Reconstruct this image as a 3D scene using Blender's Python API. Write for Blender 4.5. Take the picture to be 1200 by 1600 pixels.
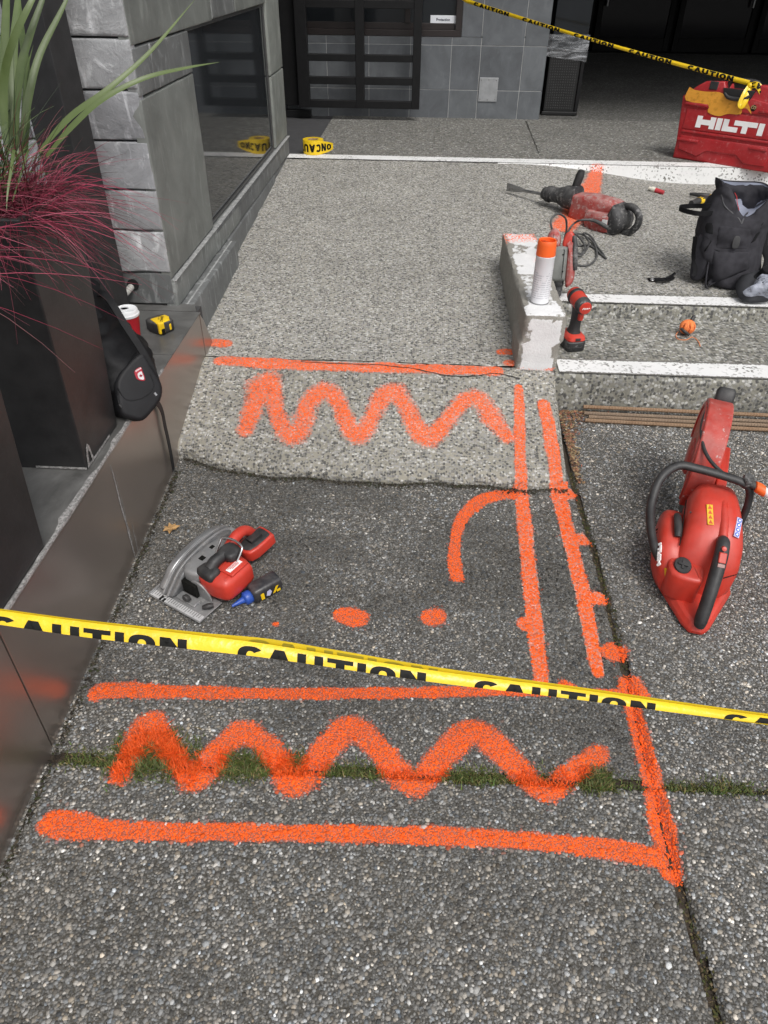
import bpy, bmesh, math, random
import numpy as np
from mathutils import Matrix, Vector, Euler
random.seed(7); rng = np.random.default_rng(11)
for o in list(bpy.data.objects): bpy.data.objects.remove(o)
SC = bpy.context.scene; COL = SC.collection

# ------------------------------------------------------------------ camera, sky, sun, exposure
CAM_H = 1.5; FPX = 1121.0                       # photo is 1200 x 1600, focal length in its pixels
def nz(v): v = np.array(v, float); return v/np.linalg.norm(v)
dn = nz((-15, 1430, FPX)); fw = np.array((80, -880., FPX)); fw = nz(fw-dn*fw.dot(dn)); rt = np.cross(dn, fw)
CA = np.array([rt, fw, -dn]); CC = np.array([0, 0, CAM_H])      # world = CA @ (right, down, forward)
cam = bpy.data.cameras.new('camera'); camo = bpy.data.objects.new('camera', cam); COL.objects.link(camo)
cam.sensor_fit = 'VERTICAL'; cam.sensor_height = 24; cam.sensor_width = 18; cam.lens = 24*FPX/1600
cam.clip_end = 300; cam.clip_start = .02
m = Matrix.Identity(4)
for i in range(3):
    m[i][0] = CA[i][0]; m[i][1] = -CA[i][1]; m[i][2] = -CA[i][2]; m[i][3] = CC[i]
camo.matrix_world = m; SC.camera = camo

SUN_EL = math.radians(58); SUN_ROT = math.radians(200)
W = bpy.data.worlds.new('World'); SC.world = W; W.use_nodes = True
nt = W.node_tree; nt.nodes.clear()
sky = nt.nodes.new('ShaderNodeTexSky'); sky.sky_type = 'NISHITA'; sky.sun_disc = False
sky.sun_elevation = SUN_EL; sky.sun_rotation = SUN_ROT; sky.dust_density = 4; sky.air_density = 1
hs = nt.nodes.new('ShaderNodeHueSaturation'); hs.inputs['Saturation'].default_value = .22
bg = nt.nodes.new('ShaderNodeBackground'); bg.inputs[1].default_value = .15
wo = nt.nodes.new('ShaderNodeOutputWorld')
nt.links.new(sky.outputs[0], hs.inputs['Color']); nt.links.new(hs.outputs[0], bg.inputs[0]); nt.links.new(bg.outputs[0], wo.inputs[0])
sl = bpy.data.lights.new('sun', 'SUN'); sl.energy = 1.0; sl.angle = math.radians(18); sl.color = (1, .965, .92)
so = bpy.data.objects.new('sun', sl); COL.objects.link(so)
# the sun stands high behind the camera, slightly to its right
sdir = Vector((.32, -.62, 1.05)).normalized(); so.rotation_euler = sdir.to_track_quat('Z', 'Y').to_euler()
sky.sun_elevation = math.asin(sdir.z); sky.sun_rotation = math.atan2(sdir.x, sdir.y)
SC.view_settings.view_transform = 'Standard'; SC.view_settings.look = 'None'
SC.view_settings.exposure = .32; SC.view_settings.gamma = 1

# ------------------------------------------------------------------ helpers: pixels of the photograph to places on real surfaces
def ray(x, y): return CA @ np.array([x-600, y-800, FPX])
def pz(x, y, z=0.):
    r = ray(x, y); return CC+r*((z-CAM_H)/r[2])
def py(x, y, Y):
    r = ray(x, y); return CC+r*(Y/r[1])
def px(x, y, X):
    r = ray(x, y); return CC+r*(X/r[0])
def pd(x, y, d): return CC+ray(x, y)*(d/FPX)
def proj(P):
    c = (np.asarray(P)-CC) @ CA; return np.stack([600+FPX*c[..., 0]/c[..., 2], 800+FPX*c[..., 1]/c[..., 2]], -1)
LIPY = 1.945; R1 = 2.37; R2 = 2.905; R3 = 4.95; ZT1 = .299; ZT2 = .353; ZL = .446; SG = .068
def rampz(Y): return np.interp(Y, [1.90, 2.40, 3.2, 4.95], [.158, .293, .345, .446])
def lipy(X): return 1.902+.075*np.clip((-.40-X)/.35, 0, 1)**1.5+.006*np.sin(X*13.)+.004*np.sin(X*31.)
def surf(X, Y):
    X = np.asarray(X, float); Y = np.asarray(Y, float); G = SG*Y
    t = np.clip((X-.6)/1.1, 0, 1); t = t*t*(3-2*t)
    right = np.where(Y < R1, G, np.where(Y < R2, ZT1, np.where(Y < 3.05, ZT2, rampz(Y)*(1-t)+ZT2*t)))
    left = np.where(Y < lipy(X), G, rampz(Y))
    return np.where(Y > R3, ZL, np.where(X < .5, left, right))
TT = np.linspace(.2, 12, 6000)
def hit(x, y, up=0.):
    r = nz(ray(x, y)); P = CC+TT[:, None]*r; d = P[:, 2]-surf(P[:, 0], P[:, 1])-up
    i = int(np.argmax(d < 0)); t = TT[i-1]+(TT[i]-TT[i-1])*d[i-1]/(d[i-1]-d[i]); return CC+r*t
def vnoise(P, s, seed=0):                       # cheap smooth value noise, vectorised
    P = np.asarray(P, float)*s; I = np.floor(P).astype(np.int64); f = P-I; f = f*f*(3-2*f); out = 0
    D = P.shape[-1]
    for k in range(2**D):
        w = 1.; h = np.full(P.shape[:-1], seed*7919+17, np.int64)
        for d in range(D):
            b = (k >> d) & 1; w = w*(f[..., d] if b else 1-f[..., d]); h = (h*31+(I[..., d]+b)*(73856093, 19349663, 83492791)[d]) & 0x7fffffff
        h = ((h ^ (h >> 13))*1274126177) & 0x7fffffff; h = ((h ^ (h >> 16))*1103515245+12345) & 0x7fffffff
        out = out+w*(h/2147483647.)
    return out
def fnoise(P, s, n=3, seed=0): return sum(vnoise(P, s*2**i, seed+i)*.5**i for i in range(n))/sum(.5**i for i in range(n))

# ------------------------------------------------------------------ helpers: meshes.  A piece is (verts, faces)
def T(piece, M):
    v, f = piece; M = np.array(M); v = np.asarray(v, float); return (v @ M[:3, :3].T+M[:3, 3], f)
def FR(o, x, y, z=None):                        # frame from origin and axes
    x = nz(x); y = np.array(y, float); y = nz(y-x*x.dot(y)); z = np.cross(x, y) if z is None else nz(z)
    M = np.eye(4); M[:3, 0] = x; M[:3, 1] = y; M[:3, 2] = z; M[:3, 3] = o; return M
def RZ(a, o=(0, 0, 0)):
    M = np.eye(4); c, s = math.cos(a), math.sin(a); M[:2, :2] = [[c, -s], [s, c]]; M[:3, 3] = o; return M
def EU(rx, ry, rz, o=(0, 0, 0)):
    M = np.array(Euler((rx, ry, rz)).to_matrix().to_4x4()); M[:3, 3] = o; return M
def cat(*ps):
    V = []; Fc = []; n = 0
    for v, f in ps:
        v = np.asarray(v, float); V.append(v); Fc += [[i+n for i in q] for q in f]; n += len(v)
    return (np.concatenate(V), Fc)
def box(x0, x1, y0, y1, z0, z1):
    v = [(x, y, z) for z in (z0, z1) for y in (y0, y1) for x in (x0, x1)]
    return (np.array(v, float), [[0, 2, 3, 1], [4, 5, 7, 6], [0, 1, 5, 4], [2, 6, 7, 3], [0, 4, 6, 2], [1, 3, 7, 5]])
def loft(rings, caps=True, closed=True):
    n = len(rings[0]); V = np.concatenate([np.asarray(r, float) for r in rings]); Fc = []
    for i in range(len(rings)-1):
        for j in range(n if closed else n-1):
            a = i*n+j; b = i*n+(j+1) % n; Fc.append([a, b, b+n, a+n])
    if caps: Fc.append(list(range(n))[::-1]); Fc.append([len(V)-n+j for j in range(n)])
    return (V, Fc)
def spline(P, n=8):                             # Catmull-Rom through points
    P = np.asarray(P, float); Q = np.vstack([2*P[0]-P[1], P, 2*P[-1]-P[-2]]); out = []
    for i in range(len(P)-1):
        for t in np.linspace(0, 1, n, endpoint=False):
            a, b, c, d = Q[i:i+4]; out.append(.5*(2*b+(c-a)*t+(2*a-5*b+4*c-d)*t*t+(3*b-a-3*c+d)*t**3))
    out.append(P[-1]); return np.array(out)
def tube(P, r, n=8, sm=0, ell=None):
    P = np.asarray(P, float)
    rr = np.full(len(P), r, float) if np.isscalar(r) else np.asarray(r, float)
    if sm: rr = np.interp(np.linspace(0, len(P)-1, (len(P)-1)*sm+1), np.arange(len(P)), rr); P = spline(P, sm)
    tg = np.gradient(P, axis=0); tg /= np.linalg.norm(tg, axis=1)[:, None]+1e-12
    u = np.cross(tg[0], (0, 0, 1)); u = np.cross(tg[0], (0, 1, 0)) if np.linalg.norm(u) < .1 else u
    u = nz(u); rings = []; a = np.arange(n)*2*math.pi/n
    for p, t, q in zip(P, tg, rr):
        u = nz(u-t*u.dot(t)); w = np.cross(t, u); e = ell or 1
        rings.append(p+q*(np.cos(a)[:, None]*u+e*np.sin(a)[:, None]*w))
    return loft(rings)
def lathe(prof, n=24, M=None):                  # prof: (radius, height) pairs
    a = np.arange(n)*2*math.pi/n
    p = loft([np.stack([max(r, 1e-5)*np.cos(a), max(r, 1e-5)*np.sin(a), np.full(n, z)], 1) for r, z in prof])
    return p if M is None else T(p, M)
def prism(poly, z0, z1, M=None):                # polygon in x, y extruded along z
    P = np.asarray(poly, float)
    if sum(P[i-1][0]*P[i][1]-P[i][0]*P[i-1][1] for i in range(len(P))) < 0: P = P[::-1]
    p = loft([np.c_[P, np.full(len(P), z)] for z in (z0, z1)]); return p if M is None else T(p, M)
def sup(cx, cy, a, b, p=2.6, n=20, a2=None, b2=None):   # superellipse ring in two coordinates
    t = np.arange(n)*2*math.pi/n; c, s = np.cos(t), np.sin(t)
    A = np.where(c > 0, a, a2 or a); B = np.where(s > 0, b, b2 or b)
    return np.stack([cx+A*np.sign(c)*np.abs(c)**(2/p), cy+B*np.sign(s)*np.abs(s)**(2/p)], 1)
def grid(xs, ys, zf):
    X, Y = np.meshgrid(xs, ys); v = np.stack([X, Y, zf(X, Y)], -1).reshape(-1, 3); nx = len(xs); ny = len(ys)
    i = (np.arange(ny-1)[:, None]*nx+np.arange(nx-1)).reshape(-1)
    return (v, np.stack([i, i+1, i+1+nx, i+nx], 1))
def ico():
    bm = bmesh.new(); bmesh.ops.create_icosphere(bm, subdivisions=1, radius=1); bm.verts.ensure_lookup_table()
    r = (np.array([v.co for v in bm.verts]), np.array([[v.index for v in f.verts] for f in bm.faces])); bm.free(); return r
def thing(name, label, cat_, loc=(0, 0, 0), group=None):
    o = bpy.data.objects.new(name, None); COL.objects.link(o); o.location = loc; o.empty_display_size = .05
    o['label'] = label; o['category'] = cat_
    if group: o['group'] = group
    return o
def root(o):
    while o.parent: o = o.parent
    return o
def ob(name, piece, mat, parent=None, smooth=35, bevel=0, seg=2, attrs=None, label=None, kind=None, local=False, sub=0):
    v, f = piece; v = np.asarray(v, float)
    if parent is not None and not local: v = v-np.array(root(parent).location)
    me = bpy.data.meshes.new(name)
    if isinstance(f, np.ndarray):
        me.vertices.add(len(v)); me.vertices.foreach_set('co', v.astype(np.float32).ravel())
        k = f.shape[1]; me.loops.add(f.size); me.loops.foreach_set('vertex_index', f.astype(np.int32).ravel())
        me.polygons.add(len(f)); me.polygons.foreach_set('loop_start', (np.arange(len(f))*k).astype(np.int32)); me.update(calc_edges=True)
    else:
        me.from_pydata(v.tolist(), [], [list(map(int, q)) for q in f]); me.update()
        if len(v) < 60000:
            bm = bmesh.new(); bm.from_mesh(me); bmesh.ops.recalc_face_normals(bm, faces=bm.faces)
            bm.to_mesh(me); bm.free()
    if attrs:
        for k, a in attrs.items():
            a = np.asarray(a, np.float32)
            if a.ndim == 1: at = me.attributes.new(k, 'FLOAT', 'POINT'); at.data.foreach_set('value', a)
            else: at = me.attributes.new(k, 'FLOAT_COLOR', 'POINT'); at.data.foreach_set('color', np.c_[a, np.ones(len(a))].astype(np.float32).ravel())
    if smooth:
        me.polygons.foreach_set('use_smooth', np.ones(len(me.polygons), bool))
        if smooth < 180: me.set_sharp_from_angle(angle=math.radians(smooth))
    me.materials.append(mat); o = bpy.data.objects.new(name, me); COL.objects.link(o)
    if parent is not None: o.parent = parent
    if bevel:
        b = o.modifiers.new('bevel', 'BEVEL'); b.width = bevel; b.segments = seg; b.limit_method = 'ANGLE'; b.angle_limit = math.radians(40)
    if sub:
        s = o.modifiers.new('sub', 'SUBSURF'); s.levels = s.render_levels = sub
    if label: o['label'] = label
    if kind: o['kind'] = kind
    return o
def solo(o, label, cat_, group=None):
    o['label'] = label; o['category'] = cat_
    if group: o['group'] = group
    return o
def text2d(s, h, bold=.03, spacing=1.0, slant=0.):      # flat text mesh, lower left at 0,0, cap height about h
    c = bpy.data.curves.new('t', 'FONT'); c.body = s; c.size = 1; c.offset = bold; c.space_character = spacing; c.shear = slant
    c.resolution_u = 3
    o = bpy.data.objects.new('t', c); COL.objects.link(o); dg = bpy.context.evaluated_depsgraph_get()
    me = bpy.data.meshes.new_from_object(o.evaluated_get(dg)); v = np.array([q.co[:] for q in me.vertices]).reshape(-1, 3); f = [list(p.vertices) for p in me.polygons]
    bpy.data.objects.remove(o); bpy.data.curves.remove(c); bpy.data.meshes.remove(me)
    mn = v.min(0); mx = v.max(0); v = (v-mn)*(h/(mx[1]-mn[1])); return (v, f)
def slice2d(piece, xs=(), ys=(), keep=None):            # cut a flat mesh along lines; keep=(axis, lo, hi)
    v, f = piece; bm = bmesh.new(); V = [bm.verts.new(p) for p in v]
    for q in f:
        try: bm.faces.new([V[i] for i in q])
        except ValueError: pass
    def cut(co, no, cl=False): bmesh.ops.bisect_plane(bm, geom=bm.verts[:]+bm.edges[:]+bm.faces[:], plane_co=co, plane_no=no, clear_outer=cl)
    for x in xs: cut((x, 0, 0), (1, 0, 0))
    for y in ys: cut((0, y, 0), (0, 1, 0))
    if keep:
        a, lo, hi = keep; n = [0, 0, 0]; n[a] = 1; c = [0, 0, 0]; c[a] = hi; cut(c, n, True); n[a] = -1; c[a] = lo; cut(c, n, True)
    bm.verts.index_update(); r = (np.array([q.co[:] for q in bm.verts]).reshape(-1, 3), [[q.index for q in g.verts] for g in bm.faces]); bm.free(); return r

# ------------------------------------------------------------------ materials
class N:                                        # tiny node-tree writer
    def __init__(s, name):
        s.m = bpy.data.materials.new(name); s.m.use_nodes = True; s.t = s.m.node_tree; s.t.nodes.clear()
        s.out = s.n('ShaderNodeOutputMaterial'); s.b = s.n('ShaderNodeBsdfPrincipled'); s.l(s.b.outputs[0], s.out.inputs[0])
        s.geo = s.n('ShaderNodeNewGeometry')
    def n(s, t, **k):
        q = s.t.nodes.new(t)
        for a, b in k.items(): setattr(q, a, b)
        return q
    def l(s, a, b): s.t.links.new(a, b)
    def put(s, sock, v):
        if hasattr(v, 'links'): s.l(v, sock)
        elif isinstance(v, (tuple, list)): sock.default_value = tuple(v)+((1,) if len(v) == 3 and len(sock.default_value) == 4 else ())
        else: sock.default_value = v
    def noise(s, scale, detail=4, vec=None, rough=.55, dist=0):
        q = s.n('ShaderNodeTexNoise'); q.inputs['Scale'].default_value = scale; q.inputs['Detail'].default_value = detail; q.inputs['Roughness'].default_value = rough; q.inputs['Distortion'].default_value = dist
        s.l(vec or s.geo.outputs['Position'], q.inputs['Vector']); return q.outputs['Fac']
    def vor(s, scale, feature='F1', vec=None, out='Distance', rnd=1):
        q = s.n('ShaderNodeTexVoronoi', feature=feature); q.inputs['Scale'].default_value = scale; q.inputs['Randomness'].default_value = rnd
        s.l(vec or s.geo.outputs['Position'], q.inputs['Vector']); return q.outputs[out]
    def ramp(s, fac, stops, interp='LINEAR'):
        q = s.n('ShaderNodeValToRGB'); e = q.color_ramp.elements; q.color_ramp.interpolation = interp
        while len(e) < len(stops): e.new(.5)
        for a, (p, c) in zip(e, stops): a.position = p; a.color = (c, c, c, 1) if not isinstance(c, tuple) else c+(1,)
        s.put(q.inputs[0], fac); return q.outputs[0]
    def mix(s, fac, a, b, mode='MIX'):
        q = s.n('ShaderNodeMix', data_type='RGBA', blend_type=mode); s.put(q.inputs[0], fac); s.put(q.inputs[6], a); s.put(q.inputs[7], b); return q.outputs[2]
    def math(s, op, a, b=0., c=None, clamp=False):
        q = s.n('ShaderNodeMath', operation=op, use_clamp=clamp); s.put(q.inputs[0], a); s.put(q.inputs[1], b)
        if c is not None: s.put(q.inputs[2], c)
        return q.outputs[0]
    def attr(s, name, out='Fac'):
        q = s.n('ShaderNodeAttribute', attribute_name=name); return q.outputs[out]
    def stretch(s, sc):
        q = s.n('ShaderNodeMapping'); q.inputs['Scale'].default_value = sc; s.l(s.geo.outputs['Position'], q.inputs[0]); return q.outputs[0]
    def bump(s, h, strength=.3, dist=.002, prev=None):
        q = s.n('ShaderNodeBump'); q.inputs['Strength'].default_value = strength; q.inputs['Distance'].default_value = dist; s.put(q.inputs['Height'], h)
        if prev is not None: s.l(prev, q.inputs['Normal'])
        return q.outputs[0]
    def set(s, **k):
        for a, v in k.items(): s.put(s.b.inputs[a.replace('_', ' ')], v)
        return s.m
def mat(name, col, rough=.5, metal=0., var=.18, vs=18, bump=.08, bs=350, bd=.001, dust=0., dcol=(.42, .39, .36), spec=.5, wear=0., wcol=(.5, .48, .46), rv=.12, sheen=0.):
    n = N(name); f = n.noise(vs, 5); g = n.noise(vs*7, 4)
    lo = tuple(c*(1-var) for c in col); hi = tuple(min(1, c*(1+var)) for c in col)
    c = n.mix(n.ramp(f, [(.3, 0), (.7, 1)]), lo, hi)
    rg = n.math('ADD', rough-rv/2, n.math('MULTIPLY', g, rv))
    if wear:
        w = n.ramp(n.noise(vs*2.3, 8, rough=.75), [(.62-.25*wear, 0), (.66-.2*wear, 1)]); c = n.mix(n.math('MULTIPLY', w, .75), c, wcol)
    if dust:
        sx = n.n('ShaderNodeSeparateXYZ'); n.l(n.geo.outputs['Normal'], sx.inputs[0])
        up = n.math('MULTIPLY', n.math('ADD', sx.outputs[2], .35, clamp=True), n.ramp(n.noise(vs*1.6, 7, rough=.7), [(.35, 0), (.7, 1)]))
        c = n.mix(n.math('MULTIPLY', up, dust), c, dcol); rg = n.math('ADD', rg, n.math('MULTIPLY', up, .25*dust))
    n.set(Base_Color=c, Roughness=rg, Metallic=metal, Specular_IOR_Level=spec, Normal=n.bump(n.noise(bs, 3), bump, bd))
    if sheen: n.set(Sheen_Weight=sheen)
    return n.m
ORANGE = (.93, .125, .018)
def painted(n, base, key='paint', cell=170., soft=.5, fill=1.):  # break the spray paint up over the grain
    p = n.attr(key); r = n.vor(cell, out='Color'); sx = n.n('ShaderNodeSeparateColor'); n.l(r, sx.inputs[0])
    thr = n.math('ADD', n.math('MULTIPLY', sx.outputs[0], .55), n.math('MULTIPLY', n.noise(420, 3), .5))
    k = n.math('MULTIPLY', n.math('SUBTRACT', p, n.math('MULTIPLY', thr, .50)), 2.6, clamp=True)
    pit = n.ramp(n.math('ADD', n.vor(cell*.9), n.math('MULTIPLY', n.noise(300, 4), .5)), [(.62, 1), (.80, 1-fill)]); k = n.math('MULTIPLY', k, pit)
    oc = n.mix(n.noise(60, 4), tuple(c*.86 for c in ORANGE), tuple(min(1, c*1.1) for c in ORANGE))
    return n.mix(k, base, oc), k
def concrete(name, matrix, stops, cell=150., stain=.25, tint=(1, 1, 1), bump=.5, paint=True, fill=.6):
    """exposed aggregate: each voronoi cell is a small pebble with its own tone set in a cement matrix"""
    n = N(name)
    wob = n.n('ShaderNodeVectorMath', operation='ADD'); nn = n.n('ShaderNodeTexNoise'); nn.inputs['Scale'].default_value = 90; n.l(n.geo.outputs['Position'], nn.inputs['Vector'])
    sc = n.n('ShaderNodeVectorMath', operation='SCALE'); sc.inputs['Scale'].default_value = .006; n.l(nn.outputs['Color'], sc.inputs[0]); n.l(n.geo.outputs['Position'], wob.inputs[0]); n.l(sc.outputs[0], wob.inputs[1])
    v = wob.outputs[0]
    c1 = n.vor(cell, out='Color', vec=v); sx = n.n('ShaderNodeSeparateColor'); n.l(c1, sx.inputs[0])
    d1 = n.vor(cell, out='Distance', vec=v)
    tone = n.ramp(sx.outputs[0], stops)
    fine = n.noise(900, 3); tone = n.mix(.22, tone, n.ramp(fine, [(.3, .04), (.7, .45)]))
    edge = n.ramp(n.math('ADD', d1, n.math('MULTIPLY', n.noise(260, 3), .25)), [(.62, 0), (.80, 1)])
    keep = n.ramp(sx.outputs[1], [(.08, 0), (.16, 1)])          # some cells are bare matrix
    a = n.mix(n.math('MAXIMUM', edge, n.math('SUBTRACT', 1., keep)), tone, matrix)
    big = n.noise(2.3, 5, rough=.6); med = n.noise(14, 5)
    st = n.math('ADD', n.math('MULTIPLY', n.ramp(big, [(.3, 0), (.72, 1)]), .65), n.math('MULTIPLY', n.ramp(med, [(.3, 0), (.7, 1)]), .35))
    a = n.mix(1., a, n.mix(st, tuple(t*(1-stain) for t in tint), tuple(t*(1+stain*.6) for t in tint)), 'MULTIPLY')
    if paint: a, k = painted(n, a, fill=fill, cell=cell*1.25)
    h = n.math('SUBTRACT', n.math('MULTIPLY', n.noise(500, 3), .4), n.math('MULTIPLY', d1, 1.))
    return n.set(Base_Color=a, Roughness=.86, Specular_IOR_Level=.35, Normal=n.bump(h, bump, .004))
def aggregate_mat():
    n = N('pebbles'); c = n.attr('col', 'Color'); f = n.noise(420, 4)
    c = n.mix(1., c, n.ramp(f, [(.2, .72), (.8, 1.25)]), 'MULTIPLY')
    return n.set(Base_Color=c, Roughness=.82, Specular_IOR_Level=.22, Normal=n.bump(n.noise(900, 3), .35, .001))
def attr_mat(name, rough=.6, spec=.3, trans=0.):
    n = N(name); c = n.attr('col', 'Color'); n.set(Base_Color=c, Roughness=rough, Specular_IOR_Level=spec)
    return n.m
def emit_free_glass(name, col=(.012, .014, .016), rough=.03, spec=.5):
    n = N(name); f = n.noise(3, 4); return n.set(Base_Color=n.mix(f, col, tuple(c*1.6+.002 for c in col)), Roughness=n.math('ADD', rough, n.math('MULTIPLY', n.noise(9, 6), .05)), Specular_IOR_Level=spec, IOR=1.5)
# ================================================================== GROUND
JY = [0, .466, .71, 1.143, 1.526, 2.055, 2.4]; JX = [.578, .574, .556, .551, .545, .518, .512]
def jx(Y): return np.interp(Y, JY, JX)+.006*(fnoise(np.stack([np.asarray(Y)*1., np.zeros_like(Y)], -1), 9, 3, 5)-.5)
def jy(X): return .897+.012*X+.014*(fnoise(np.stack([np.asarray(X)*1., np.zeros_like(X)], -1), 6, 3, 9)-.5)
def groove(X, Y):
    P = np.stack([X, Y], -1); e = .006*(fnoise(P, 60, 3, 3)-.5)
    a = np.abs(Y-jy(X))-np.where(X > .55, .007, .0095)-e*1.2; b = np.abs(X-jx(Y))-np.where(Y > .9, .0075, .0085)-e
    return np.minimum(a, b)                     # below 0 inside a joint
def base_z(X, Y):
    X = np.asarray(X, float); Y = np.asarray(Y, float); z = surf(X, Y)
    P = np.stack([X, Y], -1); near = Y < np.where(X < .5, lipy(X), R1)
    g = groove(X, Y); z = z-np.where(near, np.clip((.012-g)/.02, 0, 1)**1.5*.016, 0)
    return z+np.where(near, .004, .002)*(fnoise(P, 5, 3, 21)-.5)

# spray paint strokes as traced on the ground: (label, softness, [(x, y, half width in photo pixels)])
STROKES = [
 ('straight orange spray paint line across the slab nearest the camera, below the grass joint', .35,
  [(78, 1286, 17), (110, 1290, 19), (170, 1296, 15), (300, 1300, 13), (500, 1302, 12), (700, 1307, 13), (850, 1316, 13), (960, 1328, 14), (1038, 1342, 14)]),
 ('thick orange spray paint line running down the right slab joint to the lower corner', .4,
  [(985, 1070, 15), (990, 1110, 12), (1004, 1160, 12), (1020, 1220, 13), (1034, 1290, 16), (1048, 1362, 15)]),
 ('long straight orange spray paint line just below the near caution tape', .35,
  [(152, 1082, 11), (180, 1079, 11), (300, 1082, 8.5), (500, 1084, 8), (700, 1081, 8), (800, 1080, 7), (900, 1082, 6), (975, 1086, 8)]),
 ('wide soft orange spray paint wave crossing the grassy joint', .84,
  [(188, 1212, 12), (212, 1165, 17), (235, 1132, 18), (258, 1165, 15), (290, 1203, 17), (312, 1210, 19), (345, 1168, 16), (375, 1146, 17), (405, 1156, 16), (435, 1190, 18), (462, 1222, 20), (498, 1185, 17), (535, 1143, 18), (560, 1140, 17), (590, 1168, 16), (625, 1208, 17), (655, 1222, 17), (690, 1185, 18), (722, 1150, 18), (750, 1146, 17), (785, 1176, 16), (820, 1213, 16), (852, 1232, 18), (885, 1214, 16), (935, 1178, 15)]),
 ('thin straight orange spray paint line along the crack at the ramp foot', .5,
  [(346, 563, 6), (420, 567, 7), (500, 571, 6), (650, 575, 6.5), (775, 579, 6)]),
 ('small orange spray paint dash on the ramp next to the stone wall base', .4, [(334, 536, 5), (352, 537, 5)]),
 ('soft orange spray paint zigzag on the pale sloping concrete above the lip', 1.25,
  [(384, 672, 11), (398, 628, 14), (412, 600, 16), (426, 604, 13), (432, 645, 12), (452, 682, 13), (470, 672, 13), (482, 632, 13), (500, 613, 12), (520, 614, 11), (540, 655, 12), (557, 680, 13), (576, 662, 11), (598, 620, 12), (618, 611, 11), (636, 640, 11), (656, 678, 13), (676, 684, 12), (700, 655, 11), (728, 624, 11), (748, 624, 12), (770, 655, 12), (793, 684, 9)]),
 ('orange spray paint line running straight from the concrete block down to the near tape', .35,
  [(810, 605, 6), (812, 660, 8), (813, 720, 8), (817, 790, 9.5), (824, 870, 9.5), (832, 950, 10), (837, 990, 11), (846, 1066, 9)]),
 ('hooked orange spray paint arc left of the long vertical line', .4,
  [(800, 772, 7), (775, 774, 7), (745, 786, 8), (720, 815, 8), (711, 850, 8), (710, 880, 9), (714, 902, 9)]),
 ('orange spray paint line with side ticks beside the leaf filled joint', .4,
  [(849, 632, 8), (860, 680, 9), (868, 735, 9), (880, 800, 9), (897, 870, 9), (915, 950, 9.5), (926, 1010, 9), (934, 1052, 8)]),
 ('orange spray paint oval in the middle of the dark slab, left of the round dot', .45, [(535, 961, 10), (548, 964, 12), (560, 966, 11)]),
 ('round orange spray paint dot in the middle of the dark slab', .4, [(674, 964, 11), (681, 964, 11)]),
 ('orange spray paint blob over the joint just above the near tape', .4, [(955, 1018, 11), (967, 1018, 11)]),
 ('small orange spray paint dash left of the concrete block', .4, [(783, 550, 4), (797, 550, 4)]),
 ('tiny orange spray paint spot right of the chalk bottle', .4, [(430, 975, 3), (431, 975, 3)]),
 ('small orange spray paint spot nearest the foot of the kerb block', .4, [(796, 567, 4), (799, 568, 4)]),
 ('long faint orange spray paint streak beneath the demolition hammer', .8, [(932, 268, 8), (925, 290, 10), (913, 312, 10), (895, 338, 10), (880, 356, 9)]),
]
EXTRA = [(9, [(876, 772, 8), (890, 771, 7)]), (9, [(893, 843, 8), (909, 843, 8)]), (9, [(918, 935, 8), (938, 935, 9)]), (2, [(987, 1072, 14), (1003, 1086, 9)]), (7, [(820, 975, 9), (828, 978, 9)]), (2, [(882, 1072, 8), (895, 1078, 7)])]
SEG = []                                        # ax, ay, bx, by, wa, wb, soft, id
def add_stroke(i, soft, pts):
    w = []
    for k, (x, y, hw) in enumerate(pts):
        a = pts[max(0, k-1)]; b = pts[min(len(pts)-1, k+1)]; t = nz((b[0]-a[0]+1e-6, b[1]-a[1], 0)); n = (-t[1], t[0])
        p = hit(x, y); q = hit(x+n[0]*hw, y+n[1]*hw); r = hit(x-n[0]*hw, y-n[1]*hw); w.append((p[0], p[1], np.linalg.norm((q-r)[:2])/2))
    w = np.array(w); w = spline(w, 5) if len(w) > 2 else w
    for a, b in zip(w[:-1], w[1:]): SEG.append((a[0], a[1], b[0], b[1], a[2], b[2], soft, i))
for i, (lb, soft, pts) in enumerate(STROKES): add_stroke(i, soft, pts)
for i, pts in EXTRA: add_stroke(i, .4, pts)
SEG = np.array(SEG)
def paint(X, Y):
    """coverage of the spray paint and which stroke it belongs to"""
    sh = X.shape; X = X.ravel(); Y = Y.ravel(); m = np.zeros(len(X)); idx = np.full(len(X), -1)
    P = np.stack([X, Y], -1); jit = 1+.42*(fnoise(P, 21, 3, 41)-.5); den = .5*fnoise(P, 11, 3, 43)+.5*fnoise(P, 34, 2, 44)
    for s in SEG:
        R = max(s[4], s[5])*2.1
        q = np.nonzero((X > min(s[0], s[2])-R) & (X < max(s[0], s[2])+R) & (Y > min(s[1], s[3])-R) & (Y < max(s[1], s[3])+R))[0]
        if not len(q): continue
        ax, ay, bx, by = s[:4]; dx, dy = bx-ax, by-ay; L = dx*dx+dy*dy+1e-12
        t = np.clip(((X[q]-ax)*dx+(Y[q]-ay)*dy)/L, 0, 1); d = np.hypot(X[q]-ax-t*dx, Y[q]-ay-t*dy); hw = (s[4]+(s[5]-s[4])*t)*jit[q]
        soft = s[6]; sf = .42+soft*.85; v = np.clip((hw*(1+sf*.62)-d)/(hw*sf*1.25), 0, 1); v = v*v*(3-2*v)*(np.clip(.86+.5*den[q], .8, 1.04) if soft < .7 else (np.clip(.58+.66*den[q], .5, 1) if soft < .85 else np.clip(.30+.66*den[q], .3, .75)))+.15*np.clip((hw*2.1-d)/hw, 0, 1)
        v = np.clip(v, 0, 1); u = v > m[q]; m[q[u]] = v[u]; idx[q[u]] = s[7]
    return m.reshape(sh), idx.reshape(sh)

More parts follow.
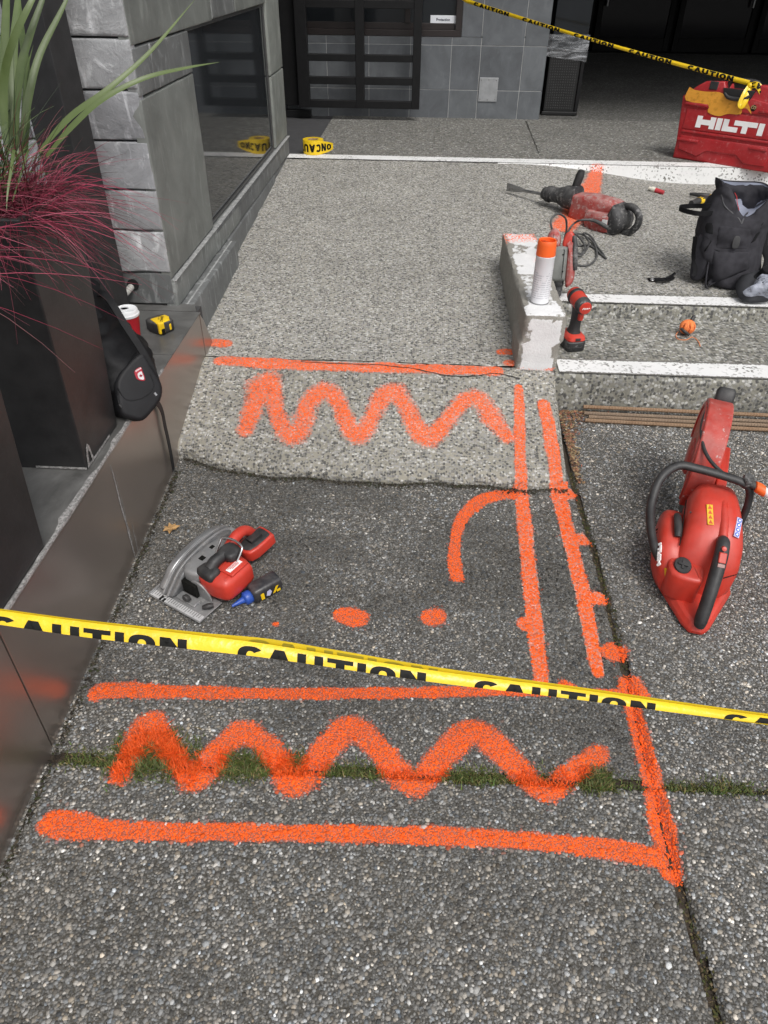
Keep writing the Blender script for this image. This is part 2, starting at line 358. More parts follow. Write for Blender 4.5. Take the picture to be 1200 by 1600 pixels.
M_near = concrete('pavement_matrix', (.068, .064, .057), [(0, .035), (.4, .07), (.8, .13), (1, .24)], 230, .25, (1, .98, .92), .6, True, .6)
M_bevel = concrete('sloping_concrete', (.31, .298, .262), [(0, .035), (.30, .11), (.5, .25), (.8, .40), (1, .66)], 120, .26, (1, .98, .925), .8, True, .5)
M_ramp = concrete('ramp_concrete', (.33, .32, .29), [(0, .035), (.30, .11), (.5, .27), (.8, .44), (1, .68)], 120, .20, (1, .985, .94), .7, True, .5)
M_tread = concrete('tread_concrete', (.24, .235, .21), [(0, .03), (.33, .07), (.5, .19), (.78, .36), (1, .62)], 88, .25, (1, .99, .93), .6, True)
M_land = concrete('landing_concrete', (.175, .17, .155), [(0, .025), (.35, .07), (.6, .17), (.85, .28), (1, .5)], 80, .22, (1, .99, .94), .5, False)
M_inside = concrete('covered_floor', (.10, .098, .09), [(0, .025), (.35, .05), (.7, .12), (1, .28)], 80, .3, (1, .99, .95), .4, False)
def soil_mat():
    n = N('soil'); a = n.mix(n.noise(60, 6), (.018, .014, .010), (.07, .052, .036)); return n.set(Base_Color=a, Roughness=.95, Normal=n.bump(n.noise(300, 4), .8, .004))
M_soil = soil_mat()
PEB = aggregate_mat()

soil = ob('soil', cat(grid(np.linspace(-1.6, 4, 30), np.linspace(-2, 2.6, 30), lambda X, Y: SG*Y-.013+.004*(fnoise(np.stack([X, Y], -1), 8, 3)-.5))), M_soil, kind='structure')
pav = bpy.data.objects.new('pavement', None); COL.objects.link(pav); pav['kind'] = 'structure'
slabs = {}
def cut_grid(xs, ys, keep, zf=base_z):
    v, f = grid(xs, ys, zf); ok = keep(v[:, 0], v[:, 1]); f = f[ok[f].all(1)]
    used = np.unique(f); mp = np.full(len(v), -1); mp[used] = np.arange(len(used)); return v[used], mp[f]
regs = dict(
 front=(np.arange(-.86, .6, .005), np.arange(-.1, .92, .005), lambda X, Y: (groove(X, Y) > -.001) & (X < jx(Y)) & (Y < jy(X))),
 middle=(np.arange(-.86, .6, .005), np.arange(.86, 2.06, .005), lambda X, Y: (groove(X, Y) > -.001) & (X < jx(Y)) & (Y > jy(X)) & (Y < 2.02), lambda X, Y: base_z(X, np.minimum(Y, lipy(X)-.001))),
 right=(np.arange(.48, 3.2, .012), np.arange(.86, 2.39, .012), lambda X, Y: (groove(X, Y) > -.006) & (X > jx(Y)) & (Y > jy(X)), lambda X, Y: base_z(X, np.minimum(Y, R1-.002))),
 frontright=(np.arange(.54, 2.6, .010), np.arange(-.1, .95, .010), lambda X, Y: (groove(X, Y) > -.006) & (X > jx(Y)) & (Y < jy(X))))
for k, (xs, ys, keep, *zf_) in regs.items():
    v, f = cut_grid(xs, ys, keep, *zf_); p, _ = paint(v[:, 0], v[:, 1])
    slabs[k] = ob('paving_slab', (v, f), M_near, pav, 180, attrs={'paint': p})
# far street pavement behind and beside the viewer, so that the place goes on
ob('street', cat(grid(np.linspace(-30, 30, 20), np.linspace(-40, -.1, 20), lambda X, Y: SG*np.maximum(Y, -3)-.006), grid(np.linspace(3.2, 30, 10), np.linspace(-.1, 2.37, 6), lambda X, Y: SG*Y-.004)), concrete('street_concrete', (.10, .098, .092), [(0, .04), (.5, .10), (1, .35)], 120, .2, paint=False), kind='structure')

# pebbles of the exposed aggregate
IV, IF = ico()
def pebbles(P, rad, col, flat=.44, sink=.10):
    n = len(P); a = rng.uniform(0, 6.283, n); e = rng.uniform(.72, 1.2, n); c, s = np.cos(a), np.sin(a)
    V = IV[None]*np.stack([rad*e, rad/e, rad*flat*rng.uniform(.7, 1.2, n)], -1)[:, None]
    V = V*(1+.28*(rng.random((n, len(IV), 1))-.5))
    X = V[..., 0]*c[:, None]-V[..., 1]*s[:, None]; Y = V[..., 0]*s[:, None]+V[..., 1]*c[:, None]
    V = np.stack([X, Y, V[..., 2]-(rad*sink)[:, None]], -1)+P[:, None]
    Fc = (IF[None]+(np.arange(n)*len(IV))[:, None, None]).reshape(-1, 3)
    return (V.reshape(-1, 3), Fc), np.repeat(col, len(IV), 0)
sp = .0073; gx, gy = np.meshgrid(np.arange(-.80, 2.25, sp), np.arange(.12, 2.37, sp*.88)); gx = gx+(np.arange(gx.shape[0]) % 2)[:, None]*sp/2
X = (gx+rng.normal(0, sp*.2, gx.shape)).ravel(); Y = (gy+rng.normal(0, sp*.2, gx.shape)).ravel()
pp = proj(np.stack([X, Y, SG*Y], -1)); vis = (pp[:, 0] > -200) & (pp[:, 0] < 1800) & (pp[:, 1] < 1850) & (X > -.797)
g = groove(X, Y); lim = np.where(X < .5, lipy(X)-.008, R1-.004); bare = fnoise(np.stack([X, Y], -1), 40, 3, 77)
k = vis & (g > .004) & (Y < lim) & (rng.random(len(X)) < .93-.25*(bare > .62)); X, Y = X[k], Y[k]
n = len(X); side = np.where(Y < jy(X), 0, 1)+np.where(X > jx(Y), 2, 0)
tone = rng.choice([.085, .14, .195, .255, .32, .44, .64], n, p=[.15, .27, .28, .17, .085, .035, .01])*rng.uniform(.8, 1.2, n)
hue = rng.normal(.15, 1, (n, 1))*np.array([[.05, .0, -.06]])+np.array([[1.015, .985, .925]])
big = fnoise(np.stack([X, Y], -1), 2.2, 4, 30); med = fnoise(np.stack([X, Y], -1), 11, 3, 31)
lev = np.array([.97, .82, 1.06, 1.14])[side]*(.50+.62*big+.42*med)
damp = fnoise(np.stack([X*.8, Y*1.6], -1)+7.3, 3.1, 4, 35); lev = lev*np.where(side == 1, np.clip(1.28-1.1*np.clip(damp-.42, 0, 1)*3, .62, 1.12), 1)
lev = lev*np.where((side == 1), np.clip(.80+.22*np.abs(Y-1.55)/.45, .80, 1.03), 1)          # worn dark patch in the middle slab
lev = lev*np.where((side == 1) & (Y < 1.0+.03*med) & (Y > .9), 1.12, 1)
col = tone[:, None]*hue*lev[:, None]
pm, pid = paint(X, Y); cover = np.clip((pm-rng.random(n)*.62)*2.6, 0, 1)[:, None]
col = col*(1-cover)+np.array(ORANGE)*rng.uniform(.72, 1.12, (n, 1))*cover
rad = np.clip(rng.lognormal(math.log(.0036), .27, n), .0020, .0078)*np.where(side % 2 == 0, 1.03, .95)
Pz = np.stack([X, Y, base_z(X, Y)], -1); names = ['front', 'middle', 'frontright', 'right']
own = np.where((cover[:, 0] > .5) & (pid >= 0), pid, -1)
for s_ in range(4):
    q = (side == s_) & (own < 0); (v, f), c = pebbles(Pz[q], rad[q], np.clip(col[q], .01, .95))
    ob('aggregate', (v, f), PEB, slabs[names[s_]], 180, attrs={'col': c}, kind='stuff')
PAINTED = {i: (Pz[own == i], rad[own == i], col[own == i]) for i in range(len(STROKES))}

# bevel, ramp and steps
def lip_keep(X, Y): return (Y > lipy(X)+.004*(fnoise(np.stack([X*1., np.zeros_like(X)], -1), 30, 3, 4)-.5)) & (X < .5+.008*(fnoise(np.stack([Y*1., np.zeros_like(X)], -1), 20, 3, 8)-.5))
def ramp_z2(X, Y):
    z = base_z(X, np.maximum(Y, lipy(X)+.001)); P = np.stack([X, Y], -1)
    e = np.clip((Y-lipy(X))/.035, 0, 1); z = z-.020*(1-e)**2
    e2 = np.clip((.5-X)/.03, 0, 1); z = np.where(Y < 2.36, z-.02*(1-e2)**2, z)
    ck = np.abs(Y-(2.432+.012*np.sin(X*9)+.02*(fnoise(np.stack([X, X*0], -1), 7, 3, 2)-.5)))
    z = z-np.where(X > -.35, .006, .002)*np.exp(-(ck/.004)**2)
    return z+.004*(fnoise(P, 16, 4, 12)-.5)
def add_skirt(v, f, drop):                       # close the open border of a grid downwards
    E = {}
    for q in f:
        for a, b in zip(q, np.roll(q, -1)): E[(min(a, b), max(a, b))] = E.get((min(a, b), max(a, b)), 0)+1 if (min(a, b), max(a, b)) in E else 1
    bd = [e for e, c in E.items() if c == 1]; n = len(v); v2 = np.concatenate([v, v-np.array([0, 0, drop])]); return v2, np.concatenate([f, np.array([[a, b, b+n, a+n] for a, b in bd])])
v, f = cut_grid(np.arange(-.90, .52, .006), np.arange(1.88, 2.437, .006), lip_keep, ramp_z2); p, _ = paint(v[:, 0], v[:, 1]); nb = len(v)
v, f = add_skirt(v, f, .14); apron = ob('ramp_apron', (v, f), M_bevel, None, 60, attrs={'paint': np.r_[p, np.zeros(nb)]}, kind='structure')
v, f = cut_grid(np.r_[np.arange(-1.0, .62, .010), np.arange(.62, 1.95, .02)], np.arange(2.437, 4.952, .010), lambda X, Y: (X < .5) | (Y > 3.05), ramp_z2)
p, _ = paint(v[:, 0], v[:, 1]); ramp_o = ob('ramp', (v, f), M_ramp, None, 180, attrs={'paint': p}, kind='structure')
steps = bpy.data.objects.new('steps', None); COL.objects.link(steps); steps['kind'] = 'structure'
def step_profile(y0, y1, z0, z1, x0, x1, nx=120):
    prof = [(y0, z0-.02), (y0, z0), (y0+.004, z1-.02), (y0+.008, z1-.006), (y0+.018, z1)]+[(y, z1) for y in np.linspace(y0+.03, y1, 30)]
    xs = np.linspace(x0, x1, nx); A = np.array(prof); Xg, I = np.meshgrid(xs, np.arange(len(prof))); v = np.stack([Xg, A[I, 0], A[I, 1]], -1)
    v[..., 1] += .006*(fnoise(v[..., [0, 2]], 14, 3, 6)-.5); v[..., 2] += .003*(fnoise(v[..., [0, 1]], 14, 3, 7)-.5)
    nn = nx; i = (np.arange(len(prof)-1)[:, None]*nn+np.arange(nn-1)).reshape(-1); return v.reshape(-1, 3), np.stack([i, i+1, i+1+nn, i+nn], 1)
for (y0, y1, z0, z1, x0) in ((R1, R2+.01, .15, ZT1, .497), (R2, 3.06, ZT1, ZT2, .52)):
    v, f = step_profile(y0, y1, z0, z1, x0, 4.2, 200); st = ob('tread', (v, f), M_tread, steps, 60, attrs={'paint': np.zeros(len(v))})
v, f = grid(np.r_[np.arange(1.93, 4.2, .04)], np.arange(3.05, 4.96, .04), lambda X, Y: np.full(X.shape, ZT2)); ob('tread', (v, f), M_tread, steps, 180, attrs={'paint': np.zeros(len(v))})

def worn_white():
    n = N('worn_white_paint'); base = n.mix(n.noise(9, 5), (.66, .66, .65), (.80, .80, .79)); pits = n.ramp(n.vor(150), [(.10, 0), (.16, 1)])
    spot = n.vor(120, out='Color'); sx = n.n('ShaderNodeSeparateColor'); n.l(spot, sx.inputs[0])
    wear = n.math('MULTIPLY', n.ramp(sx.outputs[0], [(.80, 0), (.84, 1)]), n.ramp(n.noise(7, 5), [(.40, 0), (.62, 1)]))
    e = n.attr('edge'); wear = n.math('MAXIMUM', wear, n.math('GREATER_THAN', n.math('ADD', e, n.math('MULTIPLY', n.noise(130, 4), .9)), 1.02))
    c = n.mix(wear, base, (.16, .155, .14)); c, k = painted(n, c)
    return n.set(Base_Color=c, Roughness=.72, Normal=n.bump(n.noise(330, 4), .5, .003))
M_white = worn_white()
def stripe(ya, yb, x0, x1, zf, wav=.012):
    xs = np.arange(x0, x1, .02); ys = np.linspace(0, 1, 10); v, f = grid(xs, ys, lambda X, Y: X*0)
    w = np.stack([v[:, 0], v[:, 1]*0], -1); y = ya(v[:, 0])+(yb(v[:, 0])-ya(v[:, 0]))*v[:, 1]+wav*(fnoise(w, 3, 4, 55)-.5)*v[:, 1]; e = np.abs(v[:, 1]-.5)*2
    v[:, 1] = y; v[:, 2] = zf(v[:, 0], y); p, _ = paint(v[:, 0], v[:, 1]); return (v, f), dict(edge=e**3, paint=p)
for ya, yb, x0, z in ((R1+.014, R1+.135, .512, ZT1), (R2+.012, R2+.118, .57, ZT2)):
    s, a = stripe(lambda X: X*0+ya, lambda X: X*0+yb+.012*(X-1), x0, 4.2, lambda X, Y: z+.0045); ob('white_stripe', s, M_white, steps, 180, attrs=a)

# upper landing with its painted edge
land = ob('landing', cat(grid(np.linspace(-.76, 6, 60), np.linspace(R3, 6.50, 20), lambda X, Y: np.full(X.shape, ZL))), M_land, None, 180, kind='structure')
dw = ob('doorway_floor', cat(grid(np.linspace(-3.0, -.76, 20), np.linspace(R3+.05, 6.6, 20), lambda X, Y: np.full(X.shape, ZL-.004))), mat('smooth_dark_concrete', (.06, .06, .062), .6, var=.2), None, 180, kind='structure')
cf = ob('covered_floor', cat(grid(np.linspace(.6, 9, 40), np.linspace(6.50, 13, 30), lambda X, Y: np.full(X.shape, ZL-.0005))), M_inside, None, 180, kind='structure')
s, a = stripe(lambda X: X*0+R3+.004, lambda X: X*0+R3+.125, -.92, 6, lambda X, Y: np.full(X.shape, ZL+.004)); a['edge'] *= .7; ob('white_stripe', s, M_white, land, 180, attrs=a)
# white riser, growing to the right where the ramp ends
xs = np.arange(.45, 6, .02); ys = np.linspace(0, 1, 8); v, f = grid(xs, ys, lambda X, Y: X*0); zb = surf(v[:, 0], np.full(len(v), 4.94))-.002
v = np.stack([v[:, 0], R3-.001-.012*(1-v[:, 1]), zb+(ZL+.003-zb)*v[:, 1]], -1); v[:, 1] += .004*(fnoise(v[:, [0, 2]], 12, 3)-.5); p, _ = paint(v[:, 0], v[:, 1]+.0)
ob('painted_riser', (v, f), M_white, land, 180, attrs={'edge': np.zeros(len(v)), 'paint': p*.9})

def thin_line(name, pts, w, m_, par, up=.002):      # a crack or joint drawn in the surface
    P_ = spline(np.array([hit(x, y) for x, y in pts]), 12); P_[:, :2] += .010*(np.stack([fnoise(P_[:, :2], 30, 3, 5), fnoise(P_[:, :2], 30, 3, 6)], -1)-.5)
    d_ = np.gradient(P_[:, :2], axis=0); d_ /= np.linalg.norm(d_, axis=1)[:, None]; n_ = np.stack([-d_[:, 1], d_[:, 0]], -1)*(w*rng.uniform(.4, 1.2, len(P_)))[:, None]
    L_, R_ = P_[:, :2]+n_, P_[:, :2]-n_; q = len(P_); v_ = np.concatenate([np.c_[L_, np.where(L_[:, 1] > R3, ZL, ramp_z2(L_[:, 0], L_[:, 1]))+up], np.c_[R_, np.where(R_[:, 1] > R3, ZL, ramp_z2(R_[:, 0], R_[:, 1]))+up]])
    ob(name, (v_, [[i, i+1, q+i+1, q+i] for i in range(q-1)]), m_, par, 0)
M_crack = mat('crack_dirt', (.03, .027, .022), .95, var=.4, vs=60)
thin_line('crack', [(470, 566), (540, 570), (600, 572), (660, 580), (700, 588), (740, 589), (775, 584), (812, 592)], .0022, M_crack, ramp_o, .0032)
thin_line('joint_line', [(822, 190), (832, 215), (842, 240)], .004, M_crack, land, .003)
# the strokes themselves
for i, (lb, soft, pts) in enumerate(STROKES):
    S = SEG[SEG[:, 7] == i]; R = .06; x0, x1 = S[:, [0, 2]].min()-R, S[:, [0, 2]].max()+R; y0, y1 = S[:, [1, 3]].min()-R, S[:, [1, 3]].max()+R
    far = y0 > 1.9; st = .0045 if not far else .006
    xs = np.arange(x0, x1, st); ys = np.arange(y0, y1, st); XX, YY = np.meshgrid(xs, ys); pmk, ids = paint(XX, YY)
    def zz(X, Y): return np.where(Y < np.where(X < .5, lipy(X)+.001, R1), base_z(X, Y)+.0006, ramp_z2(X, Y)+.0016)
    v, f = grid(xs, ys, zz); pf = pmk.ravel(); idf = ids.ravel(); ok = (pf > .22) & (idf == i); f = f[ok[f].all(1)]
    u = np.unique(f); mp = np.full(len(v), -1); mp[u] = np.arange(len(u)); v = v[u]; f = mp[f]; pf = pf[u]
    mm = M_near if y1 < 1.99 else (M_ramp if y0 > 2.5 else M_bevel)
    o = ob('paint_mark', (v, f), mm, None, 180, attrs={'paint': pf}); solo(o, lb, 'paint mark', 'orange spray paint marks on the concrete')
    Pq, rq, cq = PAINTED[i]
    if len(Pq):
        (v, f), c = pebbles(Pq, rq, np.clip(cq, .01, .95)); ob('painted_pebbles', (v, f), PEB, o, 180, attrs={'col': c}, kind='stuff')

# grass and moss along the joint
def blades(P, H, wd, lean, col, segs=3, droop=.5):
    n = len(P); a = rng.uniform(0, 6.283, n); d = np.stack([np.cos(a), np.sin(a)], -1); s = np.stack([-d[:, 1], d[:, 0]], -1); V = np.zeros((n, segs+1, 2, 3))
    for i in range(segs+1):
        t = i/segs; c = P[:, :2]+d*(lean*H*t*t)[:, None]; z = P[:, 2]+H*(t-droop*lean*.45*t*t); w = (wd*(1-t)**.7+.0002)[:, None]*s
        V[:, i, 0, :2] = c-w; V[:, i, 1, :2] = c+w; V[:, i, :, 2] = z[:, None]
    k = np.arange(segs)*2; q = np.stack([k, k+1, k+3, k+2], -1); Fc = (q[None]+(np.arange(n)*(segs+1)*2)[:, None, None]).reshape(-1, 4)
    return (V.reshape(-1, 3), Fc), np.repeat(col, (segs+1)*2, 0)
PT = []
def clump(x0, x1, n, hgt, sp_=.010, dy=0.):
    X = rng.uniform(x0, x1, n); Y = jy(X)+rng.normal(0, sp_, n)+dy; h = hgt*rng.uniform(.35, 1.15, n)*(1-.4*np.abs(X-(x0+x1)/2)/((x1-x0)/2)); PT.append(np.stack([X, Y, h], -1))
def gx_(x): return hit(x, 1200)[0]
clump(gx_(90), gx_(190), 900, .012, .012); clump(gx_(165), gx_(310), 2600, .024, .026, .004); clump(gx_(195), gx_(270), 1500, .028, .02, .03); clump(gx_(335), gx_(420), 1900, .022, .016, -.002); clump(gx_(430), gx_(480), 800, .020, .013, .006)
clump(gx_(300), gx_(520), 1300, .010, .010); clump(gx_(500), gx_(600), 1000, .015, .009); clump(gx_(590), gx_(640), 300, .012, .007); clump(gx_(620), gx_(700), 400, .010, .007); clump(gx_(690), gx_(780), 1000, .016, .010); clump(gx_(770), gx_(840), 500, .011, .008); clump(gx_(810), gx_(910), 800, .013, .012); clump(gx_(905), gx_(955), 1000, .022, .013)
clump(gx_(950), gx_(1010), 250, .010, .01); clump(gx_(1030), gx_(1080), 350, .010, .007); clump(gx_(1070), gx_(1165), 700, .014, .009); clump(gx_(1150), gx_(1230), 200, .008, .008)
P = np.concatenate(PT); X, Y, h = P.T; n = len(X); Zb = base_z(X, Y); pm, _ = paint(X, Y)
tone = rng.uniform(.55, 1.35, (n, 1)); col = np.array([[.088, .112, .030]])*tone*(1+rng.normal(0, .12, (n, 3))); dry = rng.random(n) < .16; col[dry] = np.array([.22, .17, .075])*tone[dry]
cv = np.clip((pm-rng.random(n)*.5-.1)*4, 0, 1)[:, None]; col = col*(1-cv)+np.array(ORANGE)*rng.uniform(.6, 1.05, (n, 1))*cv
pc, c = blades(np.stack([X, Y, Zb], -1), h, rng.uniform(.0006, .0013, n), rng.uniform(.2, 1.3, n), np.clip(col, .004, .9))
ob('grass', pc, attr_mat('grass_blades', .6), None, 180, attrs={'col': c}, kind='stuff')

# moss and dirt in the long joint on the right, and leaf litter in the corner by the bars
def chips(P, size, col):
    n = len(P); a = rng.uniform(0, 6.283, n); V = np.zeros((n, 5, 3)); sx = size*rng.uniform(.5, 1.3, n); sy = size*rng.uniform(.2, .7, n)
    sh = np.array([(-1, 0), (-.1, -1), (1, -.1), (.2, 1)]); c, s = np.cos(a), np.sin(a)
    for i, (u, w) in enumerate(sh):
        V[:, i, 0] = u*sx*c-w*sy*s; V[:, i, 1] = u*sx*s+w*sy*c; V[:, i, 2] = rng.uniform(0, .55, n)*size
    V[:, 4, 2] = size*rng.uniform(.3, .9, n); V += P[:, None]
    q = np.array([[0, 1, 4], [1, 2, 4], [2, 3, 4], [3, 0, 4]]); return (V.reshape(-1, 3), (q[None]+(np.arange(n)*5)[:, None, None]).reshape(-1, 3)), np.repeat(col, 5, 0)
n = 900; t = rng.random(n)**1.6; Y = 2.355-t*.42; X = jx(Y)+.012+np.abs(rng.normal(0, .016+.05*(1-t)**3, n))*(1.1-t*.6); k = X < .80; X, Y = X[k], Y[k]; n = len(X)
base = np.array([(.16, .085, .045), (.24, .15, .08), (.10, .06, .04), (.36, .27, .15), (.30, .12, .08)])[rng.integers(0, 5, n)]*rng.uniform(.5, 1.3, (n, 1))
pc, c = chips(np.stack([X, Y, base_z(X, Y)+.002], -1), rng.uniform(.003, .0085, n), base)
ob('leaf_litter', pc, attr_mat('leaf_litter', .8), None, 0, attrs={'col': c}, kind='stuff')
n = 1500; Y = rng.uniform(.2, 2.0, n); X = jx(Y)+rng.normal(.002, .005, n); g = base_z(X, Y)
base = np.array([(.045, .035, .02), (.07, .065, .02), (.05, .06, .02), (.12, .09, .05)])[rng.integers(0, 4, n)]*rng.uniform(.5, 1.3, (n, 1)); pm, _ = paint(X, Y); cv = np.clip((pm-rng.random(n)*.6)*4, 0, 1)[:, None]; base = base*(1-cv)+np.array(ORANGE)*cv
n2 = 2600; X2 = np.r_[rng.uniform(-.78, .5, 1500), np.full(1100, -.788)+np.abs(rng.normal(0, .009, 1100))]; Y2 = np.r_[lipy(X2[:1500])-np.abs(rng.normal(0, .011, 1500))-.001, rng.uniform(.45, 1.92, 1100)]
b2 = np.array([(.022, .018, .013), (.04, .032, .022), (.06, .05, .035), (.03, .035, .014)])[rng.integers(0, 4, n2)]*rng.uniform(.5, 1.4, (n2, 1)); X, Y, g, base, n = np.r_[X, X2], np.r_[Y, Y2], np.r_[g, SG*Y2+.001], np.r_[base, b2], n+n2
pc, c = chips(np.stack([X, Y, g+.001], -1), rng.uniform(.002, .006, n), base); ob('joint_debris', pc, attr_mat('joint_debris', .85), None, 0, attrs={'col': c}, kind='stuff')
# ================================================================== BUILDINGS
def stone_mat(name, col, streak=.35, bump=.5, rough=.6):
    n = N(name); oi = n.n('ShaderNodeObjectInfo').outputs['Random']
    sh = n.n('ShaderNodeVectorMath', operation='ADD'); cb = n.n('ShaderNodeCombineXYZ'); n.l(n.math('MULTIPLY', oi, 37.), cb.inputs[0]); n.l(n.math('MULTIPLY', oi, 91.), cb.inputs[2]); n.l(n.geo.outputs['Position'], sh.inputs[0]); n.l(cb.outputs[0], sh.inputs[1]); v = sh.outputs[0]
    a = n.noise(5, 7, v, .62, .6); b = n.noise(16, 8, v, .7, 1.0); mp = n.n('ShaderNodeMapping'); mp.inputs['Scale'].default_value = (9, 9, 2.2); n.l(v, mp.inputs[0]); c = n.noise(3, 6, mp.outputs[0], .6, .4)
    base = n.mix(n.ramp(a, [(.3, 0), (.7, 1)]), tuple(x*.72 for x in col), tuple(x*1.2 for x in col))
    base = n.mix(n.math('MULTIPLY', n.ramp(c, [(.56, 0), (.72, 1)]), streak), base, tuple(min(1, x*2.4+.03) for x in col))
    base = n.mix(n.math('MULTIPLY', n.ramp(b, [(.58, 0), (.68, 1)]), streak*.8), base, tuple(min(1, x*2.0+.05) for x in col))
    base = n.mix(1., base, n.mix(oi, (.84, .84, .85), (1.14, 1.14, 1.12)), 'MULTIPLY')
    return n.set(Base_Color=base, Roughness=n.math('ADD', rough-.1, n.math('MULTIPLY', b, .25)), Specular_IOR_Level=.4, Normal=n.bump(n.math('ADD', n.math('MULTIPLY', a, 1.2), n.math('MULTIPLY', b, .6)), bump, .006))
M_rock = stone_mat('split_face_stone', (.31, .315, .325), .6, 1.4, .78)
M_slate = stone_mat('honed_slate', (.195, .205, .19), .25, .22, .5)
M_slate2 = stone_mat('dark_slate', (.135, .14, .14), .7, .45, .55)
M_tile = stone_mat('wall_tile', (.125, .134, .144), .12, .15, .5)
M_grout = mat('grout', (.42, .42, .41), .9, var=.2)
M_grout2 = mat('dark_grout', (.05, .05, .05), .9, var=.3)
M_black = mat('black_painted_steel', (.019, .0185, .019), .42, var=.3, bump=.15, bs=160, dust=.10, dcol=(.2, .2, .2))
M_bar = mat('gate_black_steel', (.005, .005, .0055), .5, var=.3, dust=.05, dcol=(.15, .15, .15), spec=.3)
M_frame = mat('brown_aluminium', (.022, .016, .015), .4, var=.2)
M_glass = emit_free_glass('dark_glass')
M_plaster = mat('plain_facade', (.22, .22, .22), .8, var=.1, vs=3)
M_steel = mat('galvanised_plate', (.42, .43, .44), .45, .7, var=.12, vs=25)

def stone_block(parent, corner, ex, ey, ez, L, H, D, m, rough=.0, seed=0, name='stone_block', nx=None):
    """block with its face in the ex-ez plane, ey pointing out of the wall, uneven face and worn arrises"""
    nx = nx or max(6, int(L/.022)); nz_ = max(6, int(H/.022)); u = np.linspace(0, 1, nx+1); w = np.linspace(0, 1, nz_+1)
    for q_, l_ in ((u, L), (w, H)):             # tight cells along the arrises
        if len(q_) > 4: q_[1] = .003/l_; q_[2] = .009/l_; q_[-2] = 1-.003/l_; q_[-3] = 1-.009/l_
    U, Wd = np.meshgrid(u*L, w*H)
    e = np.minimum(np.minimum(U, L-U), np.minimum(Wd, H-Wd)); P3 = np.stack([U, Wd], -1)+seed*3.17
    d = rough*(fnoise(P3, 9, 4, seed)-.5)*2+rough*.5*(np.abs(fnoise(P3, 24, 3, seed+5)-.5)*2) - .0022*np.clip(1-e/.009, 0, 1)**2
    d = np.where(e < 1e-6, d-.0025, d)
    front = np.stack([U, D+d, Wd], -1).reshape(-1, 3); n = len(front); nxx = nx+1
    i = (np.arange(nz_)[:, None]*nxx+np.arange(nx)).reshape(-1); F1 = [list(q) for q in np.stack([i, i+1, i+1+nxx, i+nxx], 1)]
    bd = list(range(nxx))+[k*nxx+nx for k in range(1, nz_+1)]+[nz_*nxx+k for k in range(nx-1, -1, -1)]+[k*nxx for k in range(nz_-1, 0, -1)]
    back = front[bd].copy(); back[:, 1] = 0; F1 += [[bd[k], n+k, n+(k+1) % len(bd), bd[(k+1) % len(bd)]] for k in range(len(bd))]
    M = np.eye(4); M[:3, 0] = ex; M[:3, 1] = ey; M[:3, 2] = ez; M[:3, 3] = corner
    return ob(name, T((np.concatenate([front, back]), F1), M), m, parent, 40)

M_pale_edge = mat('pale_stone_edge', (.33, .335, .33), .7, var=.35, vs=45, bump=.4, wear=.4, wcol=(.14, .145, .145))  # paler tone for thin strips along the upper edges of the base stones
# ---- stone clad wall on the left with its shop window
XW = -.895; YF = 2.50
sw = thing('stone_wall', 'grey stone clad wall with a shop window, left of the ramp behind the planters', 'wall', (XW, 3.8, ZL))
ob('core', cat(box(-4.5, XW-.035, YF+.035, 3.12, -.1, 3.6), box(-4.5, XW-.035, 3.12, 4.66, -.1, .545), box(-4.5, XW-.035, 3.12, 4.66, 1.27, 3.6), box(-4.5, XW-.035, 4.66, 5.06, -.1, 3.6)), M_grout2, sw, 0)
ex, ey, ez = np.array([-1., 0, 0]), np.array([0, -1., 0]), np.array([0, 0, 1.])
# front face courses: heights read along the corner of the pier
cz = [.464, .583, .728, .861, 1.008, 1.151, 1.287, 1.43, 1.58, 1.73, 1.88, 2.03]
for i, (a, b) in enumerate(zip(cz[:-1], cz[1:])):
    x = XW; L0 = [.36, .41, .33, .45, .38, .40, .35, .44, .4, .4, .4][i]; k = 0
    while x > -2.2:
        L = L0 if k == 0 else [.42, .36, .48][(i+k) % 3]
        stone_block(sw, np.array([x-.003, YF+.036, a+.003]), ex, ey, ez, L-.006, b-a-.006, .036, M_rock if i > 0 else M_slate2, .012 if i > 0 else .003, i*7+k); x -= L; k += 1
# side face slabs (Y from, Y to, z from, z to)
ex2, ey2 = np.array([0, 1., 0]), np.array([1., 0, 0])
side = [(2.50, 2.66, 1.130, 1.262, M_slate2, .002), (2.665, 3.12, 1.128, 1.262, M_slate2, .003), (2.50, 3.12, .56, 1.127, M_slate, .0015), (2.50, 3.50, 1.264, 1.62, M_slate, .0015), (3.503, 3.93, 1.268, 1.56, M_slate2, .002), (3.933, 4.66, 1.268, 1.60, M_slate, .002), (2.5, 3.5, 1.623, 2.2, M_slate, .002), (3.503, 4.66, 1.604, 2.2, M_slate, .002),
        (4.66, 5.06, .56, .93, M_slate, .0015), (4.66, 5.06, .933, 1.30, M_slate, .0015), (4.66, 5.06, 1.303, 1.7, M_slate, .0015), (4.66, 5.06, 1.703, 2.2, M_slate, .0015)]
side = [s for s in side if not (s[0] == 2.50 and s[3] == 1.262)]+[(2.50, 2.662, 1.130, 1.262, M_slate2, .002)]
for k, (y0, y1, z0, z1, m_, r_) in enumerate(side):
    stone_block(sw, np.array([XW-.036, y0+.002, z0+.002]), ex2, ey2, ez, y1-y0-.004, z1-z0-.004, .036, m_, r_, 100+k)
ob('upper_wall', box(-4.5, XW-.002, YF+.002, 5.06, 2.205, 5.5), M_plaster, sw, 0)
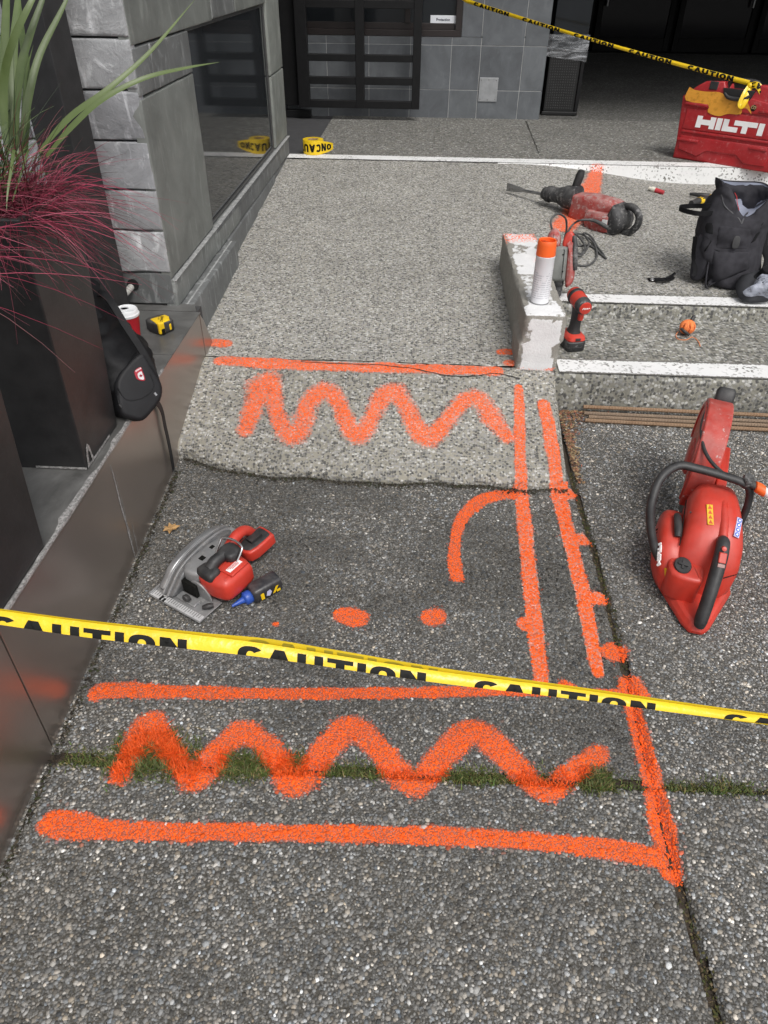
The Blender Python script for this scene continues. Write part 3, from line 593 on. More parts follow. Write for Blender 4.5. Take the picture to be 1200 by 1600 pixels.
# base courses standing a little proud of the wall and following the ramp
M_slate3 = stone_mat('pale_slate', (.17, .178, .172), .8, .45, .5)
for k, (y0, y1, m_) in enumerate(((2.50, 3.10, M_slate3), (3.102, 3.56, M_slate3), (3.562, 3.86, M_slate2), (3.862, 4.72, M_slate2), (4.722, 5.065, M_slate2))):
    stone_block(sw, np.array([XW-.036, y0+.0015, .4575]), ex2, ey2, ez, y1-y0-.003, .557-.4585, .043+.0015*(k % 2), m_, .0018, 140+k, 'base_stone')
    ob('base_arris', T(box(0, y1-y0-.006, -.010, .010, 0, .004), FR((XW+.004, y0+.003, .5575), (0, 1, 0), (1, 0, 0))), M_pale_edge, sw, 0, .001)
for k, (y0, y1, zt, pr) in enumerate(((2.455, 3.28, .4555, .086), (3.283, 3.92, .4555, .050), (3.922, 4.50, .4555, .046), (4.502, 5.07, .4555, .040))):
    z0 = float(rampz(y0))-.03
    if zt-z0 > .03: stone_block(sw, np.array([XW-.036, y0+.0015, z0]), ex2, ey2, ez, y1-y0-.003, zt-z0-.0015, pr, M_slate2, .0025, 160+k, 'base_stone')
ob('base_arris', T(box(0, .82, -.012, .012, 0, .004), FR((XW+.035, 2.458, .4535), (0, 1, 0), (1, 0, -.1))), M_pale_edge, sw, 0, .001)
# window: recessed dark pane in a thin metal frame with a sloped sill
ob('window_sill', T(box(0, 1.54, -.045, .012, 0, .018), FR((XW-.0, 3.12, .551), (0, 1, 0), (1, 0, -.12))), M_slate2, sw, 30, .003)
wf = ob('window_frame', cat(box(XW-.034, XW-.012, 4.625, 4.655, .57, 1.268), box(XW-.034, XW-.012, 3.122, 3.136, .57, 1.268), box(XW-.034, XW-.012, 3.136, 4.625, .562, .575), box(XW-.034, XW-.012, 3.136, 4.625, 1.255, 1.268)), mat('window_frame_metal', (.10, .10, .10), .35, .6), sw, 0, .002)
ob('window_pane', box(XW-.026, XW-.018, 3.136, 4.625, .575, 1.255), M_glass, wf, 0)
# conduit stub leaving a hole in the lowest course
pc = pz(228, 462, .52); pe = pz(205, 478, .49)
ob('conduit_pipe', cat(tube([(-1.045, 2.52, .535), (-1.06, 2.47, .520), (-1.10, 2.41, .50)], .012, 12)), mat('grey_pvc', (.42, .41, .38), .5, var=.1), sw, 40)
ob('pipe_hole', lathe([(.021, 0), (.021, .012), (.0, .012)], 16, FR((-1.043, 2.508, .537), (1, 0, 0), (0, 0, 1), (0, -1, 0))), mat('hole_black', (.006, .006, .006), .9), sw, 30)

# ---- metal clad ledge in front of it
ML = N('brushed_metal_cladding')
v = ML.stretch((3, 160, 3)); br = ML.noise(1.6, 4, v); bl = ML.noise(1.7, 5); sp2 = ML.noise(60, 6, rough=.7)
cb = ML.mix(bl, (.33, .288, .258), (.47, .415, .38)); cb = ML.mix(ML.math('MULTIPLY', ML.ramp(sp2, [(.66, 0), (.70, 1)]), .35), cb, (.42, .40, .38))
ML.set(Base_Color=cb, Metallic=.85, Roughness=ML.math('ADD', .22, ML.math('MULTIPLY', bl, .18)), Normal=ML.bump(br, .10, .0015))
M_clad = ML.m
MT = N('worn_metal_top'); a = MT.noise(4.5, 7, rough=.65, dist=.8); b = MT.noise(23, 7, rough=.7)
c = MT.mix(MT.ramp(a, [(.35, 0), (.68, 1)]), (.085, .084, .08), (.21, .208, .20)); c = MT.mix(MT.math('MULTIPLY', MT.ramp(b, [(.57, 0), (.68, 1)]), .30), c, (.22, .22, .21))
MT.set(Base_Color=c, Metallic=.3, Roughness=MT.math('ADD', .28, MT.math('MULTIPLY', a, .3)), Normal=MT.bump(b, .12, .002)); M_top = MT.m
M_scuff = mat('scuffed_bare_metal', (.40, .39, .38), .6, .2, var=.3, vs=60, bump=.3, wear=.6, wcol=(.16, .155, .15))
XL = -.797; ZK = .462; lg = thing('metal_ledge', 'low ledge clad in brown brushed metal sheets along the left edge of the pavement', 'ledge', (XL, 1.4, 0))
for y0, y1 in ((-.6, .915), (.917, 2.44)):      # face panels meet in open seams
    ob('face_panel', cat(box(XL-.012, XL, y0+.001, y1-.001, -.08, ZK-.004)), M_clad, lg, 0, .0015)
for y0, y1 in ((-.6, 1.02), (1.022, 2.10), (2.102, 2.450)):
    ob('top_panel', box(-2.3, XL+.002, y0+.001, y1-.001, ZK-.004, ZK), M_top, lg, 0, .001)
ob('top_panel', prism([(-2.3, 2.456), (-.812, 2.456), (-.835, 2.52), (-2.3, 2.52)], ZK-.005, ZK-.0005), M_top, lg, 0)
ob('end_panel', cat(T(prism([(2.441, .10), (2.441, .457), (2.475, .42), (2.545, .30), (2.545, .20)], -.05, .002), FR((XL, 0, 0), (0, 1, 0), (0, 0, 1), (1, 0, 0)))), M_clad, lg, 0, .001)
ob('core', box(-2.3, XL-.014, -.6, 2.52, -.1, ZK-.006), M_grout2, lg, 0)
# bright scuffs on the edge and two long scratches on the face
def scratch(p, q, w, ncol=14):
    t = np.linspace(0, 1, ncol); A = np.array(p)[None]*(1-t)[:, None]+np.array(q)[None]*t[:, None]; A[:, 1] += .004*(rng.random(ncol)-.5); ww = w*(.35+.65*np.sin(np.pi*t)**.6)*rng.uniform(.7, 1.2, ncol)
    up = np.stack([A[:, 0]+.0008, A[:, 1]-ww, A[:, 2]], -1); dnn = np.stack([A[:, 0]+.0008, A[:, 1]+ww, A[:, 2]], -1); f = [[i, i+1, ncol+i+1, ncol+i] for i in range(ncol-1)]; return (np.concatenate([up, dnn]), f)
s1a, s1b = px(172, 727, XL), px(213, 878, XL); ob('scratch', cat(scratch(s1a, s1b, .004), scratch(px(178, 735, XL), px(207, 850, XL), .0013), scratch(px(205, 815, XL), px(217, 868, XL), .002)), M_scuff, lg, 0)
ye = np.linspace(.55, 2.0, 140); nn_ = fnoise(np.stack([ye, ye*0], -1), 12, 4, 61)
wd = .002+.012*np.clip(nn_-.42, 0, 1)*2+.010*np.exp(-((ye-1.1)/.12)**2)*nn_+.008*np.exp(-((ye-1.62)/.06)**2)*nn_
vv = np.concatenate([np.stack([np.full(140, XL+.0035), ye, np.full(140, ZK-.004)-wd*.25], -1), np.stack([np.full(140, XL+.0028), ye, np.full(140, ZK+.0006)], -1), np.stack([XL-wd, ye, np.full(140, ZK+.0008)], -1)])
ob('worn_edge', (vv, [[i+k*140, i+1+k*140, i+1+(k+1)*140, i+(k+1)*140] for k in range(2) for i in range(139)]), M_scuff, lg, 0)

# ---- planters
def planter(lbl, x0, x1, y0, y1, ztop, flare, group='tall black planters on the ledge'):
    t = thing('planter', lbl, 'planter', ((x0+x1)/2, (y0+y1)/2, ZK), group)
    def q(a, z): return [(x0-a, y0-a, z), (x1+a, y0-a, z), (x1+a, y1+a, z), (x0-a, y1+a, z)]
    o = ob('shell', loft([q(0, ZK+.004), q(flare, ztop), q(flare-.012, ztop), q(flare-.014, ztop-.06)], caps=False), M_black, t, 0, .003)
    ob('soil', loft([q(flare-.0145, ztop-.06), q(flare-.016, ztop-.055)]), M_soil, t, 0)
    ob('base', loft([q(-.002, ZK+.0005), q(-.002, ZK+.0045)]), mat('planter_rim', (.02, .02, .02), .6), t, 0)
    return t
pA = planter('nearest tall black planter, at the left edge of the photo', -1.045, -.802, .93, 1.150, 1.075, .028)
pB = planter('second tall black planter with a chipped bottom corner, holding pink grass and flax', -1.045, -.820, 1.443, 1.659, 1.078, .028)
# chipped paint at its lower corner
c0 = np.array([-.8195, 1.4425, ZK+.003]); arch = [(0, 0), (.006, .03), (.012, .052), (.022, .060), (.030, .050), (.034, .026), (.040, .004), (.030, .000), (.028, .028), (.021, .045), (.015, .036), (.009, .004)]
ob('chipped_paint', prism([(a, b) for a, b in arch], 0, .0010, FR(c0+np.array([.0012, .004, 0]), (0, 1, 0), (.035, 0, 1), (1, 0, -.035))), M_scuff, pB, 0)
ob('scuff', cat(box(-.95, -.82, 1.4412, 1.4418, ZK+.003, ZK+.009), box(-.8198, -.8192, 1.45, 1.60, ZK+.002, ZK+.008)), M_scuff, pB, 0)
tc = thing('black_column', 'slim tall black square column standing in front of the stone wall behind the planters', 'column', (-1.12, 2.36, ZK))
tcM = RZ(math.radians(-22), (-1.115, 2.405, 0))
ob('shaft', T(box(-.085, .065, -.045, .045, ZK+.012, 3.2), tcM), M_black, tc, 0, .002); ob('foot', T(box(-.09, .07, -.05, .05, ZK+.001, ZK+.012), tcM), M_black, tc, 0, .001)

# ---- tiled wall at the back
YT = 6.48; tw = thing('tiled_wall', 'grey slate tiled wall with a low shop window, facing the landing at the back', 'wall', (-.2, YT, ZL))
XR = .875; ob('core', cat(box(-3.2, XR-.008, YT-.0022, YT+.30, .3, .9852), box(.2235, XR-.008, YT-.0022, YT+.30, .995, 2.6), box(-3.2, XR-.008, YT+.008, YT+.30, 2.3, 2.6)), M_grout, tw, 0)
cols = [.875, .699, .378, .156, -.155, -.475, -.80, -1.12, -1.44, -1.76, -2.08, -2.4, -2.72, -3.04]
rows = [.30, .64, .934, 1.255, 1.575, 1.90, 2.22, 2.54]
g_ = .0035
for i in range(len(cols)-1):
    x1, x0 = cols[i], cols[i+1]
    for j in range(len(rows)-1):
        z0, z1 = rows[j], rows[j+1]
        if j >= 2 and i >= 2:                   # window opening takes this part
            continue
        d = .0015*random.random()
        ob('tile', box(x0+g_/2, x1-g_/2, YT-.004-d, YT+.0085, z0+g_/2, z1-g_/2), M_tile, tw, 0, .0015, 1)
for i in range(2, len(cols)-1): ob('tile', box(cols[i+1]+g_/2, cols[i]-g_/2, YT-.004, YT+.0085, .9355, .985), M_tile, tw, 0, .0015, 1)
ob('tile', box(.224, cols[2]-g_/2, YT-.0045, YT+.0085, .9875, 1.9), M_tile, tw, 0, .0015, 1)
for j in range(1, 7): ob('return_tile', box(XR-.0085, XR+.003, YT+.004, YT+.30, rows[j-1]+g_/2 if j > 1 else .3, rows[j]-g_/2), M_tile, tw, 0, .001, 1)
wn = ob('window_frame', cat(box(-3.2, .222, YT-.006, YT+.06, .987, 1.028), box(.175, .221, YT-.008, YT+.06, 1.028, 2.3), box(-3.2, .174, YT+.02, YT+.055, 1.028, 1.07), box(-.205, -.165, YT-.002, YT+.05, 1.07, 2.3), box(-3.2, .175, YT-.006, YT+.06, 2.262, 2.3)), M_frame, tw, 0, .002)
ob('window_pane', box(-3.2, .175, YT+.030, YT+.038, 1.07, 2.262), M_glass, wn, 0)
cp = ob('cover_plate', box(.385, .530, YT-.0125, YT-.0065, .565, .728), M_steel, tw, 0, .002)
ob('screw', cat(*[lathe([(.005, 0), (.004, .002), (0, .0022)], 10, FR((x, YT-.0125, z), (1, 0, 0), (0, 0, 1), (0, -1, 0))) for x, z in ((.40, .71), (.457, .713), (.515, .71), (.40, .582), (.457, .578), (.515, .582))]), mat('screw_steel', (.3, .3, .3), .4, .8), cp, 30)
sg = thing('window_sign', 'small white and blue protection notice behind the glass of the back shop window', 'sign', (.09, YT+.027, 1.04))
ob('card', box(-.014, .192, YT+.024, YT+.0285, 1.040, 1.118), mat('card_white', (.78, .80, .84), .4, var=.03), sg, 0, .004)
ob('blue_band', box(-.011, .189, YT+.0230, YT+.0238, 1.043, 1.056), mat('sign_blue', (.05, .14, .42), .4), sg, 0)
F = FR((.03, YT+.0236, 1.083), (1, 0, 0), (0, 0, 1)); F[:3, 2] = (0, -1, 0)
ob('lettering', cat(T(text2d('Protection', .018, .03), F), T(text2d('on patrol', .009, .0), FR((.035, YT+.0236, 1.104), (1, 0, 0), (0, 0, 1), (0, -1, 0))), T(text2d('1 800 000 00', .008, .0), FR((.06, YT+.0236, 1.066), (1, 0, 0), (0, 0, 1), (0, -1, 0)))), mat('ink_dark', (.03, .04, .06), .5), sg, 0) if False else \
ob('lettering', T(text2d('Protection', .018, .03), F), mat('ink_dark', (.03, .04, .06), .5), sg, 0)

# ---- black steel gate panels hanging in front of it
gate = thing('steel_gate', 'wide black steel bar gate panel hanging in front of the tiled wall', 'gate', (-.53, 6.3, .55))
hz = [(.530, .582), (.688, .738), (.838, .884), (1.165, 1.215), (1.36, 1.41), (1.6, 1.65), (1.9, 1.95), (2.2, 2.26)]
def gate_panel(par, verts, x0, x1, y):
    for a, b in verts: ob('upright', box(a, b, y, y+.05, .530, 2.3), M_bar, par, 0, .003)
    for a, b in hz:
        xs_ = [x0]+[q for v_ in verts for q in v_]+[x1]
        for k in range(0, len(verts)-1): ob('rail', box(verts[k][1]-.001, verts[k+1][0]+.001, y+.004, y+.046, a, b), M_bar, par, 0, .003)
gate_panel(gate, ((-1.005, -.918), (-.562, -.496), (-.134, -.073)), -1.0, -.07, 6.28)
gate2 = thing('steel_gate', 'black steel bar gate panel in the dark recess beyond the end of the stone wall', 'gate', (-1.4, 6.36, .5))
gate_panel(gate2, ((-2.0, -1.93), (-1.52, -1.46), (-1.125, -1.015)), -2, -1, 6.36)
ob('bottom_guide', box(-2.0, -.93, 6.37, 6.43, ZL, ZL+.05), M_bar, gate2, 0, .002)

# ---- covered entrance on the right: dark doors far behind, ceiling and the storey above
up = thing('upper_storey', 'plain upper storey carried over the covered entrance', 'building', (2, 9, 2.6))
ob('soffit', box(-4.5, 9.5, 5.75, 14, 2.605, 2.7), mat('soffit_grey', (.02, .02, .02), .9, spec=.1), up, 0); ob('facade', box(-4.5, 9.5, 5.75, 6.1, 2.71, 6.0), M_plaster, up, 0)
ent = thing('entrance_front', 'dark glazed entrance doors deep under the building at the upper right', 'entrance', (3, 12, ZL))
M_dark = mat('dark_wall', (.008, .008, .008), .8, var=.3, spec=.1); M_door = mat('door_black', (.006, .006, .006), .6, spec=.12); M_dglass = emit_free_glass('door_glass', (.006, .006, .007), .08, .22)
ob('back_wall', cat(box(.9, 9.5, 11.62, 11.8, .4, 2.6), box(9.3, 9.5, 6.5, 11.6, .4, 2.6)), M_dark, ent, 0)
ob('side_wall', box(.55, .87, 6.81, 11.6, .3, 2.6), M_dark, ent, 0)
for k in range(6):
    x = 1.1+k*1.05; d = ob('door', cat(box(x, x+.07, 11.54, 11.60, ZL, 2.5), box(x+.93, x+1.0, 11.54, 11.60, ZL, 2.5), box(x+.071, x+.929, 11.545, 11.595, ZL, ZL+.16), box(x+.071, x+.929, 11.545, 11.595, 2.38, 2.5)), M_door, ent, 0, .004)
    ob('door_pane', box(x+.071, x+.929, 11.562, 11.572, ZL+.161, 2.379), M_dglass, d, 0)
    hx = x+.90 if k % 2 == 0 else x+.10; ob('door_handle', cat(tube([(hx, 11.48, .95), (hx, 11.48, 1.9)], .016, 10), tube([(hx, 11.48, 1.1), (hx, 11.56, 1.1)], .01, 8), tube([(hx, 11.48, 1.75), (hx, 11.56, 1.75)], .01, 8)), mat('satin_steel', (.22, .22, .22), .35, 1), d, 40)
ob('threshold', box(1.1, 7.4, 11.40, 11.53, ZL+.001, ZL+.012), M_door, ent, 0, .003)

# ---- tall black cabinet wrapped in film beside the tiled wall
cabn = thing('black_cabinet', 'black perforated cabinet wrapped in clear plastic film beside the tiled wall', 'cabinet', (1.07, 6.75, ZL))
bx = (.93, 1.205, 6.66, 6.95)
ob('case', cat(box(bx[0], bx[1]-.03, bx[2]+.012, bx[3], ZL+.03, .90), box(bx[0]-.01, bx[1], bx[2], bx[3]+.01, ZL+.004, ZL+.03)), mat('cabinet_black', (.008, .008, .008), .45), cabn, 0, .004)
ob('corner_post', box(bx[1]-.028, bx[1], bx[2]+.002, bx[2]+.03, ZL+.031, .90), M_bar, cabn, 0, .004)
holes = [lathe([(.0052, 0), (.0040, .0008), (0, .0008)], 6, FR((bx[0]+.02+.018*i, bx[2]+.0118, .50+.018*j), (1, 0, 0), (0, 0, 1), (0, -1, 0))) for i in range(12) for j in range(20)]
ob('perforation', cat(*holes), mat('perforation_rim', (.035, .035, .035), .35), cabn, 30, kind='stuff')
ob('glass_top', box(bx[0]+.004, bx[1]-.004, bx[2]+.01, bx[3]-.01, .901, 1.55), M_glass, cabn, 0, .003)
FM = N('plastic_film'); w1 = FM.n('ShaderNodeTexNoise'); w1.inputs['Scale'].default_value = 5; w1.inputs['Detail'].default_value = 3; w1.inputs['Distortion'].default_value = 1.2
FM.l(FM.stretch((1.2, 1, 6)), w1.inputs['Vector'])
FM.set(Base_Color=(.75, .77, .80), Roughness=.18, Alpha=FM.ramp(w1.outputs[0], [(.38, .06), (.55, .22), (.68, .5)]), Normal=FM.bump(w1.outputs[0], .6, .01)); M_film = FM.m
def wrinkle_wall(x0, x1, z0, z1, y, nx=50, nz_=26, a=.012):
    u, w = np.meshgrid(np.linspace(0, 1, nx), np.linspace(0, 1, nz_)); P2 = np.stack([u*2+w*1.2, w*3-u*.9], -1); d = a*(np.abs(fnoise(P2, 5, 4, 3)-.5)*2)
    z = z0+(z1-z0)*w+.018*(u-.5)*(1-w)*-2+.01*(fnoise(P2, 3, 2, 8)-.5); v_ = np.stack([x0+(x1-x0)*u, y-d, z], -1).reshape(-1, 3); i = (np.arange(nz_-1)[:, None]*nx+np.arange(nx-1)).reshape(-1)
    return v_, np.stack([i, i+1, i+1+nx, i+nx], 1)
ob('film', wrinkle_wall(bx[0]-.04, bx[1]+.008, .840, 1.000, bx[2]-.003), M_film, cabn, 180)
# ================================================================== OBJECTS
def onplane(x, y, O, n):
    r = ray(x, y); t = np.dot(np.array(O)-CC, n)/np.dot(r, n); return CC+r*t
def inv(M, P): return (np.asarray(P)-M[:3, 3]) @ M[:3, :3]
def puffy(poly, w0, w1, M, r=.25, steps=3, inset=None):
    """rounded slab: outline in the frame's x-y plane, thickness along its z, edges rounded by inset (metres)"""
    P = np.asarray(poly, float)
    if sum(P[i-1][0]*P[i][1]-P[i][0]*P[i-1][1] for i in range(len(P))) < 0: P = P[::-1]
    d1 = P-np.roll(P, 1, 0); d2 = np.roll(P, -1, 0)-P; n1 = np.stack([d1[:, 1], -d1[:, 0]], -1); n2 = np.stack([d2[:, 1], -d2[:, 0]], -1)
    n1 /= np.linalg.norm(n1, axis=1)[:, None]+1e-9; n2 /= np.linalg.norm(n2, axis=1)[:, None]+1e-9; nn = n1+n2; nn /= np.linalg.norm(nn, axis=1)[:, None]+1e-9
    nn /= np.clip((nn*n1).sum(1), .5, 1)[:, None]
    I = inset if inset is not None else r*abs(w1-w0); H = abs(w1-w0); sgn = 1 if w1 > w0 else -1; rings = []
    rr = min(I, H*.5)
    for k in range(steps+1):
        a = k/steps*math.pi/2; rings.append(np.c_[P-nn*I*(1-math.sin(a)), np.full(len(P), w0+sgn*rr*(1-math.cos(a)))])
    for k in range(steps+1):
        a = k/steps*math.pi/2; rings.append(np.c_[P-nn*I*(1-math.cos(a)), np.full(len(P), w1-sgn*rr*(1-math.sin(a)))])
    return T(loft(rings), M)
def smooth_poly(P, n=4):
    P = np.asarray(P, float); Q = np.vstack([P[-1], P, P[0], P[1]]); out = []
    for i in range(len(P)):
        a, b, c, d = Q[i:i+4]
        for t in np.linspace(0, 1, n, endpoint=False): out.append(.5*(2*b+(c-a)*t+(2*a-5*b+4*c-d)*t*t+(3*b-a-3*c+d)*t**3))
    return np.array(out)
def uv(M, pts): return [tuple(inv(M, onplane(x, y, M[:3, 3], M[:3, 2]))[:2]) for x, y in pts]

M_red = mat('tool_red', (.52, .036, .020), .38, var=.14, dust=.12, dcol=(.42, .26, .22), bump=.15)
M_reddull = mat('dusty_red', (.34, .038, .030), .55, var=.25, dust=.75, dcol=(.40, .34, .32), wear=.35, wcol=(.42, .36, .34), bump=.3)
M_redguard = mat('guard_red', (.40, .036, .024), .42, var=.2, dust=.28, dcol=(.45, .30, .27), wear=.14, wcol=(.55, .5, .48), bump=.25)
M_redcase = mat('case_red', (.36, .012, .016), .36, var=.14, dust=.2, dcol=(.4, .2, .2), wear=.2, wcol=(.42, .10, .10), bump=.2)
M_rub = mat('black_rubber', (.017, .017, .018), .5, var=.25, dust=.18, dcol=(.22, .21, .2), bump=.25)
M_dirtyrub = mat('dusty_black_plastic', (.020, .020, .022), .55, var=.4, dust=.45, dcol=(.24, .235, .225), wear=.3, wcol=(.20, .195, .19), bump=.4)
M_cable = mat('cable_rubber', (.045, .045, .046), .6, var=.2, dust=.5, dcol=(.2, .2, .19))
M_metal = mat('worn_steel', (.33, .33, .33), .38, .85, var=.2, bump=.2, wear=.3, wcol=(.16, .15, .14))
M_mag = mat('grey_magnesium', (.30, .305, .31), .42, .5, var=.2, dust=.3, wear=.2)
M_dmag = mat('dark_grey_casting', (.095, .098, .103), .42, .4, var=.25, dust=.35)
M_white_pl = mat('white_plastic', (.76, .77, .77), .4, var=.04)
M_wprint = mat('white_print', (.82, .81, .80), .5, var=.05)
M_yel = mat('yellow_film', (.80, .52, .008), .34, var=.06, bump=.1, bs=60)
M_ink = mat('black_ink', (.006, .006, .005), .6, var=.2, spec=.2)
M_orp = mat('orange_plastic', (.85, .13, .02), .42, var=.08)

def block_text(word, st=.285, wd=.84, gap=.13):
    """heavy stencil-like capitals made of small quads, height 1"""
    V = []; Fc = []; x = 0.
    def quad(p): n_ = len(V); V.extend([(a, b, 0.) for a, b in p]); Fc.append([n_, n_+1, n_+2, n_+3])
    def bar(p, q, w, n_=5):                     # slanted upright bar of horizontal width w
        for i in range(n_):
            a, b = i/n_, (i+1)/n_; pa = (p[0]+(q[0]-p[0])*a, p[1]+(q[1]-p[1])*a); pb = (p[0]+(q[0]-p[0])*b, p[1]+(q[1]-p[1])*b); quad([pa, (pa[0]+w, pa[1]), (pb[0]+w, pb[1]), pb])
    def rect(x0, x1, y0, y1, n_=4):
        for i in range(n_): quad([(x0+(x1-x0)*i/n_, y0), (x0+(x1-x0)*(i+1)/n_, y0), (x0+(x1-x0)*(i+1)/n_, y1), (x0+(x1-x0)*i/n_, y1)])
    def ring(x0, a0, a1, n_=22):
        t = [math.radians(a0+(a1-a0)*i/n_) for i in range(n_+1)]; cx = x0+wd/2; P_ = lambda r, s_, a: (cx+s_*r[0]*math.copysign(abs(math.cos(a))**.8, math.cos(a)), .5+r[1]*math.copysign(abs(math.sin(a))**.8, math.sin(a)))
        for a, b in zip(t[:-1], t[1:]): quad([P_((wd/2, .5), 1, a), P_((wd/2, .5), 1, b), P_((wd/2-st, .5-st*.85), 1, b), P_((wd/2-st, .5-st*.85), 1, a)])
    for ch in word:
        w_ = wd
        if ch == 'C': ring(x, 38, 322)
        elif ch == 'O': ring(x, 0, 360)
        elif ch == 'A': w_ = wd*1.08; bar((x, 0), (x+w_/2-st*.55, 1), st*1.05); bar((x+w_-st*1.05, 0), (x+w_/2-st*.5, 1), st*1.05); rect(x+w_*.27, x+w_*.73, .2, .37)
        elif ch == 'U': rect(x, x+st, .28, 1, 2); rect(x+wd-st, x+wd, .28, 1, 2); t = None; n_ = len(V); [quad([(x+wd/2+(wd/2)*math.cos(a), .3+.3*math.sin(a)), (x+wd/2+(wd/2)*math.cos(b), .3+.3*math.sin(b)), (x+wd/2+(wd/2-st)*math.cos(b), .3+(.3-st*.85)*math.sin(b)), (x+wd/2+(wd/2-st)*math.cos(a), .3+(.3-st*.85)*math.sin(a))]) for a, b in zip(np.linspace(math.pi, 2*math.pi, 11)[:-1], np.linspace(math.pi, 2*math.pi, 11)[1:])]
        elif ch == 'T': rect(x, x+wd, 1-st*.85, 1); rect(x+wd/2-st/2, x+wd/2+st/2, 0, 1-st*.85, 2)
        elif ch == 'I': w_ = st; rect(x, x+st, 0, 1, 2)
        elif ch == 'N': rect(x, x+st, 0, 1, 2); rect(x+wd-st, x+wd, 0, 1, 2); bar((x+wd-st*1.15, 0), (x+st*.1, 1), st*1.05)
        x += w_+gap
    return np.array(V), Fc
def word_letters(word, gap=.13):                 # one flat piece per letter, set side by side
    out = []; x = 0.
    for ch in word:
        v_, f_ = block_text(ch); v_ = v_.copy(); w_ = v_[:, 0].max(); v_[:, 0] += x; x += w_+gap; out.append((v_, f_))
    return out, x-gap
# ---- concrete kerb block at the side of the ramp
def rough_block(x0, x1, y0, y1, z0, z1, res=.012, chip=.014):
    nx, ny, nz_ = [max(2, int((b-a)/res)) for a, b in ((x0, x1), (y0, y1), (z0, z1))]
    def face(u, w, f):
        U, Wd = np.meshgrid(np.linspace(0, 1, u+1), np.linspace(0, 1, w+1)); v = f(U, Wd).reshape(-1, 3); i = (np.arange(w)[:, None]*(u+1)+np.arange(u)).reshape(-1); return v, np.stack([i, i+1, i+2+u, i+1+u], 1)
    L = [(lambda U, V: np.stack([U, V, U*0+1], -1), nx, ny), (lambda U, V: np.stack([U, U*0, V], -1), nx, nz_), (lambda U, V: np.stack([U*0, V, U], -1), nz_, ny), (lambda U, V: np.stack([U*0+1, U, V], -1), ny, nz_), (lambda U, V: np.stack([1-U, U*0+1, V], -1), nx, nz_)]
    V = []; Fc = []; n = 0; ID = []
    for k, (f, u, w) in enumerate(L):
        v, q = face(u, w, f); V.append(v); Fc.append(q+n); n += len(v); ID.append(np.full(len(v), k))
    V = np.concatenate(V); S = np.array([x1-x0, y1-y0, z1-z0]); P = V*S
    inside = np.minimum(np.stack([P[:, 0], S[0]-P[:, 0], P[:, 1], S[1]-P[:, 1], S[2]-P[:, 2]], -1), .05); ss = np.sort(inside, -1); e = ss[:, 1]      # distance to the nearest arris
    ch = chip*np.clip(fnoise(P, 22, 4, 71)*1.9-.35, .15, 1.5)
    d = np.clip(1-e/np.maximum(ch, .003), 0, 1); C_ = S/2; nrm = (P-C_)/S; nrm = nrm/np.linalg.norm(nrm, axis=1)[:, None]
    P = P-nrm*(d*ch*.75)[:, None]+.004*(fnoise(P, 30, 3, 73)-.5)[:, None]*nrm
    return P+np.array([x0, y0, z0]), np.concatenate(Fc), np.concatenate(ID), e
blk = thing('kerb_block', 'chipped concrete kerb block painted white, standing between the ramp and the steps', 'kerb', (.43, 2.85, .30))
P, Fc, ID, e = rough_block(.355, .503, 2.415, 3.34, .262, .503)
P[:, 0] += (.012-.012*(P[:, 1]-2.4)/.9)-.010*(P[:, 2]<.4)*(P[:, 1]<2.6)
topw = np.where(ID == 0, .74+.5*(fnoise(P, 5, 3, 83)-.5), np.where(ID == 1, .70, np.where(ID == 2, .22, .5)))
topw = np.where((ID == 0) & (P[:, 1] > 2.50) & (P[:, 1] < 2.82), topw-.22, topw); topw = np.where(e < .012+.018*fnoise(P, 14, 3, 87), topw-.30, topw); topw = topw-.35*np.clip(fnoise(P, 13, 4, 89)-.56, 0, 1)*4
sprayed = np.where((ID == 0), np.clip((P[:, 1]-3.17-.25*(P[:, 0]-.43))*9, 0, 1), np.where((ID == 2), np.clip((P[:, 1]-3.22)*6, 0, .6)*np.clip((P[:, 2]-.36)*6, 0, 1), 0)); sprayed = np.maximum(sprayed, np.where((ID == 0), np.clip(1-np.hypot((P[:, 0]-.487)*1.0, (P[:, 1]-2.98)*.5)/.045, 0, 1), 0))
sprayed = np.maximum(sprayed, np.where((ID == 1), np.clip((.305-P[:, 2]+.02*(fnoise(P, 20, 2)-.5))*40, 0, .9)*(P[:, 0] > .46)+.4*(P[:, 2] < .30), 0))
n = N('chipped_white_concrete'); w = n.attr('white'); s5 = n.noise(38, 8, rough=.72); bare = n.mix(n.noise(30, 6), (.20, .19, .165), (.34, .325, .29)); bare = n.mix(1., bare, n.ramp(n.vor(240), [(.1, .45), (.4, 1.05)]), 'MULTIPLY')
k = n.math('MULTIPLY', n.math('SUBTRACT', w, n.math('ADD', .02, n.math('MULTIPLY', s5, .85))), 14., clamp=True); wc = n.mix(n.noise(24, 6), (.60, .60, .60), (.80, .80, .80)); c = n.mix(k, bare, wc); c = n.mix(1., c, n.ramp(n.vor(75), [(.04, .62), (.10, 1)]), 'MULTIPLY'); c, _k = painted(n, c)
n.set(Base_Color=c, Roughness=.85, Normal=n.bump(n.math('ADD', n.math('MULTIPLY', k, .4), n.noise(170, 5)), .6, .004))
ob('block', (P, Fc), n.m, blk, 50, attrs={'white': np.clip(topw, 0, 1), 'paint': np.clip(sprayed, 0, 1)})

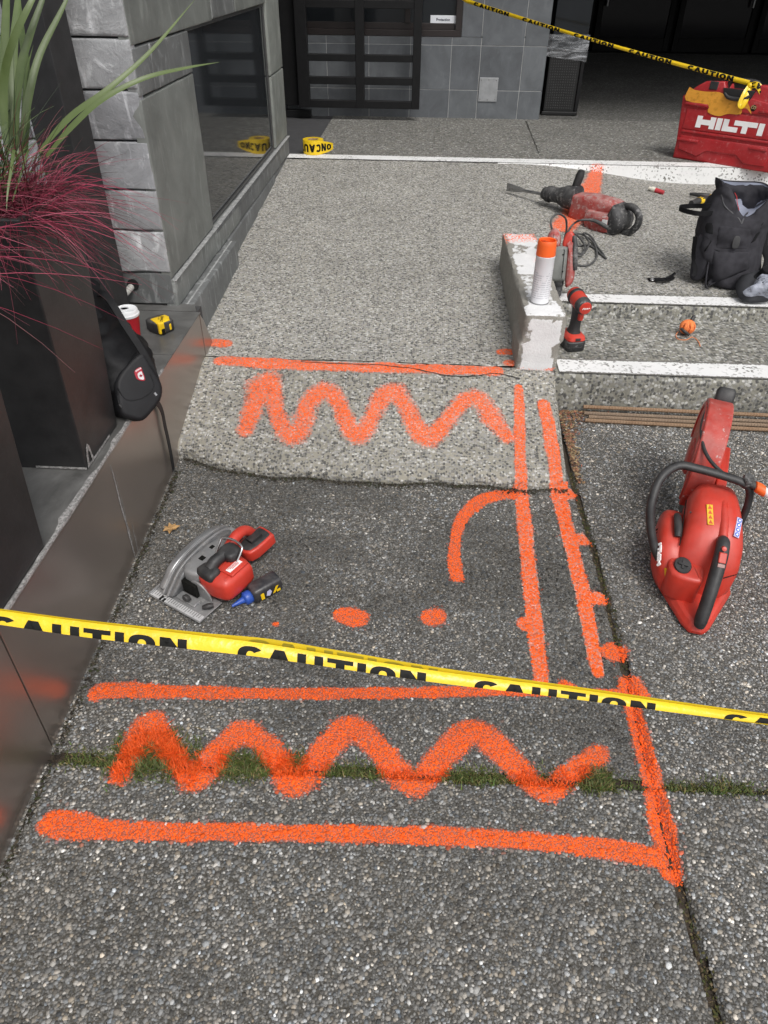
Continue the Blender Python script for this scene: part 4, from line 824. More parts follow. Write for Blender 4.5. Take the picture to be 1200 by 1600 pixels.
# ---- spray can standing on the block
can = thing('spray_can', 'white marking paint spray can with an orange cap, standing on the kerb block', 'spray can', (.428, 2.535, .502))
Mc = RZ(.6, (.428, 2.535, .502)); Mc[0, 2] = -.012
NP = N('can_print'); sx = NP.n('ShaderNodeSeparateXYZ'); NP.l(NP.geo.outputs['Position'], sx.inputs[0]); z = NP.math('SUBTRACT', sx.outputs[2], .502)
ln = NP.math('LESS_THAN', NP.math('FRACT', NP.math('MULTIPLY', z, 125.)), .45); wd = NP.math('GREATER_THAN', NP.noise(140, 2, NP.stretch((1.4, 1.4, .25))), .47); bl = NP.math('GREATER_THAN', NP.noise(13, 1), .43)
ink = NP.math('MULTIPLY', NP.math('MULTIPLY', ln, wd), bl); inb = NP.math('MULTIPLY', NP.math('GREATER_THAN', z, .022), NP.math('LESS_THAN', z, .150))
NP.set(Base_Color=NP.mix(NP.math('MULTIPLY', NP.math('MULTIPLY', ink, inb), .34), (.72, .72, .74), (.10, .10, .14)), Roughness=.35)
ob('can_body', lathe([(0, .0), (.031, .0), (.0335, .003), (.0335, .006), (.0325, .009), (.0325, .163), (.0335, .165), (.0335, .169), (.030, .173), (0, .174)], 32, Mc), NP.m, can, 40)
ob('base_rim', lathe([(.0336, .0025), (.0342, .0035), (.0342, .0055), (.0336, .0065)], 32, Mc), M_metal, can, 40)
ob('cap', lathe([(.0325, .1695), (.0335, .171), (.0325, .205), (.0315, .218), (.0295, .2215), (.0265, .2195), (.0255, .205), (.0, .203)], 32, Mc), M_orp, can, 35)
ob('nozzle', T(cat(box(-.006, .006, .004, .030, .1, .214), lathe([(.006, .19), (.006, .214), (0, .215)], 12)), Mc), mat('nozzle_dark_orange', (.5, .06, .01), .5), can, 30)

# ---- rotary hammer drill leaning behind the block, chuck down
rh = thing('rotary_hammer', 'red and grey hammer drill standing nose down behind the kerb block, with a coiled cable', 'power drill', (.57, 2.94, .355))
Mr = FR((.566, 2.945, .357), (1, -.25, .02), (.06, .22, 1.)); Mr = FR((.566, 2.945, .357), (1, -.2, .1), (-.12, .33, 1.))        # x right, y up the tool, z towards the viewer
def rl(prof, cx=0, cz=0): # lathe round the tool axis
    return lathe(prof, 20, Mr @ FR((cx, 0, cz), (1, 0, 0), (0, 0, -1), (0, 1, 0)))
ob('chuck', rl([(0, 0), (.010, .0), (.014, .012), (.018, .014), (.018, .030), (.021, .032), (.021, .048), (.024, .052), (.026, .074), (.0, .076)]), M_dirtyrub, rh, 35)
ob('gear_housing', puffy(smooth_poly([(-.030, .075), (.024, .072), (.030, .10), (.032, .185), (.026, .205), (-.034, .20), (-.036, .12)]), -.036, .036, Mr, inset=.016), mat('gear_grey', (.16, .165, .155), .55, var=.2, dust=.5, dcol=(.3, .3, .28)), rh, 50)
ob('motor_housing', puffy(smooth_poly([(.032, .05), (.056, .06), (.066, .10), (.060, .17), (.048, .215), (.034, .225), (.030, .12)]), -.040, .030, Mr, inset=.018), M_reddull, rh, 50)
ob('top_cap', puffy(smooth_poly([(-.048, .205), (-.006, .20), (.0, .225), (-.006, .262), (-.026, .275), (-.046, .262), (-.054, .235)]), -.034, .034, Mr, inset=.022), M_reddull, rh, 60)
ob('handle', puffy(smooth_poly([(.010, .205), (.052, .18), (.06, .22), (.050, .255), (.034, .262), (.018, .25)]), -.022, .020, Mr, inset=.01), M_red, rh, 50)
ob('trigger_grip', T(tube([(.052, .245, .012), (.060, .20, .02), (.064, .15, .022), (.066, .115, .02)], [.010, .011, .011, .009], 10, 4), Mr), M_dirtyrub, rh, 50)
ob('screw_hole', cat(*[lathe([(.0035, 0), (.0025, .002), (0, .002)], 10, Mr @ FR((x, y, .0362), (1, 0, 0), (0, 1, 0), (0, 0, 1))) for x, y in ((.015, .175), (.018, .11), (-.02, .16))]), M_ink, rh, 30, kind='stuff')
loop = [hit(868, 371, .21), pd(861, 352, 3.22), pd(863, 340, 3.25), pd(873, 334, 3.3), pd(884, 342, 3.35), pd(885, 360, 3.4), hit(882, 375, .05), hit(884, 392, .008), hit(890, 405, .006)]
coil = [hit(890+x, 388+y, u) for x, y, u in ((0, 17, .006), (12, 26, .006), (30, 26, .006), (42, 14, .008), (40, -4, .012), (30, -16, .012), (14, -23, .012), (0, -20, .01), (-4, -8, .008), (4, 4, .016), (18, 8, .016), (24, -2, .018), (16, -16, .018), (4, -24, .02), (-2, -14, .02), (2, 0, .022), (14, 12, .02), (26, 2, .022), (30, -10, .02), (22, -24, .02), (34, -18, .014), (44, -2, .01), (52, 8, .006), (56, 16, .005))]
ob('cable', tube(loop, .0048, 8, 6), M_cable, rh, 60)
ob('cable_coil', tube(coil, .0048, 8, 6), M_cable, rh, 60)

# ---- cordless impact driver standing on its battery
dr = thing('impact_driver', 'red and black cordless impact driver standing on its battery beside the kerb block', 'cordless drill', (.60, 2.62, ZT1))
Md = FR((.590, 2.60, ZT1), (.93, .36, 0), (0, 0, 1)); Md = FR((.590, 2.60, ZT1), (.97, .25, 0), (-.25, .97, 0))      # x right, y away, z up; head points towards the viewer
def d_(p): return T(p, Md)
def rr_ring(cx, cy, a, b, z, p=4, n=20): s_ = sup(cx, cy, a, b, p, n); return np.c_[s_, np.full(n, z)]
ob('battery', d_(loft([rr_ring(0, .02, .036, .056, .001, 5), rr_ring(0, .02, .038, .058, .006, 5), rr_ring(0, .02, .038, .058, .036, 5), rr_ring(0, .02, .035, .055, .039, 5)])), M_dirtyrub, dr, 40)
ob('battery_clip', d_(cat(box(-.0395, .0395, -.0, .03, .010, .026), box(-.02, .02, -.0405, -.037, .012, .022))), M_rub, dr, 0, .002)
ob('foot', d_(loft([rr_ring(0, .018, .034, .05, .0385, 5), rr_ring(0, .018, .037, .053, .043, 5), rr_ring(0, .018, .035, .050, .054, 5), rr_ring(0, .018, .026, .034, .062, 4)])), M_red, dr, 40)
ob('foot_notch', d_(box(-.010, .010, -.0365, -.030, .044, .0535)), M_rub, dr, 0, .001)
ob('handle', d_(loft([rr_ring(0, .016, .024, .030, .0605, 3), rr_ring(0, .014, .018, .024, .075, 3), rr_ring(0, .012, .0165, .023, .105, 3), rr_ring(0, .010, .017, .025, .135, 3), rr_ring(0, .006, .020, .030, .158, 3)])), M_rub, dr, 60)
ob('trigger', d_(loft([rr_ring(0, -.020, .008, .008, .122), rr_ring(0, -.022, .009, .010, .138), rr_ring(0, -.018, .009, .008, .152)])), M_red, dr, 60)
Mh = Md @ FR((0, 0, .182), (1, 0, 0), (0, -.12, 1), (0, -1, -.12))
ob('motor_housing', lathe([(0, -.075), (.022, -.074), (.028, -.066), (.030, -.04), (.030, .0), (.029, .012)], 24, Mh), M_red, dr, 40)
ob('rubber_band', lathe([(.0305, -.05), (.0322, -.048), (.0322, -.034), (.0305, -.032)], 24, Mh), M_rub, dr, 40)
ob('nose', lathe([(.0295, .0125), (.0305, .016), (.0295, .036), (.0255, .044), (.024, .045)], 24, Mh), M_dirtyrub, dr, 40)
ob('front_badge', lathe([(.0238, .0445), (.022, .049), (.006, .051), (.0, .051)], 24, Mh), M_red, dr, 40)
ob('badge_script', T(text2d('~~~', .006, .02), Mh @ FR((-.013, -.003, .0512), (1, 0, 0), (0, 1, 0))), M_wprint, dr, 0) if False else \
ob('badge_script', T(tube([(-.014, -.002, .0515), (-.009, .005, .0515), (-.007, -.002, .0515), (-.003, .004, .0515), (-.001, -.002, .0515), (.004, .004, .0515), (.006, -.001, .0515), (.012, .003, .0515), (.015, .0, .0515)], .0011, 5, 3), Mh), M_wprint, dr, 60)

# ---- demolition hammer lying on the ramp
hm = thing('demolition_hammer', 'dusty red demolition hammer lying on the ramp with its chisel pointing left', 'demolition hammer', (.80, 4.05, .41))
tip = hit(796, 293, .035); hnd = hit(985, 346, .06); ax = nz([hnd[0]-tip[0], hnd[1]-tip[1], -.01]); side = nz([ax[1], -ax[0], 0])     # side points to the viewer
MH = np.eye(4); MH[:3, 0] = ax; MH[:3, 1] = np.cross(side, ax); MH[:3, 2] = side; MH[:3, 3] = tip               # x along, y up, z towards viewer
def hx(x, y, off=0.):
    p = onplane(x, y, tip+side*off, side); q = inv(MH, p); return (q[0], q[1])
def hl(prof, a=(0, 0, 0), n_=20): return lathe(prof, n_, MH @ FR(a, (0, 1, 0), (0, 0, 1), (1, 0, 0)))
a0 = hx(797, 291); a1 = hx(848, 303); a2 = hx(880, 313); a3 = hx(896, 320)
axis = lambda s_: np.array([s_, np.interp(s_, [a0[0], a3[0], a3[0]+.5], [0.0, .035, .05]), 0])
ob('chisel', cat(T(loft([[(a0[0]-.02, -.022, -.004), (a0[0]-.02, .022, -.004), (a0[0]-.02, .022, .004), (a0[0]-.02, -.022, .004)], [(a0[0]+.04, -.014, -.008), (a0[0]+.04, .018, -.008), (a0[0]+.04, .018, .008), (a0[0]+.04, -.014, .008)], [(a0[0]+.09, -.007, -.008), (a0[0]+.09, .012, -.008), (a0[0]+.09, .012, .008), (a0[0]+.09, -.007, .008)]]), MH), T(tube([(a0[0]+.08, .003, 0), (a1[0]+.02, .012, 0)], .0085, 8), MH)), M_metal, hm, 30, .001)
y_ = lambda s_: float(axis(s_)[1])
cs = [(a1[0], .020), (a1[0]+.006, .030), (a1[0]+.03, .036), (a1[0]+.034, .041), (a1[0]+.055, .043), (a1[0]+.058, .037), (a2[0]-.02, .040), (a2[0]-.016, .045), (a2[0], .047)]
def spin(prs, n_=20):
    an = np.arange(n_)*2*math.pi/n_; return T(loft([np.stack([np.full(n_, s_), y_(s_)+r_*np.cos(an), r_*np.sin(an)], 1) for s_, r_ in prs]), MH)
ob('tool_chuck', spin(cs), M_dirtyrub, hm, 35)
ob('front_housing', spin([(a2[0]-.003, .049), (a2[0]+.01, .056), (a2[0]+.03, .058), (a3[0]+.0, .064), (a3[0]+.015, .064), (a3[0]+.017, .058)]), M_dirtyrub, hm, 40)
g0 = hx(896, 296); g1 = hx(907, 268); ob('side_handle', T(tube([(g0[0]-.01, g0[1]-.05, 0), (g0[0], g0[1], 0), (g0[0]+.008, g0[1]+.012, 0), (g0[0]+.012, g0[1]+.02, 0), (g1[0]-.004, g1[1]-.02, -.01), (g1[0], g1[1]+.004, -.012)], [.022, .018, .016, .021, .022, .016], 12, 3), MH), M_rub, hm, 60)
body = [hx(x, y) for x, y in ((893, 338), (901, 302), (930, 304), (962, 313), (970, 319), (958, 334), (935, 350), (914, 350))]
ob('barrel_housing', puffy(body, -.065, .055, MH, inset=.026), M_reddull, hm, 50)
mot = [hx(x, y, .085) for x, y in ((912, 338), (918, 329), (955, 337), (953, 365), (930, 364), (914, 357))]
ob('motor_housing', puffy(mot, .02, .105, MH, inset=.022), M_reddull, hm, 50)
lab = [hx(x, y, .107) for x, y in ((941, 343), (949, 344), (947, 354), (939, 352))]; ob('rating_plate', prism(lab, .1035, .1062, MH), M_wprint, hm, 0)
rear = [hx(x, y, .03) for x, y in ((955, 336), (966, 318), (974, 322), (979, 334), (981, 345), (977, 357), (966, 367), (950, 366), (951, 350))]
ob('rear_housing', puffy(rear, -.05, .10, MH, inset=.03), M_dirtyrub, hm, 50)
ob('rear_grip', T(tube([np.r_[hx(972, 324, 0), 0.], np.r_[hx(986, 322, 0), .01], np.r_[hx(997, 327, 0), .02], np.r_[hx(1002, 338, 0), .02], np.r_[hx(999, 351, 0), .02], np.r_[hx(988, 361, 0), .02], np.r_[hx(972, 364, 0), .02]], [.017, .0175, .018, .018, .018, .017, .016], 12, 5), MH), M_dirtyrub, hm, 60)
cd = [np.append(hx(950, 356, .10), .10), np.append(hx(938, 349, .115), .115), np.append(hx(925, 344, .125), .125)]
cdw = [tuple((MH @ np.r_[q, 1])[:3]) for q in cd]
ob('cable', tube(cdw+[tuple(hit(908, 344, .05)), tuple(hit(896, 350, .02)), tuple(hit(888, 362, .01)), tuple(hit(889, 376, .008)), tuple(hit(900, 384, .006)), tuple(hit(922, 384, .006)), tuple(hit(940, 398, .006)), tuple(hit(947, 404, .006))], [.011, .010, .008, .0055, .005, .005, .005, .005, .005, .005, .005], 8, 5), M_cable, hm, 60)

# ---- cut-off saw on the right slab
sa = thing('cutoff_saw', 'large red petrol cut-off saw with a black loop handle on the right slab', 'cut-off saw', (.745, 1.31, SG*1.31))
MS = FR((.752, 1.325, SG*1.325+.003), (.975, -.215, -.018), (.215, .975, .066)) @ np.diag([.885, .97, .96, 1])       # u right, v away, w up
GM = MS @ FR((-.022, .56, 0), (1, 0, 0), (0, 1, 0)) @ RZ(math.radians(-8)) @ FR((0, -.56, 0), (1, 0, 0), (0, 1, 0))
def G_(p): return T(p, GM)                       # guard group
BS = MS @ np.diag([.90, 1, .77, 1])
def S_(p): return T(p, BS)                       # engine body
def H_(p):                                       # front handle
    v_, f_ = p; v_ = np.array(v_, float); v_[:, 0] *= np.where(v_[:, 0] > 0, .82, .98); v_[:, 2] *= .86; return T((v_, f_), MS)
ob('base_skirt', S_(loft([np.c_[sm, np.full(len(sm), w)] for sm, w in ((np.array([(-.022, .0), (.022, .0), (.040, .02), (.118, .165), (.122, .36), (-.125, .36), (-.128, .165), (-.045, .025)]), .002), (np.array([(-.024, -.002), (.024, -.002), (.044, .018), (.122, .165), (.126, .36), (-.128, .36), (-.131, .165), (-.048, .023)]), .022), (np.array([(-.016, .012), (.016, .012), (.034, .03), (.105, .165), (.112, .36), (-.112, .36), (-.112, .165), (-.036, .033)]), .052))])), M_red, sa, 30, .006, 2)
def hring(v, uL, uR, w0, w1, p=3.2): s_ = sup((uL+uR)/2, (w0+w1)/2, (uR-uL)/2, (w1-w0)/2, p, 28); return np.stack([s_[:, 0], np.full(28, v), s_[:, 1]], 1)
ob('engine_cover', S_(loft([hring(.118, -.066, .070, .035, .085, 2.6), hring(.134, -.088, .096, .03, .160), hring(.158, -.094, .108, .03, .215), hring(.195, -.092, .112, .03, .262), hring(.235, -.086, .110, .03, .290), hring(.29, -.080, .104, .03, .312), hring(.335, -.074, .098, .03, .320), hring(.362, -.068, .092, .03, .316), hring(.378, -.058, .082, .04, .296, 2.6)])), M_red, sa, 60)
ob('cover_ridge', S_(loft([hring(.150, .018, .052, .14, .238, 2.4), hring(.18, .012, .050, .16, .270, 2.4), hring(.24, .010, .052, .18, .300, 2.4), hring(.29, .008, .050, .20, .315, 2.4), hring(.31, .012, .046, .24, .313, 2.2)])), M_red, sa, 70)
ob('fan_cover', T(loft([hring(.120, -.115, -.06, .03, .10, 2.6), hring(.15, -.133, -.06, .028, .160), hring(.19, -.142, -.06, .026, .195), hring(.27, -.140, -.06, .026, .205), hring(.33, -.130, -.06, .03, .185), hring(.355, -.110, -.06, .04, .15, 2.5)]), MS @ np.diag([1.0, 1, .80, 1])), M_red, sa, 60)
ob('fuel_tank', S_(puffy(smooth_poly([(-.108, .092), (-.03, .078), (-.010, .092), (-.008, .160), (-.05, .175), (-.112, .165)], 3),   .04, .165, np.eye(4), inset=.014)), M_red, sa, 50)
ob('tank_cap', S_(T(cat(lathe([(0, 0), (.026, 0), (.0275, .004), (.0275, .011), (.025, .015), (.014, .016), (0, .016)], 24), box(-.016, .016, -.0035, .0035, .016, .0215), box(-.0035, .0035, -.014, .014, .016, .0205)), FR((-.076, .124, .163), (1, -.2, 0), (0, 1, .25)))), M_rub, sa, 35)
ob('rear_handle', S_(tube([(.030, .178, .238), (.028, .165, .262), (.025, .135, .246), (.020, .100, .208), (.014, .066, .164), (.008, .034, .112), (.004, .014, .068), (.003, .006, .045)], [.017, .021, .0225, .0225, .0215, .021, .021, .017], 14, 4, 1.12)), M_rub, sa, 60)
Mg = BS @ FR((.0235, .124, .255), (1, 0, -.02), (.08, .62, .78))
ob('throttle_lock', T(cat(box(-.0115, .0115, -.024, .008, -.006, .0165)), Mg), M_red, sa, 0, .002); ob('lock_button', T(lathe([(.007, -.006), (.007, .0150), (0, .0160)], 14, FR((0, .020, 0), (1, 0, 0), (0, 1, 0))), Mg), M_red, sa, 30)
ob('switch', T(box(-.011, .011, -.038, -.027, -.006, .0150), Mg), mat('switch_grey', (.35, .2, .18), .5), sa, 0, .001)
ob('handle_inlay', T(box(-.0065, .0065, -.125, -.075, -.008, .0125), BS @ FR((.0215, .126, .250), (1, 0, -.02), (.08, .57, .82))), mat('inlay_grey', (.07, .07, .072), .5), sa, 0, .002)
ob('front_handle', H_(tube([(-.120, .165, .10), (-.152, .185, .145), (-.180, .215, .215), (-.190, .245, .275), (-.176, .295, .330), (-.130, .338, .352), (-.07, .342, .350), (.01, .338, .342), (.075, .332, .334), (.108, .330, .315), (.122, .322, .265), (.120, .31, .20), (.108, .30, .14)], .0135, 14, 5)), M_rub, sa, 60)
ob('starter_handle', S_(tube([(-.100, .200, .212), (-.101, .222, .222), (-.102, .262, .226), (-.102, .284, .218)], [.0115, .0135, .0135, .0115], 12, 4)), M_rub, sa, 60)
ob('starter_stem', S_(tube([(-.100, .22, .195), (-.083, .225, .205)], .006, 8)), M_rub, sa, 60)
# blade guard: a deep drum sector with a rolled rim
Cg = np.array([0, .560, .185]); Rg = .185
def arc(r, a0_, a1_, n_=36): t = np.radians(np.linspace(a0_, a1_, n_)); return np.stack([Cg[1]+r*np.cos(t), Cg[2]+r*np.sin(t)], 1)
def drum(u0, u1, ro, ri, a0_, a1_, n_=36):
    A, B = arc(ro, a0_, a1_, n_), arc(ri, a0_, a1_, n_); rings = []
    for a, b in zip(A, B): rings.append([(u0, b[0], b[1]), (u0, a[0], a[1]), (u1, a[0], a[1]), (u1, b[0], b[1])])
    return loft(rings)
ob('blade_guard', G_(cat(drum(-.026, .052, Rg, .05, -15, 200))), M_redguard, sa, 35, .007, 3)
ob('guard_rim', G_(drum(-.031, -.020, Rg-.012, Rg-.026, -12, 196)), M_redguard, sa, 35, .002)
ob('guard_hub', G_(lathe([(.0, -.012), (.05, -.012), (.058, -.006), (.06, .0)], 24, FR((-.024, Cg[1], Cg[2]), (0, 1, 0), (0, 0, 1), (1, 0, 0)))), M_redguard, sa, 35)
ob('cutting_blade', G_(lathe([(0, -.0025), (.150, -.0025), (.152, 0), (.150, .0025), (0, .0025)], 48, FR((-.004, Cg[1]-.02, Cg[2]-.022), (0, 1, 0), (0, 0, 1), (1, 0, 0)))), mat('blade_steel', (.12, .12, .12), .45, .7, var=.3), sa, 30)
ob('belt_arm', G_(T(puffy([(.33, .10), (.60, .13), (.62, .20), (.58, .235), (.36, .232), (.33, .20)], .056, .088, FR((0, 0, 0), (0, 1, 0), (0, 0, 1), (1, 0, 0)), inset=.006), np.eye(4))), M_red, sa, 40)
ob('guard_grip', G_(T(loft([rr_ring(0, 0, .024, .020, -.02, 4), rr_ring(0, 0, .030, .026, -.012, 4), rr_ring(0, 0, .030, .025, .03, 4), rr_ring(0, 0, .024, .018, .040, 4)]), FR((.024, .668, .336), (1, 0, 0), (0, .8, -.55)))), M_rub, sa, 50)
ob('water_hose', G_(tube([(.010, .635, .345), (-.012, .61, .355), (-.028, .55, .350), (-.030, .49, .335), (-.014, .43, .318), (.012, .385, .308), (.048, .355, .30), (.085, .338, .293)], .0055, 10, 5)), M_rub, sa, 60)
ob('hose_clip', G_(cat(tube([(-.008, .66, .31), (-.014, .64, .335), (.012, .635, .342)], .004, 8, 4), lathe([(.0, 0), (.007, 0), (.007, .02), (0, .02)], 12, FR((.012, .62, .335), (1, 0, 0), (0, 1, 0))))), M_dirtyrub, sa, 40)
ob('water_valve', H_(cat(lathe([(0, -.02), (.016, -.02), (.019, -.012), (.019, .014), (.014, .022), (0, .022)], 16, FR((.094, .335, .338), (1, 0, .1), (0, 1, 0))), tube([(.085, .335, .336), (.125, .320, .336)], .012, 12))), M_dirtyrub, sa, 40)
ob('hose_coupler', H_(lathe([(.011, 0), (.017, .004), (.0185, .022), (.017, .034), (.013, .036)], 20, FR((.118, .322, .336), (0, 1, .2), (0, -.2, 1), (.94, -.32, -.12)))), M_orp, sa, 40)
ob('hose_tail', H_(lathe([(.013, .034), (.0145, .038), (.0145, .055), (.0125, .060), (.0125, .075), (.006, .077), (.006, .15)], 20, FR((.118, .322, .336), (0, 1, .2), (0, -.2, 1), (.94, -.32, -.12)))), M_white_pl, sa, 40)
def seam(par, pts, r_=.0016, m_=None, nm='cover_seam'): return ob(nm, S_(tube(pts, r_, 6, 4)), m_ or M_ink, par, 60)
seam(sa, [(.100, .150, .10), (.113, .22, .13), (.111, .28, .16), (.103, .33, .20), (.095, .36, .23)]); seam(sa, [(.060, .128, .140), (.085, .136, .150), (.102, .150, .145), (.110, .17, .14)])
seam(sa, [(-.092, .175, .20), (-.089, .22, .225), (-.085, .27, .24), (-.078, .33, .25)], .002)
for k in range(6): ob('vent_slot', T(box(-.001, .001, -.011, .011, -.002, .0015), MS @ FR((-.137, .205+.011*k, .108+.004*k), (0, 1, .1), (.5, -.1, .85))), M_ink, sa, 0)
ob('cover_screw', S_(lathe([(.0045, 0), (.004, .0025), (.0, .0015)], 12, FR((-.068, .265, .266), (1, 0, .8), (0, 1, 0)))), M_dirtyrub, sa, 30)
# stickers
def sticker(par, uvw, du, dv, w_, h_, m_, name='sticker', th=.0012):
    M = BS @ FR(uvw, du, dv); return ob(name, T(box(-w_/2, w_/2, -h_/2, h_/2, -.004, th), M), m_, par, 0, .0006), M
sy, My = sticker(sa, (-.016, .244, .2935), (1, .12, .0), (.02, .86, .38), .020, .066, mat('warning_yellow', (.72, .42, .02), .45, var=.05), 'warning_label')
for k in range(4): ob('pictogram', T(prism([(-.007, -.006), (.007, -.006), (0, .007)], .0013, .0017), My @ FR((0, -.024+.016*k, 0), (1, 0, 0), (0, 1, 0))), mat('pictogram_red', (.55, .08, .02), .5), sy, 0)
sb, Mb_ = sticker(sa, (.0755, .226, .2765), (.93, .0, -.37), (.02, .86, .40), .019, .066, mat('label_lilac', (.50, .48, .66), .45, var=.05), 'safety_label')
for k in range(4): ob('pictogram', T(lathe([(.0072, .0012), (.007, .0018), (0, .0018)], 16), Mb_ @ FR((0, -.024+.016*k, 0), (1, 0, 0), (0, 1, 0))), mat('pictogram_blue', (.05, .13, .5), .5), sb, 0)
for k in range(4): ob('pictogram_mark', T(prism([(-.004, -.002), (.002, -.004), (.004, .002), (-.001, .004)], .0019, .0022), Mb_ @ FR((0, -.024+.016*k, 0), (1, 0, 0), (0, 1, 0))), M_wprint, sb, 0)
sticker(sa, (-.116, .122, .120), (.5, -.6, .6), (-.2, .5, .8), .017, .030, mat('small_yellow', (.72, .40, .02), .45), 'warning_tag')
sticker(sa, (-.045, .089, .118), (1, -.15, 0), (0, .6, .8), .060, .010, mat('type_plate_grey', (.28, .16, .16), .5), 'type_plate')
HILTI = [[(0, 0), (.5, 0), (.5, .28), (1.3, .28), (1.3, 0), (1.8, 0), (1.8, 1), (1.3, 1), (1.3, .72), (.5, .72), (.5, 1), (0, 1)], [(1.93, 0), (2.43, 0), (2.43, 1), (1.93, 1)], [(2.56, 0), (4.0, 0), (4.0, .42), (3.06, .42), (3.06, 1), (2.56, 1)], [(4.38, 0), (4.88, 0), (4.88, .58), (5.7, .58), (5.7, 1), (3.58, 1), (3.58, .58), (4.38, .58)], [(5.83, 0), (6.33, 0), (6.33, 1), (5.83, 1)]]
def hilti(par, M, h, th=.0012, sl=.16):
    for q in HILTI: ob('letter', prism([((a+sl*b)*h, b*h) for a, b in q], -.0006, th, M), M_wprint, par, 0)
hilti(sa, MS @ FR((-.138, .122, .112), (-.03, .88, .30), (.62, -.1, .78)), .011, .0045)

# ---- circular saw lying by the ledge
cs_ = thing('circular_saw', 'red and grey cordless circular saw resting on its base plate near the ledge', 'circular saw', (-.6, 1.42, SG*1.42))
O2 = hit(233, 932); eu_ = nz([.50, .866, SG*.866]); MC = FR(O2+np.array([0, 0, .006]), np.cross(eu_, (0, 0, 1)), eu_)       # x across, y along, z up
def K(p): return T(p, MC)
plate = [(0, 0), (.192, 0), (.194, .085), (.155, .088), (.150, .120), (.040, .120), (.036, .27), (.028, .282), (.0, .282)]
ob('base_plate', K(cat(prism(plate, 0, .0035), box(.0, .006, .0, .282, .0035, .009), box(.06, .15, .045, .05, .0035, .007))), M_mag, cs_, 0, .0015)
ob('rip_scale', K(box(.002, .190, .003, .022, .0036, .0052)), mat('scale_aluminium', (.66, .66, .66), .4, .4), cs_, 0, .0005)
for k in range(23): ob('scale_tick', K(box(.008+.0078*k, .0090+.0078*k, .009 if k % 4 else .005, .021, .0053, .0057)), M_ink, cs_, 0)
ob('sight_notch', K(cat(box(.040, .046, .0, .016, .0052, .0075), box(.052, .058, .0, .012, .0052, .0075))), M_ink, cs_, 0)
def gd(r, u0, u1, a0_, a1_, ri=0, n_=28, c=(.165, .006), fl=.62):
    t = np.radians(np.linspace(a0_, a1_, n_)); R = []
    for q in t: R.append([(u0, c[0]+ri*math.cos(q), c[1]+fl*ri*math.sin(q)), (u0, c[0]+r*math.cos(q), c[1]+fl*r*math.sin(q)), (u1, c[0]+r*math.cos(q), c[1]+fl*r*math.sin(q)), (u1, c[0]+ri*math.cos(q), c[1]+fl*ri*math.sin(q))])
    return loft(R)
def gp(u0, u1, g_=0., inset=.006):
    P_ = smooth_poly([(.038-g_, 0), (.050-g_, .034+g_*.5), (.085, .060+g_), (.14, .073+g_), (.22, .074+g_), (.272+g_*.5, .058+g_), (.296+g_, .022), (.296+g_, 0)], 3); P_[:, 1] = np.maximum(P_[:, 1], 0)
    return puffy(P_, u0, u1, FR((0, 0, .004), (0, 1, 0), (0, 0, 1), (1, 0, 0)), inset=inset)
ob('upper_guard', K(gp(.036, .078, 0, .010)), M_dmag, cs_, 50)
ob('guard_rib', K(cat(gp(.040, .045, .005, .001), gp(.056, .062, .005, .001))), M_mag, cs_, 35, .0015)
ob('lower_guard', K(gp(.010, .033, -.006, .006)), mat('lower_guard_grey', (.36, .365, .37), .35, .7, var=.2), cs_, 35, .003)
ob('blade', K(lathe([(0, -.001), (.094, -.001), (.094, .001), (0, .001)], 40, FR((.021, .145, .100 - .085), (0, 1, 0), (0, 0, 1), (1, 0, 0)))), M_metal, cs_, 30) if False else None
ob('gear_case', K(cat(puffy(smooth_poly([(.070, .085), (.125, .075), (.150, .12), (.140, .185), (.075, .22)], 3), .012, .084, np.eye(4), inset=.012), box(.07, .095, .20, .262, .03, .055), box(.055, .085, .255, .285, .02, .062))), M_mag, cs_, 40, .002)
ob('gear_bolt', K(cat(box(.092, .106, .122, .136, .0842, .087), box(.086, .096, .170, .182, .0842, .0865))), M_ink, cs_, 0)
ob('front_bracket', K(cat(puffy(smooth_poly([(.062, .0), (.125, .0), (.128, .03), (.10, .058), (.066, .05)], 4), -.056, -.062, FR((.040, .012, .0), (1, 0, 0), (0, 0, 1)), inset=.002), box(.035, .062, .055, .085, .004, .032), box(.075, .145, .030, .056, .0037, .010))), M_mag, cs_, 40, .0015)
ob('clamp_knob', K(lathe([(0, 0), (.011, 0), (.012, .01), (.009, .014), (0, .015)], 14, FR((.118, .040, .022), (1, 0, 0), (0, 0, 1), (0, -1, .3)))), M_rub, cs_, 40); ob('clamp_lever', K(tube([(.168, .040, .010), (.180, .050, .013), (.188, .060, .012)], [.006, .009, .006], 10, 3)), M_rub, cs_, 40)
ob('pivot_dark', K(box(.078, .130, .058, .080, .006, .050)), M_ink, cs_, 0, .003)
MC2 = MC @ FR((-.018, .022, 0), (1, 0, 0), (0, 1, 0))
def K2(p): return T(p, MC2)
ob('motor_housing', K2(puffy(smooth_poly([(.142, .068), (.180, .050), (.232, .058), (.248, .080), (.248, .150), (.238, .166), (.190, .176), (.146, .170)], 3), .016, .090, np.eye(4), inset=.020)), M_red, cs_, 50)
ob('battery_mount', K2(puffy([(.196, .092), (.242, .092), (.242, .154), (.196, .154)], .089, .097, np.eye(4), inset=.004)), M_red, cs_, 40)
ob('rating_label', K2(cat(box(.214, .230, .098, .146, .0972, .0980))), M_wprint, cs_, 0); ob('label_lettering', K2(cat(*[box(.216+.004*i, .218+.004*i, .102+.005*i, .138, .0981, .0984) for i in range(3)])), mat('label_red', (.5, .05, .04), .5), cs_, 0)
ob('front_pad', K2(puffy(smooth_poly([(.146, .058), (.196, .052), (.204, .070), (.198, .094), (.152, .098), (.142, .08)], 3), .070, .103, np.eye(4), inset=.012)), M_rub, cs_, 50)
